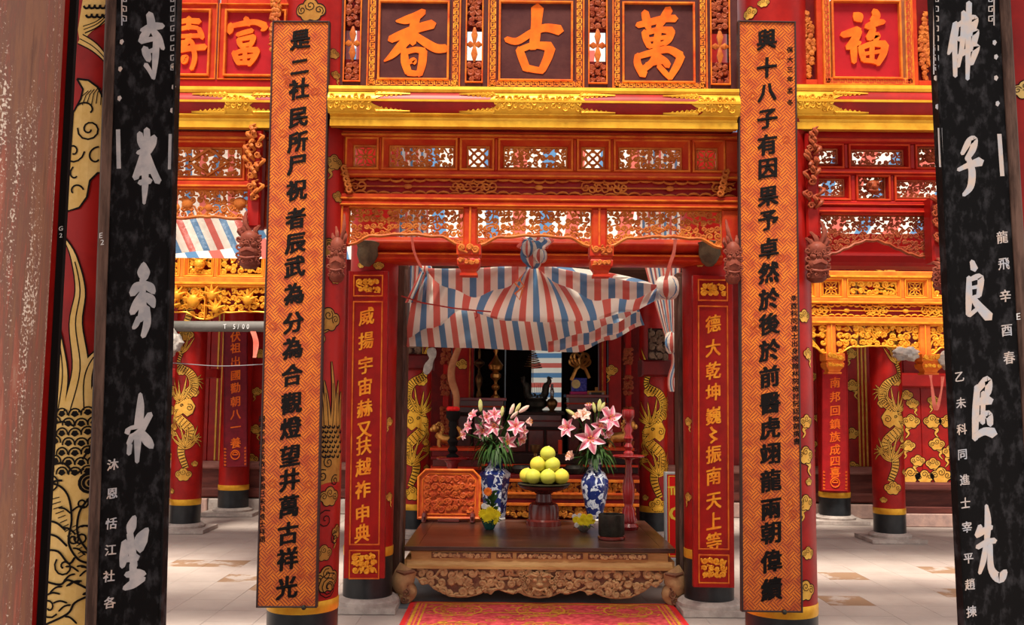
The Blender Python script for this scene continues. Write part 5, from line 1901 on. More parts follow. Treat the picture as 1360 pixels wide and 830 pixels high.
def sheet(name, label, f, nu, nv, per, m, cat='tarp', parent=None, v_per=1.0):
    """cloth from f(u, v) -> world point; per = stripe repeats across u"""
    b = MB()
    vs, uvs = [], []
    for j in range(nv + 1):
        for i in range(nu + 1):
            u, v = i / nu, j / nv
            vs.append(f(u, v))
            uvs.append((u * per, v * v_per))
    b.add(vs, [(j * (nu + 1) + i, j * (nu + 1) + i + 1, (j + 1) * (nu + 1) + i + 1, (j + 1) * (nu + 1) + i) for j in range(nv) for i in range(nu)], 0, uvs)
    o = b.build(name, m, parent, True)
    if parent is None:
        tag(o, label, cat)
    return o


TD = 7.22
t = thing('draped_tarp', 'red white and blue striped tarp swagged across the doorway', 'tarp', at(708, 470, TD))
KN = ((.08, 566, 360, .16), (.50, 708, 356, .30), (.99, 874, 382, .20))
def swag(u, v):
    x = 538 + 340 * u
    ty = interp(((0, 366), (.08, 356), (.30, 352), (.5, 345), (.75, 351), (1, 382)), u)
    by = interp(((0, 462), (.10, 440), (.22, 412), (.40, 426), (.55, 428), (.72, 426), (.88, 414), (1, 398)), u)
    y = ty + (by - ty) * v
    g = 0
    for kx, kpx, kpy, w0 in KN:                              # gathers pull the cloth to the knots
        e = (u - kx) / w0
        k = math.exp(-e ** 4) * max(0, 1 - v / .95) ** 1.3
        x += (kpx - x) * k * .90
        y += (kpy - y) * k * .70
        g += math.exp(-e * e) * math.exp(-((v - .28) / .35) ** 2)
    fold = .09 * math.sin(u * 62 + 1.2 * math.sin(v * 3)) * g + .035 * math.sin(u * 13 - v * 5) + .018 * math.sin(u * 29 + v * 11)
    sag = .20 * math.sin(PI * min(1, v * 1.05)) * (.35 + .65 * abs(math.sin(PI * (u - .08) / .42)))
    y += 7 * math.sin(PI * v) * math.sin(u * 21)
    return at(x, y, TD - sag + fold)
sheet('swag', None, swag, 170, 40, 9.0, tarpm, parent=t)
def fold_sheet(x0, y0, x1, y1, sag, drop):
    def f(u, v):
        x = x0 + (x1 - x0) * u
        b_ = math.sin(PI * u) ** .7
        y = y0 + (y1 - y0) * u - 2 + sag * b_ * .35 * (1 - v) + (3 + drop * b_ + 3 * math.sin(u * 17) * b_) * v
        return at(x, y, TD - .20 - .12 * math.sin(PI * v ** .8) * b_ - .06 * v + .018 * math.sin(u * 34 + v * 4) * b_)
    return f
sheet('upper_fold', None, fold_sheet(568, 358, 702, 352, 8, 36), 60, 14, 3.6, tarpm, parent=t)
sheet('upper_fold', None, fold_sheet(714, 352, 872, 380, 6, 30), 60, 14, 4.2, tarpm, parent=t)
def flap(u, v):
    x = 540 + 312 * u + 8 * v * (u - .5)
    ty = interp(((0, 400), (.5, 405), (1, 392)), u)
    by = interp(((0, 460), (.25, 462), (.5, 465), (.72, 468), (.85, 452), (1, 432)), u)
    y = ty + (by - ty) * v
    return at(x - 10 * (1 - v), y, TD + .14 - .20 * v + .02 * math.sin(u * 24 + v * 3) + .015 * math.sin(u * 61))
sheet('lower_flap', None, flap, 90, 12, 9.6, tarpm, parent=t)
def curl(u, v):
    x = 728 + 122 * u
    yb = interp(((0, 467), (.4, 458), (.7, 446), (1, 430)), u)
    a = v * 3.6
    return at(x, yb - 9 + 10 * math.sin(a + u) * (1 - .3 * u), TD - .20 - .07 * math.cos(a) + .02 * math.sin(u * 40))
sheet('curled_hem', None, curl, 50, 10, 3.9, tarpm, parent=t)


def knot(parent, px, py, d, rpx, m, name='knot', tail=0):
    c = at(px, py, d)
    r = rpx * d / FPX
    b = MB()
    nu, nv = 20, 12
    vs, uvs = [], []
    ph = R.uniform(0, 6)
    for j in range(nv + 1):
        for i in range(nu + 1):
            a, e = 2 * PI * i / nu, PI * j / nv
            k = 1 + .22 * math.sin(5 * a + ph) * math.sin(e) + .12 * math.sin(9 * a + 3 * e)
            p = Vector((math.cos(a) * math.sin(e), math.sin(a) * math.sin(e), -math.cos(e) * (1 + tail))) * r * k
            vs.append(c + p)
            uvs.append((a / 2 / PI * 3, j / nv))
    b.add(vs, [(j * (nu + 1) + i, j * (nu + 1) + i + 1, (j + 1) * (nu + 1) + i + 1, (j + 1) * (nu + 1) + i) for j in range(nv) for i in range(nu)], 0, uvs)
    return b.build(name, m, parent, True)

knot(t, 708, 338, 6.50, 13, tarpm, tail=.35)
knot(t, 701, 330, 6.44, 8, tarpm, tail=.4)
knot(t, 717, 340, 6.44, 9, tarpm)
knot(t, 566, 357, TD - .10, 7, tarpm)
knot(t, 886, 382, TD - .08, 15, tarpm)
def topknot(u, v):
    return at(690 + 42 * u + 4 * math.sin(v * 5), 314 + 14 * v + 3 * math.sin(u * 9), 6.56 + .03 * math.sin(u * 16))
sheet('knot_end', None, topknot, 24, 6, 2.2, tarpm, parent=t)
def neck(u, v):
    w_ = 9 + 14 * v
    return at(708 + w_ * (u - .5) * 2, 344 + 12 * v, 6.50 + (TD - 6.62) * v + .02 * math.sin(u * 24))
sheet('gathered_neck', None, neck, 30, 6, 1.6, tarpm, parent=t)
def tail(u, v):
    w_ = 10 + 22 * v
    return at(565 - 8 * v + w_ * (u - .6), 360 + 42 * v, TD - .12 + .03 * math.sin(u * 20))
sheet('gathered_tail', None, tail, 24, 8, 2, tarpm, parent=t)
b = MB()
b.tube([at(x, y, TD - .22) for x, y in ((533, 393), (560, 402), (600, 409), (628, 412), (652, 414))], .006, 6)
b.tube([at(x, y, TD - .22) for x, y in ((632, 412), (634, 420), (631, 423))], .006, 6)
b.build('tie_rope', ropem, t, True, kind='stuff')
b = MB()
for q in (((700, 352), (690, 372), (696, 380), (684, 390), (690, 398), (694, 384)), ((692, 372), (682, 374), (690, 382))):
    b.tube([at(x, y, TD - .24) for x, y in q], .008, 5, 0, .4)
b.build('orange_tie', mat('orange_tape', (.85, .28, .10), rough=.5), t, True, kind='stuff')

def rt(u, v):
    w2 = max(0, (v - .6) / .4)
    top, bot = 846 + 60 * u, 884 + 14 * u
    x = top + (bot - top) * w2 ** 1.2
    return at(x, 90 + 360 * v, TD + .35 + .05 * math.sin(u * 22) * (1 - .4 * v))
o = sheet('tied_tarp', 'gathered striped tarp hanging beside the right door post', rt, 40, 40, 4.2, tarpm)
o2 = thing('tarp_bundle', 'knotted end of striped tarp hanging by the right door post', 'tarp', at(893, 455, TD + .3))
knot(o2, 893, 455, TD + .3, 9, tarpm, 'knot', .5)
def bt(u, v):
    return at(889 + 10 * u + 3 * math.sin(v * 6), 462 + 58 * v, TD + .32 + .03 * math.sin(u * 9))
sheet('loose_end', None, bt, 8, 12, 1.4, tarpm, parent=o2)
def lt(u, v):
    w2 = max(0, (v - .6) / .4)
    top, bot = 524 + 45 * u, 532 + 22 * u
    return at(top + (bot - top) * w2, 90 + 366 * v, TD + .40 + .05 * math.sin(u * 20))
sheet('tied_tarp', 'striped tarp hanging beside the left door post', lt, 30, 40, 3.2, tarpm)

# canopy of striped sheet over the court, and its hem in the left bay
def canopy(u, v):
    x = -6.8 + 13.6 * u
    y = 7.35 + 2.4 * v
    z = 4.30 - 1.36 * v - .10 * math.sin(PI * v) + .05 * math.sin(u * 37) * math.sin(PI * v)
    return Vector((x, y, z))
sheet('canopy_tarp', 'striped canopy sheet stretched over the court behind the carved screens', canopy, 120, 20, 26, tarpm)
def hem(u, v):
    x = 190 + 150 * u
    yb = interp(((0, 338), (.4, 333), (.75, 328), (1, 312)), u)
    w2 = max(0, (v - .80) / .20)
    return at(x + 24 * w2, 62 + (yb - 62) * v, 7.37 - .10 * w2 + .03 * math.sin(u * 18) * v)
sheet('hem_tarp', 'striped tarp hem sagging under the left carved screen', hem, 50, 24, 4.0, tarpm)
# cross-striped sheet in the rear opening
def rear(u, v):
    return at(700 + 52 * u, 430 + 120 * v, RD + .13 + .02 * math.sin(u * 12))
sheet('rear_sheet', 'cross-striped sheet closing the rear opening behind the altar', rear, 12, 20, 1, tarph, v_per=4.6)

# ================================================================ offering table
DF, DB = 7.02, 8.62
TX0, TX1 = at(537, 719, DF).x, at(897, 727, DF).x
TZ = .42
tb = thing('offering_table', 'low carved offering table with polished dark top in the doorway', 'table', ((TX0 + TX1) / 2, (DF + DB) / 2, 0))
xc = (TX0 + TX1) / 2
HW = (TX1 - TX0) / 2
MB().box(TX0, TX1, DF, DB, TZ - .035, TZ - .006, .008).build('top_frame', tablem, tb)
for k in range(3):
    a = TX0 + .10 + (2 * HW - .2) * 0
    y0 = DF + .10 + (DB - DF - .2) * k / 3
    MB().box(TX0 + .10, TX1 - .10, y0 + .001, y0 + (DB - DF - .2) / 3 - .001, TZ - .01, TZ - .001).build('top_plank', tablem, tb)
for nm, x0, x1, y0, y1 in (('front', TX0, TX1, DF, DF + .098), ('back', TX0, TX1, DB - .098, DB), ('left', TX0, TX0 + .098, DF + .1, DB - .1), ('right', TX1 - .098, TX1, DF + .1, DB - .1)):
    MB().box(x0, x1, y0, y1, TZ - .012, TZ, .003).build('border_plank', tablem, tb)
MB().box(TX0 + .05, TX1 - .05, DF + .03, DB - .06, .315, TZ - .03, .0).build('waist', tablel, tb)
for s0, s1 in ((-.80, -.36), (-.32, -.20), (-.17, .17), (.20, .32), (.36, .80)):
    MB().box(xc + HW * s0, xc + HW * s1, DF + .02, DF + .04, .335, .375, .004).build('waist_panel', tabled, tb)
    b = MB()
    scrolls(b, xc + HW * s0 + .01, xc + HW * s1 - .01, .338, .372, DF + .018, .036, .006, R)
    b.build('waist_carving', tablec, tb, True, kind='stuff')
prism(MB(), TX0 + .02, TX1 - .02, [(DF + .4, .315), (DF + .032, .320), (DF + .026, .308), (DF + .010, .288), (DF - .005, .28), (DF - .005, .262), (DF + .4, .262)]).build('flared_moulding', tablel, tb)
for sx in (TX0, TX1):
    s = 1 if sx > xc else -1
    MB().box(min(sx, sx - s * .05), max(sx, sx - s * .05), DF + .04, DB - .04, .262, .32, .0).build('side_moulding', tablel, tb)
half = [(0, .052), (.06, .058), (.11, .072), (.15, .094), (.19, .082), (.25, .092), (.30, .110), (.34, .100), (.36, .078), (.41, .096), (.46, .070), (.52, .056), (.60, .052), (.67, .062), (.73, .088), (.78, .112), (.82, .150), (.86, .138), (.90, .185), (.95, .205)]
poly = [(xc + HW * s, z) for s, z in half] + [(xc + HW * .95, .268), (xc - HW * .95, .268)] + [(xc - HW * s, z) for s, z in reversed(half[1:])]
MAP = lambda u, v, h: Vector((u, DF + .035 - h, v))
MB().slab(poly, MAP, -.03, .004).build('apron', tabled, tb)
b = MB()
def ap(x):
    s = abs(x - xc) / HW
    for (a, p), (c, q) in zip(half, half[1:]):
        if s <= c:
            return p + (q - p) * (s - a) / (c - a) + .012
    return .2
scrolls(b, xc - HW * .90, xc + HW * .90, .06, .258, DF + .024, .072, .0125, R, ap, .9)
b.tube([(xc + HW * s * sg, DF + .028, z + .006) for sg in (-1,) for s, z in reversed(half)] + [(xc + HW * s, DF + .028, z + .006) for s, z in half[1:]], .008, 5)
b.build('apron_carving', tablec, tb, True, kind='stuff')
b = MB()                                        # beast mask in the middle of the apron
b.ball((xc, DF + .025, .165), .065, 14, 9, 0, (1.3, .5, .9))
for sg in (-1, 1):
    b.ball((xc + sg * .035, DF - .018, .19), .017, 8, 6)
    b.tube([(xc + sg * .02, DF - .02, .215), (xc + sg * .06, DF - .02, .228), (xc + sg * .10, DF, .21)], [.010, .014, .005], 6)
    for k in range(5):
        b.tube([(p[0], DF - .014, p[1]) for p in spiral(xc + sg * (.022 + .022 * k), .232 - .006 * k * k, .018, .004, 1.3, 2, sg, 9)], .007, 5)
    b.tube([(xc + sg * .03, DF - .02, .135), (xc + sg * .05, DF - .03, .11), (xc + sg * .045, DF - .02, .09)], [.009, .008, .003], 6)
    for k in range(4):
        b.tube([(p[0], DF + .005, p[1]) for p in spiral(xc + sg * (.10 + .012 * k), .12 + .035 * k, .022, .005, 1.2, 1, sg, 9)], .007, 5)
b.ball((xc, DF - .028, .158), .02, 8, 6, 0, (1.4, .8, .8))
b.tube([(xc - .05, DF - .015, .13), (xc, DF - .028, .118), (xc + .05, DF - .015, .13)], .010, 6)
b.build('beast_mask', tablec, tb, True, kind='stuff')
for sx, sy in ((-1, 0), (1, 0), (-1, 1), (1, 1)):
    x0 = xc + sx * (HW - .03)
    yy = DF + .05 if sy == 0 else DB - .05
    path = smooth_line([(x0, yy, .262), (x0 + sx * .03, yy - .01, .20), (x0 + sx * .035, yy - .01, .14), (x0 - sx * .005, yy, .09), (x0 + sx * .0, yy, .055), (x0 + sx * .035, yy - .01, .035), (x0 + sx * .03, yy, .030)], 4)
    n = len(path)
    rad = [interp(((0, .075), (.25, .085), (.5, .062), (.68, .048), (.8, .06), (1, .025)), i / (n - 1)) for i in range(n)]
    b = MB()
    b.tube(path, rad, 12)
    b.v = [(v[0], v[1], max(v[2], .013)) for v in b.v]
    lg = b.build('leg', tablec, tb, True)
    if sy == 0:
        b = MB()
        for k in range(5):
            b.tube([(p[0], yy - .075 + .004 * k, p[1]) for p in spiral(x0 + sx * (.02 - .012 * (k % 2)), .045 + .048 * k, .03, .006, 1.3, 1.5 * k, sx, 10)], .010, 5)
        b.tube([(x0 - sx * .05, yy - .07, .245), (x0 + sx * .02, yy - .09, .235), (x0 + sx * .08, yy - .06, .245)], [.012, .018, .010], 6)
        b.build('leg_carving', tabled, lg, True, kind='stuff')

# rug in front of the table
rz = .014
R0, R1, R2, R3 = on_z(525, 830, rz), on_z(912, 832, rz), on_z(546, 798, rz), on_z(894, 803, rz)
ry1 = (R2.y + R3.y) / 2
rx0, rx1 = R2.x, R3.x
rg = thing('rug', 'red and gold floral rug on the floor before the offering table', 'rug', ((rx0 + rx1) / 2, 5.6, 0))
ry0 = 4.7
MB().box(rx0, rx1, ry0, ry1, .0015, rz).build('pile', rugm, rg)
MR = lambda u, v, h: Vector((u, v, rz + h))
for k, (o_, w_, m_) in enumerate(((.0, .035, rugr), (.05, .022, rugy), (.085, .012, rugo), (.115, .014, rugy))):
    b = MB()
    a0, a1, c0, c1 = rx0 + o_, rx1 - o_, ry0 + o_, ry1 - o_ * .6
    for p, q in (((a0, c0), (a0, c1)), ((a1, c0), (a1, c1)), ((a0, c1), (a1, c1)), ((a0, c0), (a1, c0))):
        dx, dy = (w_ / 2 if p[0] == q[0] and p[0] < 0 + xc else -w_ / 2) if p[0] == q[0] else 0, (-w_ * .3 if p[1] == q[1] and p[1] > 5.5 else 0)
        b.line([(p[0] + dx, p[1] + dy), (q[0] + dx, q[1] + dy)], w_ * (1 if p[0] == q[0] else .6), MR, .0012 + k * .0004)
    b.build('border_stripe', m_, rg)
b = MB()
rc_ = random.Random(3)
for cx_ in (rx0 + .36, xc, rx1 - .36):
    for cy_ in (ry1 - .26, ry1 - .8):
        b.line(spiral(cx_, cy_, .17, .17, 1, 0, 1, 24), .016, MR, .0022)
        for k in range(10):
            a = 2 * PI * k / 10
            b.line(spiral(cx_ + .11 * math.cos(a), cy_ + .11 * math.sin(a), .038, .008, 1.2, a, 1, 9), .011, MR, .0025)
            b.line(smooth_line([(cx_ + .18 * math.cos(a), cy_ + .16 * math.sin(a)), (cx_ + .23 * math.cos(a + .2), cy_ + .19 * math.sin(a + .2)), (cx_ + .25 * math.cos(a - .1), cy_ + .21 * math.sin(a - .1))], 3), .012, MR, .0025)
for k in range(46):
    x_, y_ = rc_.uniform(rx0 + .16, rx1 - .16), rc_.uniform(ry0 + .2, ry1 - .13)
    b.line(spiral(x_, y_, .045, .01, 1.1, rc_.uniform(0, 6), rc_.choice((-1, 1)), 9), .010, MR, .0020)
b.line([(rx0 + .55, ry1 - .34), (rx1 - .55, ry1 - .34)], .02, MR, .0028)
b.build('woven_scrolls', rugy, rg, kind='stuff')


# ================================================================ offerings on the table
def on_table(px, py):
    return on_z(px, py, TZ)

def lathe_px(px, ybase, d, prof):
    """profile of (half width px, photo y) into radius and height at depth d"""
    k = d / FPX * 1.0
    zb = TZ
    return [(max(w_ * k, .0005), zb + (ybase - y) * k) for w_, y in prof]

# carved screen plaque on a stand
p = on_table(596, 693)
d = p.y
t = thing('table_screen', 'orange-red carved plaque screen with cut corners on a stand', 'plaque', p)
k = d / FPX
w_, h_ = 40 * k, 62 * k
z0 = TZ + 5 * k
cut = 9 * k
poly = [(p.x - w_, z0), (p.x + w_, z0), (p.x + w_, z0 + h_ - cut), (p.x + w_ - cut, z0 + h_), (p.x - w_ + cut, z0 + h_), (p.x - w_, z0 + h_ - cut)]
MP = lambda u, v, h: Vector((u, d - h, v))
MB().slab(poly, MP, -.02, .012).build('panel', mat('plaque_red', (.42, .045, .016), (.52, .09, .02), 8, rough=.4), t)
b = MB()
q_ = [Vector((u, d - .016, v)) for u, v in poly + poly[:2]]
b.tube(q_, .014, 6)
b.tube([Vector((p.x + (v.x - p.x) * .86, d - .014, z0 + h_ / 2 + (v.z - z0 - h_ / 2) * .84)) for v in q_], .006, 5)
b.build('frame', orange, t, True)
b = MB()
scrolls(b, p.x - w_ * .80, p.x + w_ * .80, z0 + h_ * .12, z0 + h_ * .88, d - .014, .062, .0115, R, None, .7)
b.build('relief', mat('plaque_relief', (.50, .10, .020), (.36, .045, .014), 14, rough=.42), t, True, kind='stuff')
for sg in (-1, 1):
    b = MB()
    x_ = p.x + sg * w_ * .78
    b.tube(smooth_line([(x_, d - .10, TZ + .012), (x_, d - .09, TZ + .05), (x_, d - .03, TZ + .075), (x_, d + .03, TZ + .06), (x_, d + .10, TZ + .012)], 4), .022, 8)
    b.tube([(x_, d - .09 + q[0], TZ + .05 + q[1]) for q in spiral(0, 0, .035, .008, 1.3, 2, 1, 10)], .013, 6)
    b.v = [(v[0], v[1], max(v[2], TZ)) for v in b.v]
    b.build('foot', mahog, t, True)
MB().box(p.x - w_ * .35, p.x + w_ * .35, d - .03, d + .03, TZ, z0, .006).build('base_bar', mahog, t)


def vase(px, py, label, prof, sides=24):
    p = on_table(px, py)
    t = thing('porcelain_vase', label, 'vase', p)
    pr = [(w_ * p.y / FPX, TZ + h * p.y / FPX) for w_, h in prof]
    MB().lathe(pr, p.x, p.y, 0, sides, cap=False).build('body', porc, t, True)
    rr, zz = pr[-1]
    MB().lathe([(rr * .99, zz - .004), (rr * 1.06, zz), (rr * 1.02, zz + .006), (rr * .90, zz + .004), (rr * .80, zz - .05)], p.x, p.y, 0, sides, cap=False).build('rim', whitef, t, True)
    MB().lathe([(pr[0][0] * .9, TZ), (pr[0][0] * 1.06, TZ + .004), (pr[0][0] * 1.06, TZ + .018), (pr[0][0], TZ + .022)], p.x, p.y, 0, sides).build('foot_ring', whitef, t, True)
    return p, zz

vl, vlz = vase(657, 690, 'six-sided blue and white porcelain vase beside the carved plaque', [(13, 0), (14, 6), (17, 40), (20, 56), (20, 60), (11, 68), (9, 74), (11, 82)], 6)
vr, vrz = vase(790, 691, 'round blue and white porcelain vase behind the black cup', [(9, 0), (10, 6), (14, 22), (18, 42), (18, 52), (14, 60), (9, 66), (8, 72), (11, 80)], 28)


def oriented(c, dr):
    """matrix whose z axis looks along dr"""
    z = Vector(dr).normalized()
    x = Vector((0, 0, 1)).cross(z)
    if x.length < 1e-3:
        x = Vector((1, 0, 0))
    x.normalize()
    y = z.cross(x)
    m = Matrix((x, y, z)).transposed().to_4x4()
    m.translation = c
    return m


def lily(px, py, d, r, dr, mouth, label, openness=1.0, m=petal, group=None, rng=R):
    c = at(px, py, d)
    t = thing('lily', label, 'flower', c, group)
    M = oriented(c, dr)
    ph = rng.uniform(0, 1)
    for k in range(6):
        a0 = 2 * PI * k / 6 + ph
        b = MB()
        vs, uvs = [], []
        wk = r * (.30 if k % 2 else .36)
        for i in range(8):
            s = i / 7
            rad = r * (.06 + openness * (.30 * s + .70 * s * s)) * (1.0 if openness > .6 else .9)
            hh = r * (.75 * s - .95 * openness * max(0, s - .45) ** 1.5) * (1.2 - .35 * openness)
            for j in range(5):
                e = (j - 2) / 2
                wd = wk * math.sin(PI * min(1, .10 + s * .88)) ** .8
                ex = e * wd
                rr, hz = rad, hh + r * .10 * abs(e) - r * .03 * (1 - abs(e)) * 1 + r * .03 * math.sin(7 * s + e * 3)
                vs.append(M @ Vector((rr * math.cos(a0) - ex * math.sin(a0), rr * math.sin(a0) + ex * math.cos(a0), hz - r * .35)))
                uvs.append((min(1, max(abs(e) ** 1.3, (s - .8) * 3)), s))
        b.add(vs, [(i * 5 + j, i * 5 + j + 1, (i + 1) * 5 + j + 1, (i + 1) * 5 + j) for i in range(7) for j in range(4)], 0, uvs)
        b.build('petal', m, t, True)
    b = MB()
    for k in range(6):
        a0 = 2 * PI * k / 6 + .4
        tip = M @ Vector((r * .22 * math.cos(a0), r * .22 * math.sin(a0), r * .42))
        b.tube([M @ Vector((0, 0, -r * .2)), tip], r * .02, 4)
        b.ball(tip, r * .07, 6, 4)
    b.build('stamens', anther, t, True, kind='stuff')
    stem(t, M @ Vector((0, 0, -r * .38)), Vector(dr), mouth, rng)
    return t


def stem(t, base, dr, mouth, rng, leaves=3):
    mo = Vector(mouth) + Vector((rng.uniform(-.03, .03), rng.uniform(-.03, .03), -.04))
    mid = mo.lerp(base, .55) + Vector((0, 0, .04)) - Vector(dr).normalized() * .03
    pts = smooth_line([mo, mid, base], 5)
    b = MB()
    b.tube(pts, .0055, 5)
    b.build('stem', leafm, t, True)
    for k in range(leaves):
        f = rng.uniform(.15, .8)
        o = pts[int(f * (len(pts) - 1))]
        a = rng.uniform(0, 2 * PI)
        ln = rng.uniform(.10, .17)
        out = Vector((math.cos(a), math.sin(a) * .6 - .2, 0))
        b = MB()
        vs = []
        for i in range(6):
            s = i / 5
            cpt = o + out * ln * s + Vector((0, 0, ln * (.55 * s - .95 * s * s)))
            sd = Vector((-out.y, out.x, .25)).normalized() * (.015 * math.sin(PI * (.12 + .86 * s)))
            vs += [cpt - sd, cpt + sd]
        b.add(vs, [(2 * i, 2 * i + 1, 2 * i + 3, 2 * i + 2) for i in range(5)])
        b.build('leaf', leafm, t, True)


def bud(px, py, d, ln, dr, mouth, label, m):
    c = at(px, py, d)
    t = thing('lily_bud', label, 'flower bud', c)
    dv = Vector(dr).normalized()
    b = MB()
    b.tube([c - dv * ln * .5, c - dv * ln * .3, c, c + dv * ln * .3, c + dv * ln * .5], [ln * .07, ln * .15, ln * .19, ln * .15, ln * .03], 7)
    b.build('bud', m, t, True)
    stem(t, c - dv * ln * .5, dv, mouth, R, 2)


ml = Vector((vl.x, vl.y, vlz))
mr = Vector((vr.x, vr.y, vrz))
dl_ = vl.y - .12
KL = dl_ / FPX
wl_ = 'in the left bouquet'
for px, py, s, dr, wd, op in (
        (628, 551, 10, (-.6, -.5, .5), 'pale pink lily turned up at the upper left', .9), (622, 566, 10, (-.7, -.6, .2), 'pink lily leaning out at the left edge', .9), (616, 577, 9, (-.8, -.5, -.1), 'lowest pale pink lily at the left edge', .8),
        (646, 554, 10, (-.1, -1, .3), 'pink lily near the top', 1), (657, 550, 10, (.2, -.9, .4), 'topmost pink lily in the centre', 1), (641, 572, 12, (-.15, -1, .0), 'deep pink open lily facing front', 1.1),
        (656, 566, 12, (.1, -1, .1), 'large pink open lily in the centre', 1.1), (685, 566, 12, (.1, -1, .2), 'pink lily with red throat at the upper right', 1.05), (694, 573, 10, (.6, -.8, .0), 'pink lily turned right at the right edge', .95),
        (674, 587, 12, (.05, -1, -.1), 'lowest open pink lily in the middle', 1.1), (692, 584, 11, (.5, -.7, -.5), 'drooping pink lily at the lower right', .7), (702, 560, 11, (.9, -.3, .1), 'peach trumpet lily pointing right', .55)):
    lily(px, py, dl_ + R.uniform(-.05, .05), s * KL * .98, dr, ml, wd + ' ' + wl_, op, petalw if 'peach' in wd else petal)
for px, py, ln, dr, wd in ((638, 538, 13, (-.05, 0, 1), 'tall upright green lily bud'), (667, 546, 11, (.1, 0, 1), 'yellow-green lily bud over the centre'), (680, 543, 12, (.4, 0, 1), 'slanting pale lily bud near the top'), (688, 541, 11, (.5, 0, .9), 'slanting green lily bud'), (696, 543, 13, (.9, 0, .6), 'lily bud pointing to the right'), (683, 551, 11, (.7, -.3, .7), 'low cream lily bud')):
    bud(px, py, dl_, ln * KL * 1.25, dr, ml, wd + ' ' + wl_, budm if 'green' in wd else budp)
dr_ = vr.y - .12
KR = dr_ / FPX
wr_ = 'in the right bouquet'
for px, py, s, dr, wd, op in (
        (753, 568, 13, (-.6, -.8, .2), 'pink lily leaning left at the left edge', 1), (784, 583, 17, (.0, -1, -.05), 'largest pink lily facing front', 1.15), (811, 555, 15, (.3, -.9, .1), 'large pale pink lily at the upper right', 1.05),
        (797, 566, 12, (.2, -.9, .0), 'pink lily behind the largest bloom', 1), (807, 575, 11, (.4, -.7, -.5), 'pink lily hanging under the upper right bloom', .7), (775, 551, 12, (.1, -.8, .5), 'pink and cream lily in the upper middle', .8),
        (782, 541, 12, (-.1, -.3, 1), 'half-open pale pink lily standing at the top', .45), (758, 606, 13, (-.7, -.4, .4), 'drooping pale trumpet lily beside the vase neck', .6), (766, 553, 10, (-.3, -.6, .6), 'cream-white lily at the upper left', .6), (804, 546, 10, (.2, -.6, .7), 'small pink lily at the top right', .8)):
    lily(px, py, dr_ + R.uniform(-.05, .05), s * KR * 1.02, dr, mr, wd + ' ' + wr_, op, petalw if ('cream' in wd or 'trumpet' in wd) else petal)
for px, py, ln, dr, wd in ((758, 548, 12, (-.8, 0, .5), 'yellow-green lily bud pointing left'), (789, 541, 11, (-.2, 0, 1), 'green lily bud over the centre'), (796, 538, 13, (.1, 0, 1), 'tallest green lily bud'), (800, 540, 11, (.5, 0, .9), 'green lily bud slanting right')):
    bud(px, py, dr_, ln * KR * 1.25, dr, mr, wd + ' ' + wr_, budm)

# extra foliage around each bunch
for mo, nm, xr in ((ml, 'left', .22), (mr, 'right', .17)):
    t = thing('lily_foliage', 'dark green lily leaves filling the %s bouquet' % nm, 'foliage', mo)
    for k in range(90):
        a = R.uniform(0, 2 * PI)
        out = Vector((math.cos(a) * xr * R.uniform(.3, 1.1), math.sin(a) * xr * .5 - .02, R.uniform(.02, .27)))
        o = mo + out * R.uniform(.2, .7)
        ln = R.uniform(.12, .20)
        dv = Vector((out.x, out.y, 0)).normalized()
        b = MB()
        vs = []
        up = R.uniform(.2, .7)
        for i in range(6):
            s = i / 5
            cpt = o + dv * ln * .7 * s + Vector((0, 0, ln * (up * s - 1.2 * s * s)))
            sd = Vector((-dv.y, dv.x, .3)).normalized() * (.014 * math.sin(PI * (.12 + .86 * s)))
            vs += [cpt - sd, cpt + sd]
        b.add(vs, [(2 * i, 2 * i + 1, 2 * i + 3, 2 * i + 2) for i in range(5)])
        b.build('leaf', leafm, t, True)

# footed tray with pomelos
p = on_table(722, 697)
k = p.y / FPX
t = thing('footed_tray', 'dark red turned tray on a tall foot holding the pomelos', 'tray', p)
pr = [(23, 0), (23, 6), (20, 8), (20, 22), (18, 27), (11, 30), (10, 40), (14, 43), (26, 46), (32, 49), (33, 51)]
MB().lathe([(a * k, TZ + h * k) for a, h in pr], p.x, p.y, 0, 32).build('foot', mahog, t, True)
MB().lathe([(30 * k, TZ + 50.5 * k), (34 * k, TZ + 52 * k), (34.5 * k, TZ + 53.5 * k), (31 * k, TZ + 54 * k), (28 * k, TZ + 52.5 * k)], p.x, p.y, 0, 36).build('plate', darkmetal, t, True)
zt_ = TZ + 52.6 * k
rp = 10.2 * k
pm = [(-14, -4, 0, 'front left'), (5, -9, 0, 'front middle'), (22.5, -3, 0, 'front right'), (-22, 10, 0, 'back left'), (15, 14, 0, 'back right'), (-5, 15, 0, 'back middle'),
      (-8, 1, 1, 'middle left'), (11, 0, 1, 'middle right'), (6, 10, 1.02, 'middle back'), (5, 3, 2, 'top')]
lay = {0: 0, 1: 1.5, 1.02: 1.42, 2: 2.85}
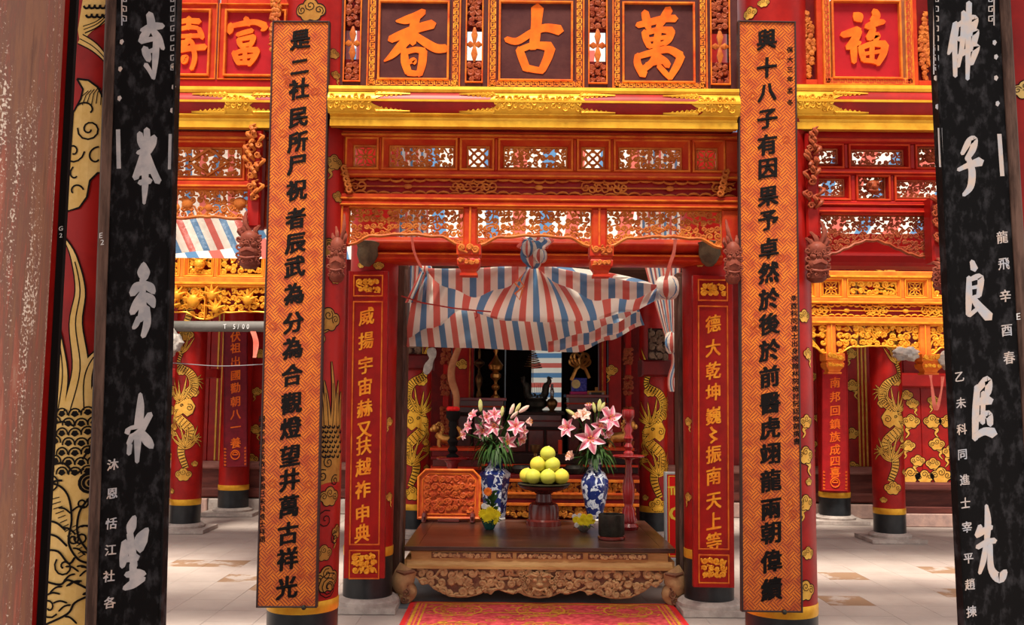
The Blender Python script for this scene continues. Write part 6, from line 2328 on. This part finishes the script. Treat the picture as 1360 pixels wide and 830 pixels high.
for i, (dx, dy, l, wd) in enumerate(pm):
    c = Vector((p.x + dx * k, p.y + dy * k, zt_ + rp + lay[l] * rp))
    lab = {'top': 'green pomelo at the very top of the pile', 'front left': 'green pomelo at the front left of the pile', 'front middle': 'yellow-green pomelo at the front middle of the pile', 'front right': 'yellow pomelo at the front right of the pile', 'middle left': 'pale yellow pomelo in the second layer, left', 'middle right': 'bright green pomelo in the second layer, right', 'middle back': 'pomelo peeking out behind the second layer', 'back left': 'yellow pomelo at the back left of the pile', 'back right': 'pomelo at the back right of the pile', 'back middle': 'pomelo at the back middle of the pile'}[wd]
    o = thing('pomelo', lab, 'fruit', c - Vector((0, 0, rp)), 'pomelos piled on the footed tray')
    b = MB()
    rr = rp * R.uniform(.97, 1.03)
    b.lathe([(rr * math.sin(PI * q / 12) + .0004, -rr * .97 * math.cos(PI * q / 12) + (.03 * rr if q == 12 else 0)) for q in range(13)], c.x, c.y, c.z, 20)
    b.build('skin', pomy if wd in ('front right', 'middle left', 'back left', 'middle back') else pom, o, True)
    MB().lathe([(.007, 0), (.006, .004), (.002, .005)], c.x + .01, c.y - .01, c.z + rr * .96, 8).build('stalk_end', budp, o, True)


def flower_bowl(px, py, label, rpx, hpx, blooms, bowl_m, fol=20):
    p = on_table(px, py)
    k = p.y / FPX
    t = thing('flower_bowl', label, 'flower arrangement', p)
    MB().lathe([(rpx * .35 * k, TZ), (rpx * .45 * k, TZ + .01), (rpx * .7 * k, TZ + hpx * .6 * k), (rpx * .75 * k, TZ + hpx * k)], p.x, p.y, 0, 18).build('bowl', bowl_m, t, True)
    for i in range(fol):
        a = 2 * PI * i / fol
        b = MB()
        dv = Vector((math.cos(a), math.sin(a), 0))
        o = Vector((p.x, p.y, TZ + hpx * .8 * k)) + dv * rpx * .3 * k
        vs = []
        up = R.uniform(.1, .9)
        for j in range(4):
            s = j / 3
            c = o + dv * rpx * k * .9 * s + Vector((0, 0, rpx * k * (up * s - .5 * s * s)))
            sd = Vector((-dv.y, dv.x, .2)) * .012 * math.sin(PI * (.15 + .8 * s))
            vs += [c - sd, c + sd]
        b.add(vs, [(2 * j, 2 * j + 1, 2 * j + 3, 2 * j + 2) for j in range(3)])
        b.build('leaf', leafm, t, True)
    for bx, by, br, m in blooms:
        c = at(bx, by, p.y - rpx * .5 * k + R.uniform(-.01, .02))
        b = MB()
        for ring, (n_, rr, tilt) in enumerate(((14, 1.0, .15), (12, .8, .5), (9, .55, .9), (5, .25, 1.3))):
            for q in range(n_):
                a = 2 * PI * (q + ring * .4) / n_
                dv = Vector((math.cos(a), -.25 - .4 * math.sin(tilt), math.sin(a))).normalized()
                e = c + dv * br * k * rr
                b.tube([c, c.lerp(e, .6), e], [.004, .0105, .004], 4)
        b.build('bloom', m, t, True)
    return t

flower_bowl(650, 703, 'yellow chrysanthemums with greenery in a green glass bowl by the plaque', 14, 14, [(642, 682, 7, yel), (651, 679, 7, yel), (659, 683, 7, yel), (647, 688, 7, yel), (656, 690, 7, yel), (652, 685, 7, yel), (648, 653, 6, oranf), (643, 672, 4, whitef), (648, 674, 4, whitef)], mat('green_glass', (.02, .09, .08), rough=.1))
t = thing('fern_spray', 'green leafy spray with an orange flower behind the yellow chrysanthemums', 'foliage', on_table(652, 698))
o = on_table(652, 698)
for i in range(36):
    b = MB()
    a = R.uniform(-1.1, 1.1)
    f = R.uniform(.2, 1.0)
    base = Vector((o.x, o.y, TZ + .05 + .22 * f))
    dv = Vector((math.sin(a), -.4, math.cos(a) * .8)).normalized()
    ln = R.uniform(.05, .10)
    sd = dv.cross(Vector((0, 1, 0))).normalized() * .012
    b.add([base, base + dv * ln * .5 - sd, base + dv * ln, base + dv * ln * .5 + sd], [(0, 1, 2, 3)])
    b.build('leaf', leafm, t)
b = MB()
b.tube([(o.x, o.y, TZ), (o.x, o.y, TZ + .24)], .006, 5)
b.build('stalk', leafm, t)
flower_bowl(775, 706, 'small silver bowl of yellow and white chrysanthemums before the round vase', 13, 9, [(765, 690, 5, yel), (772, 692, 6, yel), (779, 693, 6, yel), (786, 691, 5, yel), (775, 687, 5, yel), (783, 687, 5, yel), (763, 686, 3.5, whitef), (770, 685, 3.5, whitef), (766, 697, 3.5, whitef), (789, 687, 3, whitef)], mat('silver', (.55, .53, .5), rough=.2, metal=.9), 12)

p = on_table(812, 716)
k = p.y / FPX
t = thing('incense_cup', 'plain black cylindrical cup standing on the table', 'cup', p)
MB().lathe([(17 * k, TZ), (18 * k, TZ + .006), (18 * k, TZ + .02), (16.5 * k, TZ + .026)], p.x, p.y, 0, 32).build('saucer', mahog, t, True)
MB().lathe([(15.5 * k, TZ + .026), (17 * k, TZ + .04), (17 * k, TZ + 32 * k), (16 * k, TZ + 32.5 * k), (15.4 * k, TZ + 31 * k), (15 * k, TZ + .05)], p.x, p.y, 0, 36).build('body', darkmetal, t, True)

# tall red candle stand on the table
p = on_table(835, 703)
k = p.y / FPX
t = thing('candle_stand', 'glossy red turned candle stand with round tray right of the round vase', 'candle stand', p)
pr = [(12, 0), (13, 4), (10, 8), (11, 12), (9, 18), (8, 26), (5.5, 30), (6, 34), (7.5, 42), (8, 54), (6.5, 64), (4.5, 70), (5, 76), (4, 84), (5, 90), (12, 93)]
MB().lathe([(a * k, TZ + h * k) for a, h in pr], p.x, p.y, 0, 24).build('column', redgloss, t, True)
MB().lathe([(10 * k, TZ + 92 * k), (20 * k, TZ + 93.5 * k), (21 * k, TZ + 95 * k), (20 * k, TZ + 96 * k), (4 * k, TZ + 96 * k)], p.x, p.y, 0, 30).build('round_tray', redgloss, t, True)
pr = [(7, 96), (7, 99), (4, 102), (6, 107), (3.5, 112), (6.5, 118), (4, 124), (6, 130), (3.5, 136), (5, 142), (8, 146), (8.5, 152), (8, 155), (5, 156)]
MB().lathe([(a * k, TZ + h * k) for a, h in pr], p.x, p.y, 0, 20).build('candlestick', redgloss, t, True)

# ================================================================ the altar behind the table
AD = 9.15
F = Face(AD, 735, 660)
t = thing('altar_base', 'stepped red altar front with gilded carved bands behind the table', 'altar', (F.X(735), AD, 0))
a, c = F.X(624), F.X(846)
MB().box(a, c, AD + .06, AD + .6, 0, F.Z(690)).build('plinth', redd, t)
gc = mat('altar_gilt', (.62, .24, .035), (.40, .09, .018), 14, .4, .7, rough=.35, metal=.3)
for y0, y1, dy in ((671, 688, .03), (640, 656, .03)):
    MB().box(a, c, AD + dy, AD + .6, F.Z(y1), F.Z(y0)).build('carved_ground', redd, t)
    b = MB()
    scrolls(b, a + .01, c - .01, F.Z(y1) + .006, F.Z(y0) - .006, AD + dy - .006, .055, .011, R)
    b.build('gilded_band', gc, t, True, kind='stuff')
for y0, y1, dy, m in ((668, 672, -.015, orange), (662, 668, .0, redd), (657, 662, -.01, carve), (654, 657, -.03, orange), (636, 640, -.04, orange), (631, 636, -.02, redd)):
    MB().box(a - .02, c + .02, AD + dy, AD + .6, F.Z(y1), F.Z(y0), .004).build('moulding', m, t)
zt_ = F.Z(631)

# dark stepped bench on the altar, with bowls
F2 = Face(9.5, 735, 620)
t = thing('dark_bench', 'dark stepped altar bench with red edges behind the pomelos', 'bench', (F2.X(735), 9.5, zt_))
MB().box(F2.X(640), F2.X(846), 9.42, 9.75, zt_, F2.Z(616), .004).build('lower_step', dark, t)
MB().box(F2.X(650), F2.X(840), 9.52, 9.75, F2.Z(616), F2.Z(604), .004).build('upper_step', dark, t)
MB().box(F2.X(640), F2.X(846), 9.41, 9.44, F2.Z(619), F2.Z(616), .002).build('red_edge', redf, t)
MB().box(F2.X(742), F2.X(747), 9.60, 9.66, F2.Z(604), F2.Z(585), .002).build('post', redf, t)
z2 = F2.Z(604)

def lathe_thing(name, label, cat, px, y0, y1, d, prof, m, n=20):
    """turned thing: prof of (half width px, fraction of height from y1 up)"""
    p = at(px, y1, d)
    k = d / FPX
    H = (y1 - y0) * k
    t = thing(name, label, cat, p)
    return t, p, k, H, MB().lathe([(max(a * k, .0005), H * f) for a, f in prof], p.x, p.y, p.z, n).build('body', m, t, True)

lathe_thing('offering_cup', 'small bronze footed cup on the dark bench above the pomelos', 'cup', 711, 591, 610, 9.46, [(5, 0), (5, .1), (2.5, .2), (2.5, .4), (6, .6), (7, 1), (6, .98)], bronze)
lathe_thing('offering_bowl', 'dark rounded offering bowl left of the pomelos', 'bowl', 693, 618, 632, 9.3, [(6, 0), (11, .3), (13, .7), (11, 1), (9, .95)], darkmetal)
lathe_thing('offering_bowl', 'dark rounded offering bowl right of the pomelos', 'bowl', 763, 618, 632, 9.3, [(6, 0), (11, .3), (13, .7), (11, 1), (9, .95)], darkmetal)

# side cabinets left and right of the altar
for x0, x1, lab in ((566, 642, 'dark red stepped cabinet behind the carved plaque'), (806, 850, 'dark red stepped cabinet behind the red candle stand')):
    F = Face(9.35, (x0 + x1) / 2, 610)
    t = thing('side_cabinet', lab, 'cabinet', (F.X((x0 + x1) / 2), 9.35, 0))
    X0, X1 = F.X(x0), F.X(x1)
    MB().box(X0, X1, 9.80, 10.2, 0, F.Z(628), .004).build('body', redd, t)
    for y0, y1, e, m in ((598, 602, 0, redf), (602, 610, 3, redd), (610, 614, 1, redd), (614, 624, 4, mahog), (624, 629, 1, redf)):
        MB().box(X0 + e * .007, X1 - e * .007, 9.78 + e * .006, 10.2, F.Z(y1), F.Z(y0), .004).build('moulding', m, t)

# guardian beasts
def beast(label, px, py, d, s, m, fl):
    p = at(px, py, d)
    t = thing('guardian_beast', label, 'statue', p)
    k = s
    b = MB()
    P = lambda x, y, z: (p.x + fl * x * k, p.y + y * k, p.z + z * k)
    b.tube(smooth_line([P(-.42, 0, .35), P(-.15, 0, .40), P(.15, 0, .46), P(.34, 0, .66)], 5), [k * v for v in [.10] + [.17] * 5 + [.19] * 5 + [.17] * 4 + [.13]], 10)
    b.build('body', m, t, True)
    b = MB()
    b.ball(P(.42, 0, .86), .17 * k, 12, 8)
    b.ball(P(.56, -.02, .80), .10 * k, 10, 6)
    for sg in (-1, 1):
        b.ball(P(.50, sg * .10, .92), .035 * k, 6, 5)
        b.tube([P(.38, sg * .10, .98), P(.30, sg * .15, 1.10)], [.05 * k, .015 * k], 6)
    b.build('head', m, t, True)
    b = MB()
    for i in range(9):
        a = .5 + i * .55
        b.tube([(q[0], p.y - .10 * k, q[1]) for q in spiral(P(.28, 0, 0)[0] + fl * .16 * k * math.cos(a), p.z + .82 * k + .2 * k * math.sin(a), .07 * k, .02 * k, 1.2, a, fl, 9)], .025 * k, 5)
    b.build('mane_curls', m, t, True, kind='stuff')
    for x, y in ((.25, -.12), (.25, .12), (-.32, -.12), (-.32, .12)):
        b = MB()
        b.tube([P(x, y, .42), P(x + .04, y, .2), P(x, y, .07)], [.09 * k, .06 * k, .05 * k], 8)
        b.ball(P(x + .04, y, .05), .07 * k, 8, 5, 0, (1.3, 1, .7))
        b.build('leg', m, t, True)
    b = MB()
    b.tube(smooth_line([P(-.42, 0, .40), P(-.62, 0, .55), P(-.55, 0, .80), P(-.40, 0, .95)], 4), [.06 * k] * 5 + [.08 * k] * 5 + [.05 * k] * 2 + [.01 * k], 7)
    b.build('tail', m, t, True)
    MB().box(p.x - .6 * k, p.x + .6 * k, p.y - .22 * k, p.y + .22 * k, p.z - .05 * k, p.z + .01, .005).build('base', redd, t)

beast('gilded guardian beast on the left cabinet behind the black candlestick', 592, 597, 9.95, .26, brass, -1)
beast('bronze carved guardian beast on the right cabinet behind the red candle stand', 822, 597, 9.95, .30, brass, 1)

# black candlestick with tusk on a red tray stand, left
p = at(601, 608, 9.3)
k = 9.3 / FPX
t = thing('tray_stand', 'round red tray stand behind the carved plaque', 'stand', (p.x, 9.3, 0))
MB().lathe([(.16, 0), (.16, .03), (.07, .06), (.05, p.z - .10), (.06, p.z - .05), (.10, p.z - .02)], p.x, 9.3, 0, 20).build('column', redgloss, t, True)
MB().lathe([(12 * k, p.z - .02), (21 * k, p.z - .012), (21.5 * k, p.z), (20 * k, p.z + .008), (3 * k, p.z + .006)], p.x, 9.3, 0, 28).build('round_tray', redgloss, t, True)
z = p.z + .008
t = thing('candlestick', 'black turned candlestick standing on the round red tray', 'candlestick', (p.x, 9.3, z))
pr = [(8, 0), (8, .03), (4, .08), (7, .16), (4, .24), (7.5, .34), (4, .42), (6, .52), (4, .60), (6, .70), (5, .78), (9, .86), (9.5, 1.0), (8, 1.0)]
hh = (608 - 548) * k
MB().lathe([(a_ * k, z + f * hh) for a_, f in pr], p.x, 9.3, 0, 20).build('body', ink, t, True)
z = z + hh
t = thing('red_cushion', 'bright red cloth ring under the ivory-brown tusk', 'cloth', (p.x, 9.3, z))
b = MB()
for i in range(11):
    a_ = 2 * PI * i / 11
    b.ball((p.x + 5.5 * k * math.cos(a_), 9.3 + 5.5 * k * math.sin(a_), z + 3 * k), 3.4 * k, 8, 5)
b.build('cloth_ring', mat('bright_red_cloth', (.80, .02, .02), rough=.7), t, True)
t = thing('carved_tusk', 'tall curved brown tusk standing in the red cushion', 'tusk', (p.x, 9.3, z))
b = MB()
pts = smooth_line([at(x, y, 9.3) for x, y in ((606, 546), (606, 525), (600, 505), (600, 488), (606, 470), (614, 452), (624, 432))], 5)
b.tube(pts, [k * (2.8 + 2.2 * math.sin(PI * min(1, (i + 4) / len(pts)))) for i in range(len(pts))], 12)
b.build('tusk', tusk, t, True)

# red posts with gilt carving
for x0, x1, lab, gx in ((568, 598, 'red post with gilt carved brackets left of the altar', 592), (829, 852, 'red post with gilt carved relief right of the altar', 834)):
    F = Face(11.2, (x0 + x1) / 2, 560)
    t = thing('carved_post', lab, 'post', (F.X((x0 + x1) / 2), 11.2, 0))
    MB().box(F.X(x0), F.X(x1), 11.2, 11.5, 0, 3.69, .015).build('post', redd, t)
    MB().box(F.X(gx - 4), F.X(gx + 4), 11.15, 11.25, .6, 3.6, .01).build('gilt_strip', redp, t)
    for y0, y1 in ((462, 485), (498, 525), (540, 575), (585, 600)):
        b = MB()
        scrolls(b, F.X(gx - 7), F.X(gx + 6), F.Z(y1), F.Z(y0), 11.13, .055, .012, R)
        b.build('gilt_relief', carvebr, t, True, kind='stuff')

# high altar shelves in the dark
HD = 11.6
for x0, x1, yt, lab in ((606, 670, 528, 'dark red high shelf with bronze finials left of the altar'), (754, 806, 524, 'dark red high shelf with gift box right of the altar'), (676, 748, 547, 'low dark middle shelf carrying the incense burner')):
    F = Face(HD, (x0 + x1) / 2, 560)
    t = thing('high_shelf', lab, 'shelf', (F.X((x0 + x1) / 2), HD, 0))
    X0, X1 = F.X(x0), F.X(x1)
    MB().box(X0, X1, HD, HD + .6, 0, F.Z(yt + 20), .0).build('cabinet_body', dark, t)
    MB().box(X0 + .02, X1 - .02, HD + .02, HD + .6, F.Z(yt + 20), F.Z(yt + 4), .004).build('apron', mahog, t)
    MB().box(X0 - .02, X1 + .02, HD - .03, HD + .6, F.Z(yt + 4), F.Z(yt), .004).build('top', redgloss if yt < 540 else dark, t)
    MB().box(X0 - .01, X1 + .01, HD - .02, HD + .6, F.Z(yt + 13), F.Z(yt + 11), .002).build('bead', redf if yt < 540 else redd, t)
    n = 3
    for i in range(n):
        xa, xb = X0 + (X1 - X0) * i / n + .015, X0 + (X1 - X0) * (i + 1) / n - .015
        MB().box(xa, xb, HD - .012, HD, F.Z(600), F.Z(yt + 24), .01).build('door_panel', mahog, t)

# gold-brown framed reveal boards of the altar opening
for x0, x1, lab in ((620, 629, 'red gilt-edged upright left of the dark altar opening'), (796, 805, 'red gilt-edged upright right of the dark altar opening')):
    F = Face(12.3, (x0 + x1) / 2, 500)
    t = thing('opening_jamb', lab, 'jamb', (F.X((x0 + x1) / 2), 12.3, 0))
    MB().box(F.X(x0), F.X(x1), 12.3, 12.5, 0, 3.69, .01).build('upright', redp, t)
    MB().box(F.X(x0 + 3), F.X(x0 + 5), 12.28, 12.31, .6, 3.6, .003).build('gilt_bead', carve, t)

def shelf_thing(name, label, cat, px, y0, y1, d, prof, m, n=18):
    return lathe_thing(name, label, cat, px, y0, y1, d, prof, m, n)

shelf_thing('bronze_finial', 'tall tiered brass finial on the left high shelf', 'ornament', 658, 462, 530, 11.75, [(6, 0), (6, .05), (2.5, .09), (2, .16), (5, .20), (5.5, .25), (2, .30), (2.5, .36), (7, .42), (7, .48), (3, .53), (8.5, .58), (9, .62), (10, .66), (6, .74), (3, .80), (1.5, .88), (3, .93), (2.5, .98), (.5, 1)], brass)
shelf_thing('bronze_finial', 'dark tiered finial behind the left high shelf', 'ornament', 636, 462, 530, 12.0, [(4, 0), (4, .1), (1.5, .18), (4, .30), (5, .40), (2, .50), (1.5, .60), (7, .68), (7, .72), (1.5, .78), (2, .9), (.5, 1)], bronze)
t, p, k, H, o = shelf_thing('incense_burner', 'dark bronze incense burner in front of the striped rear sheet', 'incense burner', 712, 528, 549, 11.8, [(9, 0), (10, .1), (8, .25), (14, .45), (15, .7), (13, .85), (15, .92), (15, 1), (13, .98)], darkmetal)
for sg in (-1, 1):
    b = MB()
    x_ = p.x + sg * 12 * k
    z_ = p.z + H
    b.tube(smooth_line([(x_ - sg * .03, p.y, z_), (x_, p.y, z_ + .06), (x_ + sg * .01, p.y, z_ + .14), (x_ + sg * .05, p.y, z_ + .20), (x_ + sg * .03, p.y, z_ + .26)], 4), [.05] * 5 + [.045] * 5 + [.03] * 4 + [.02] * 2 + [.008], 8)
    b.tube([(x_ + sg * .03, p.y, z_ + .25), (x_ + sg * .09, p.y, z_ + .24)], [.02, .004], 6)
    b.build('bird_figure', darkmetal, t, True)
b = MB()
scrolls(b, p.x - 12 * k, p.x + 12 * k, p.z + H, p.z + H + .05, p.y - .05, .04, .009, R)
b.build('lid_ornament', darkmetal, t, True, kind='stuff')
b = MB()
for i in range(7):
    b.tube([(p.x + (i - 3) * .02, p.y, p.z + H), (p.x + (i - 3) * .026, p.y, p.z + H + .14 + .02 * (i % 3))], .003, 4)
b.build('incense_sticks', redd, t, kind='stuff')

# hanging incense coil
c0 = at(708, 466, 11.9)
t = thing('incense_coil', 'conical hanging incense coil above the burner', 'incense coil', at(708, 490, 11.9))
b = MB()
n = 110
k = 11.9 / FPX
b.tube([(c0.x + (2.5 + 10 * i / n) * k * math.cos(i * .42), 11.9 + (2.5 + 10 * i / n) * k * math.sin(i * .42), c0.z - 23 * k * i / n) for i in range(n)], .007, 4)
b.build('coil', bronze, t, True)
MB().tube([(c0.x, 11.9, c0.z + .05), (c0.x, 11.9, c0.z + 1.0)], .004, 4).build('cord', wirem, t)
MB().tube([(c0.x, 11.9, c0.z - .4), (c0.x, 11.9, c0.z + .06)], .006, 4).build('rod', bronze, t)

# oil lamp
t, p, k, H, o = shelf_thing('oil_lamp', 'small glass-chimneyed oil lamp right of the incense burner', 'lamp', 733, 526, 549, 11.7, [(6, 0), (6, .1), (3, .2), (7, .45), (7.5, .65), (5, .8), (2.5, .85), (2.5, 1)], bronze)
MB().lathe([(2.2 * k, H), (3 * k, H + 5 * k), (2 * k, H + 10 * k), (1.6 * k, H + 16 * k)], p.x, p.y, p.z, 14, cap=False).build('chimney', glass, t, True)

# gift box with bow, and small framed photo
F = Face(11.75, 768, 500)
p = at(766, 526, 11.75)
t = thing('gift_box', 'blue gift box with pink base and large gold ribbon bow', 'gift box', p)
zb = F.Z(526)
MB().box(F.X(757), F.X(779), 11.65, 11.85, zb, F.Z(520), .005).build('pink_base', pinkbox, t)
MB().box(F.X(759), F.X(779), 11.67, 11.85, F.Z(520), F.Z(502), .008).build('box_body', bluebox, t)
MB().lathe([(5.5 * k, 0), (5.5 * k, .004)], 0, 0, 0, 20)
b = MB()
cc = at(765, 510, 11.66)
b.add([(cc.x + .055 * math.cos(a_ * PI / 10), 11.665, cc.z + .055 * math.sin(a_ * PI / 10)) for a_ in range(20)], [tuple(range(20))])
b.build('moon_print', mat('moon_yellow', (.75, .62, .25), (.65, .45, .2), 12, rough=.5), t)
b = MB()
for a_, ln in ((60, .17), (120, .17), (95, .19), (30, .14), (150, .14)):
    ca, sa = math.cos(math.radians(a_)), math.sin(math.radians(a_))
    o_ = at(770, 486, 11.7)
    pts = [o_ + Vector((ca * ln * f - sa * ln * .28 * math.sin(PI * 2 * f) * .5, -.02 - .04 * math.sin(PI * f), sa * ln * f)) for f in (0, .3, .7, 1, .7, .3, 0)]
    pts = [o_ + Vector((ca * ln * f, -.02, sa * ln * f)) + Vector((-sa, 0, ca)) * s_ * ln * .28 for f, s_ in ((0, 0), (.4, 1), (.85, .9), (1, 0), (.85, -.9), (.4, -1), (0, 0))]
    b.tube(smooth_line(pts, 3), .018, 5, 0, 1.6)
for x1, y1 in ((759, 505), (783, 502)):
    b.tube([at(770, 486, 11.66), at((770 + x1) / 2 + 1, 490, 11.64), at(x1, y1, 11.66)], .022, 5, 0, .5)
b.build('ribbon_bow', brass, t, True, kind='stuff')
p = at(792, 526, 11.7)
F = Face(11.66, 792, 520)
t = thing('framed_photo', 'small dark photo in a gilt wood frame beside the gift box', 'picture frame', p)
MB().ring(F.X(780), F.X(804), F.Z(528), F.Z(519), .02, 11.62, 11.66, .004).build('frame', frameg, t)
MB().box(F.X(781), F.X(803), 11.645, 11.66, F.Z(527), F.Z(520)).build('mount', paper, t)
MB().box(F.X(785), F.X(799), 11.638, 11.65, F.Z(526), F.Z(521)).build('photo', photo, t)
MB().box(F.X(790), F.X(794), 11.63, 11.66, F.Z(519), F.Z(514), .003).build('crest', frameg, t)

# white hanging strings in the dark opening
for px, lab in ((671, 'thin blue-white upright strip in the dark altar opening'),):
    o = MB().box(at(px - .9, 500, 12.2).x, at(px + .9, 500, 12.2).x, 12.2, 12.22, 1.3, at(px, 440, 12.2).z).build('light_strip', mat('pale_strip', (.4, .55, .65), rough=.5))
    tag(o, lab, 'strip')

# red sign half hidden behind the right post
F = Face(7.75, 900, 680)
t = thing('notice_sign', 'red notice sign with yellow letters half hidden behind the right door post', 'sign', (F.X(920), 7.75, 0))
X0, X1 = F.X(886), F.X(950)
MB().box(X0, X1, 7.75, 7.78, F.Z(741), F.Z(630), .003).build('panel', signr, t)
MB().ring(X0 - .02, X1 + .02, F.Z(744), F.Z(627), .02, 7.74, 7.79, .004).build('edge', signg, t)
MB().ring(X0 + .012, X1 - .012, F.Z(739), F.Z(632), .006, 7.746, 7.752, .001).build('yellow_line', signy, t)
bd = Board(Vector((F.X(905), 7.75, F.Z(630))), Vector((F.X(905), 7.75, F.Z(741))))
for ch, px, py, s in (('T', 892.2, 651, .095), ('H', 899, 651, .095), ('C', 896, 681, .15)):
    u, v = bd.uv(px, py)
    char_on(bd, ch, u + s * .18, v, s, 0, .002, signy, t, .03, 0, 'letter')
MB().box((X0 + X1) / 2 - .03, (X0 + X1) / 2 + .03, 7.78, 7.82, 0.001, F.Z(630)).build('back_stay', signg, t)
MB().box(X0, X1, 7.72, 7.86, 0.001, F.Z(741) + .003, .004).build('foot', signg, t)

# beams' ends over the altar pillars and the dark carved plaque
for x0, x1, y0, y1, lab in ((533, 574, 470, 491, 'dark red beam end by the left altar pillar'), (852, 905, 478, 500, 'dark red beam end by the right altar pillar')):
    F = Face(10.15, (x0 + x1) / 2, 480)
    o = MB().box(F.X(x0), F.X(x1), 10.1, 10.45, F.Z(y1), F.Z(y0), .02).build('beam_end', redd)
    tag(o, lab, 'beam')
for x0, x1, y0, y1, lab in ((536, 560, 458, 470, 'small dark carved block above the left beam end'), (862, 888, 436, 478, 'dark carved cloud plaque by the right tarp knot')):
    F = Face(10.0, (x0 + x1) / 2, 460)
    t = thing('carved_plaque', lab, 'plaque', (F.X((x0 + x1) / 2), 10.0, F.Z(y1)))
    MB().box(F.X(x0), F.X(x1), 10.0, 10.08, F.Z(y1), F.Z(y0), .01).build('ground', dark, t)
    b = MB()
    scrolls(b, F.X(x0 + 1), F.X(x1 - 1), F.Z(y1 - 1), F.Z(y0 + 1), 9.99, .075, .016, R)
    b.build('cloud_relief', mat('dusty_brown' + lab[:5].strip(), (.17, .11, .075), (.10, .06, .04), 9, rough=.7), t, True, kind='stuff')

# ================================================================ odds and ends
p0, p1 = at(150, 433, 10.48), at(400, 434, 10.48)
t = thing('grey_pipe', 'grey pipe with chalk marks under the left gold screen', 'pipe', (p0 + p1) / 2)
MB().tube([p0, (p0 + p1) / 2, p1], .06, 18).build('pipe', greypipe, t, True)
bd = Board(at(315, 426, 10.418), at(315, 440, 10.418))
for ch, px in (('T', 300), ('5', 313), ('/', 319), ('0', 325), ('0', 331)):
    u, v = bd.uv(px, 433)
    char_on(bd, ch, u, v, .075, 0, .001, chalk, t, .0, .1, 'chalk_mark', .8)
o = MB().tube(smooth_line([at(x, y, 10.545) for x, y in ((150, 478), (230, 482), (290, 486), (345, 484), (400, 480))], 4), .005, 5).build('wire', wirem, None, True)
tag(o, 'thin grey wire sagging across the left bay', 'wire')
F = Face(10.5, 235, 495)
o = MB().box(F.X(150), F.X(262), 11.2, 11.35, F.Z(500), F.Z(487), .01).build('rail_beam', redp)
tag(o, 'short red beam meeting the dragon pillar in the left bay', 'beam')

def crumple(name, label, px, py, d, rx, rz, m, seed):
    rr = random.Random(seed)
    c = at(px, py, d)
    k = d / FPX
    b = MB()
    b.ball((0, 0, 0), 1, 18, 12)
    vs = []
    for v in b.v:
        f = 1 + .22 * math.sin(6 * v[0] + seed) * math.cos(7 * v[2]) + rr.uniform(-.08, .08)
        vs.append((c.x + v[0] * rx * k * f, c.y + v[1] * rx * k * .8 * f, c.z + v[2] * rz * k * f))
    b.v = vs
    o = b.build(name, m, None, True)
    tag(o, label, 'plastic bundle')
    return o
crumple('plastic_bundle', 'crumpled pale plastic bundle under the pipe in the left bay', 230, 455, 10.42, 12, 16, plast, 2)
crumple('plastic_bundle', 'crumpled grey plastic wrapped on the right gold screen', 1203, 470, 10.12, 17, 9, plast, 5)
crumple('plastic_bundle', 'second grey plastic bundle beside the right drop post', 1256, 478, 10.14, 12, 11, plast, 8)
b = MB()
vs = []
pts = smooth_line([at(x, y, 10.07) for x, y in ((572, 462), (574, 474), (570, 484), (565, 497))], 4)
b.tube(pts, [.03, .05, .055, .05, .04, .03, .03, .035, .045, .05, .045, .035, .015], 8, 0, .5)
o = b.build('plastic_strip', plast, None, True)
tag(o, 'twisted white plastic strip hanging by the left altar pillar', 'plastic strip')

def ribbon(label, pts, d, w_):
    b = MB()
    P = smooth_line([at(x, y, d) for x, y in pts], 5)
    n = len(P)
    vs = []
    for i, p in enumerate(P):
        tw = .6 * math.sin(i * .5)
        vs += [p + Vector((-w_ * math.cos(tw), -w_ * math.sin(tw), 0)), p + Vector((w_ * math.cos(tw), w_ * math.sin(tw), 0))]
    b.add(vs, [(2 * i, 2 * i + 1, 2 * i + 3, 2 * i + 2) for i in range(n - 1)])
    o = b.build('tie_ribbon', ribbonm, None, True)
    tag(o, label, 'ribbon')
ribbon('pink tie ribbon hanging at the left tarp knot', ((547, 314), (549, 330), (553, 342), (560, 356)), 6.58, .010)
ribbon('pink tie ribbon hanging at the right tarp knot', ((897, 318), (895, 335), (890, 350), (884, 372)), 6.58, .014)
ribbon('pale pink ribbon dangling from the drop post in the right bay', ((1236, 498), (1238, 515), (1243, 545), (1250, 520), (1252, 500)), 10.12, .018)
ribbon('orange ribbon dangling in front of the left carved plaque', ((336, 440), (340, 455), (338, 475)), 10.43, .03)
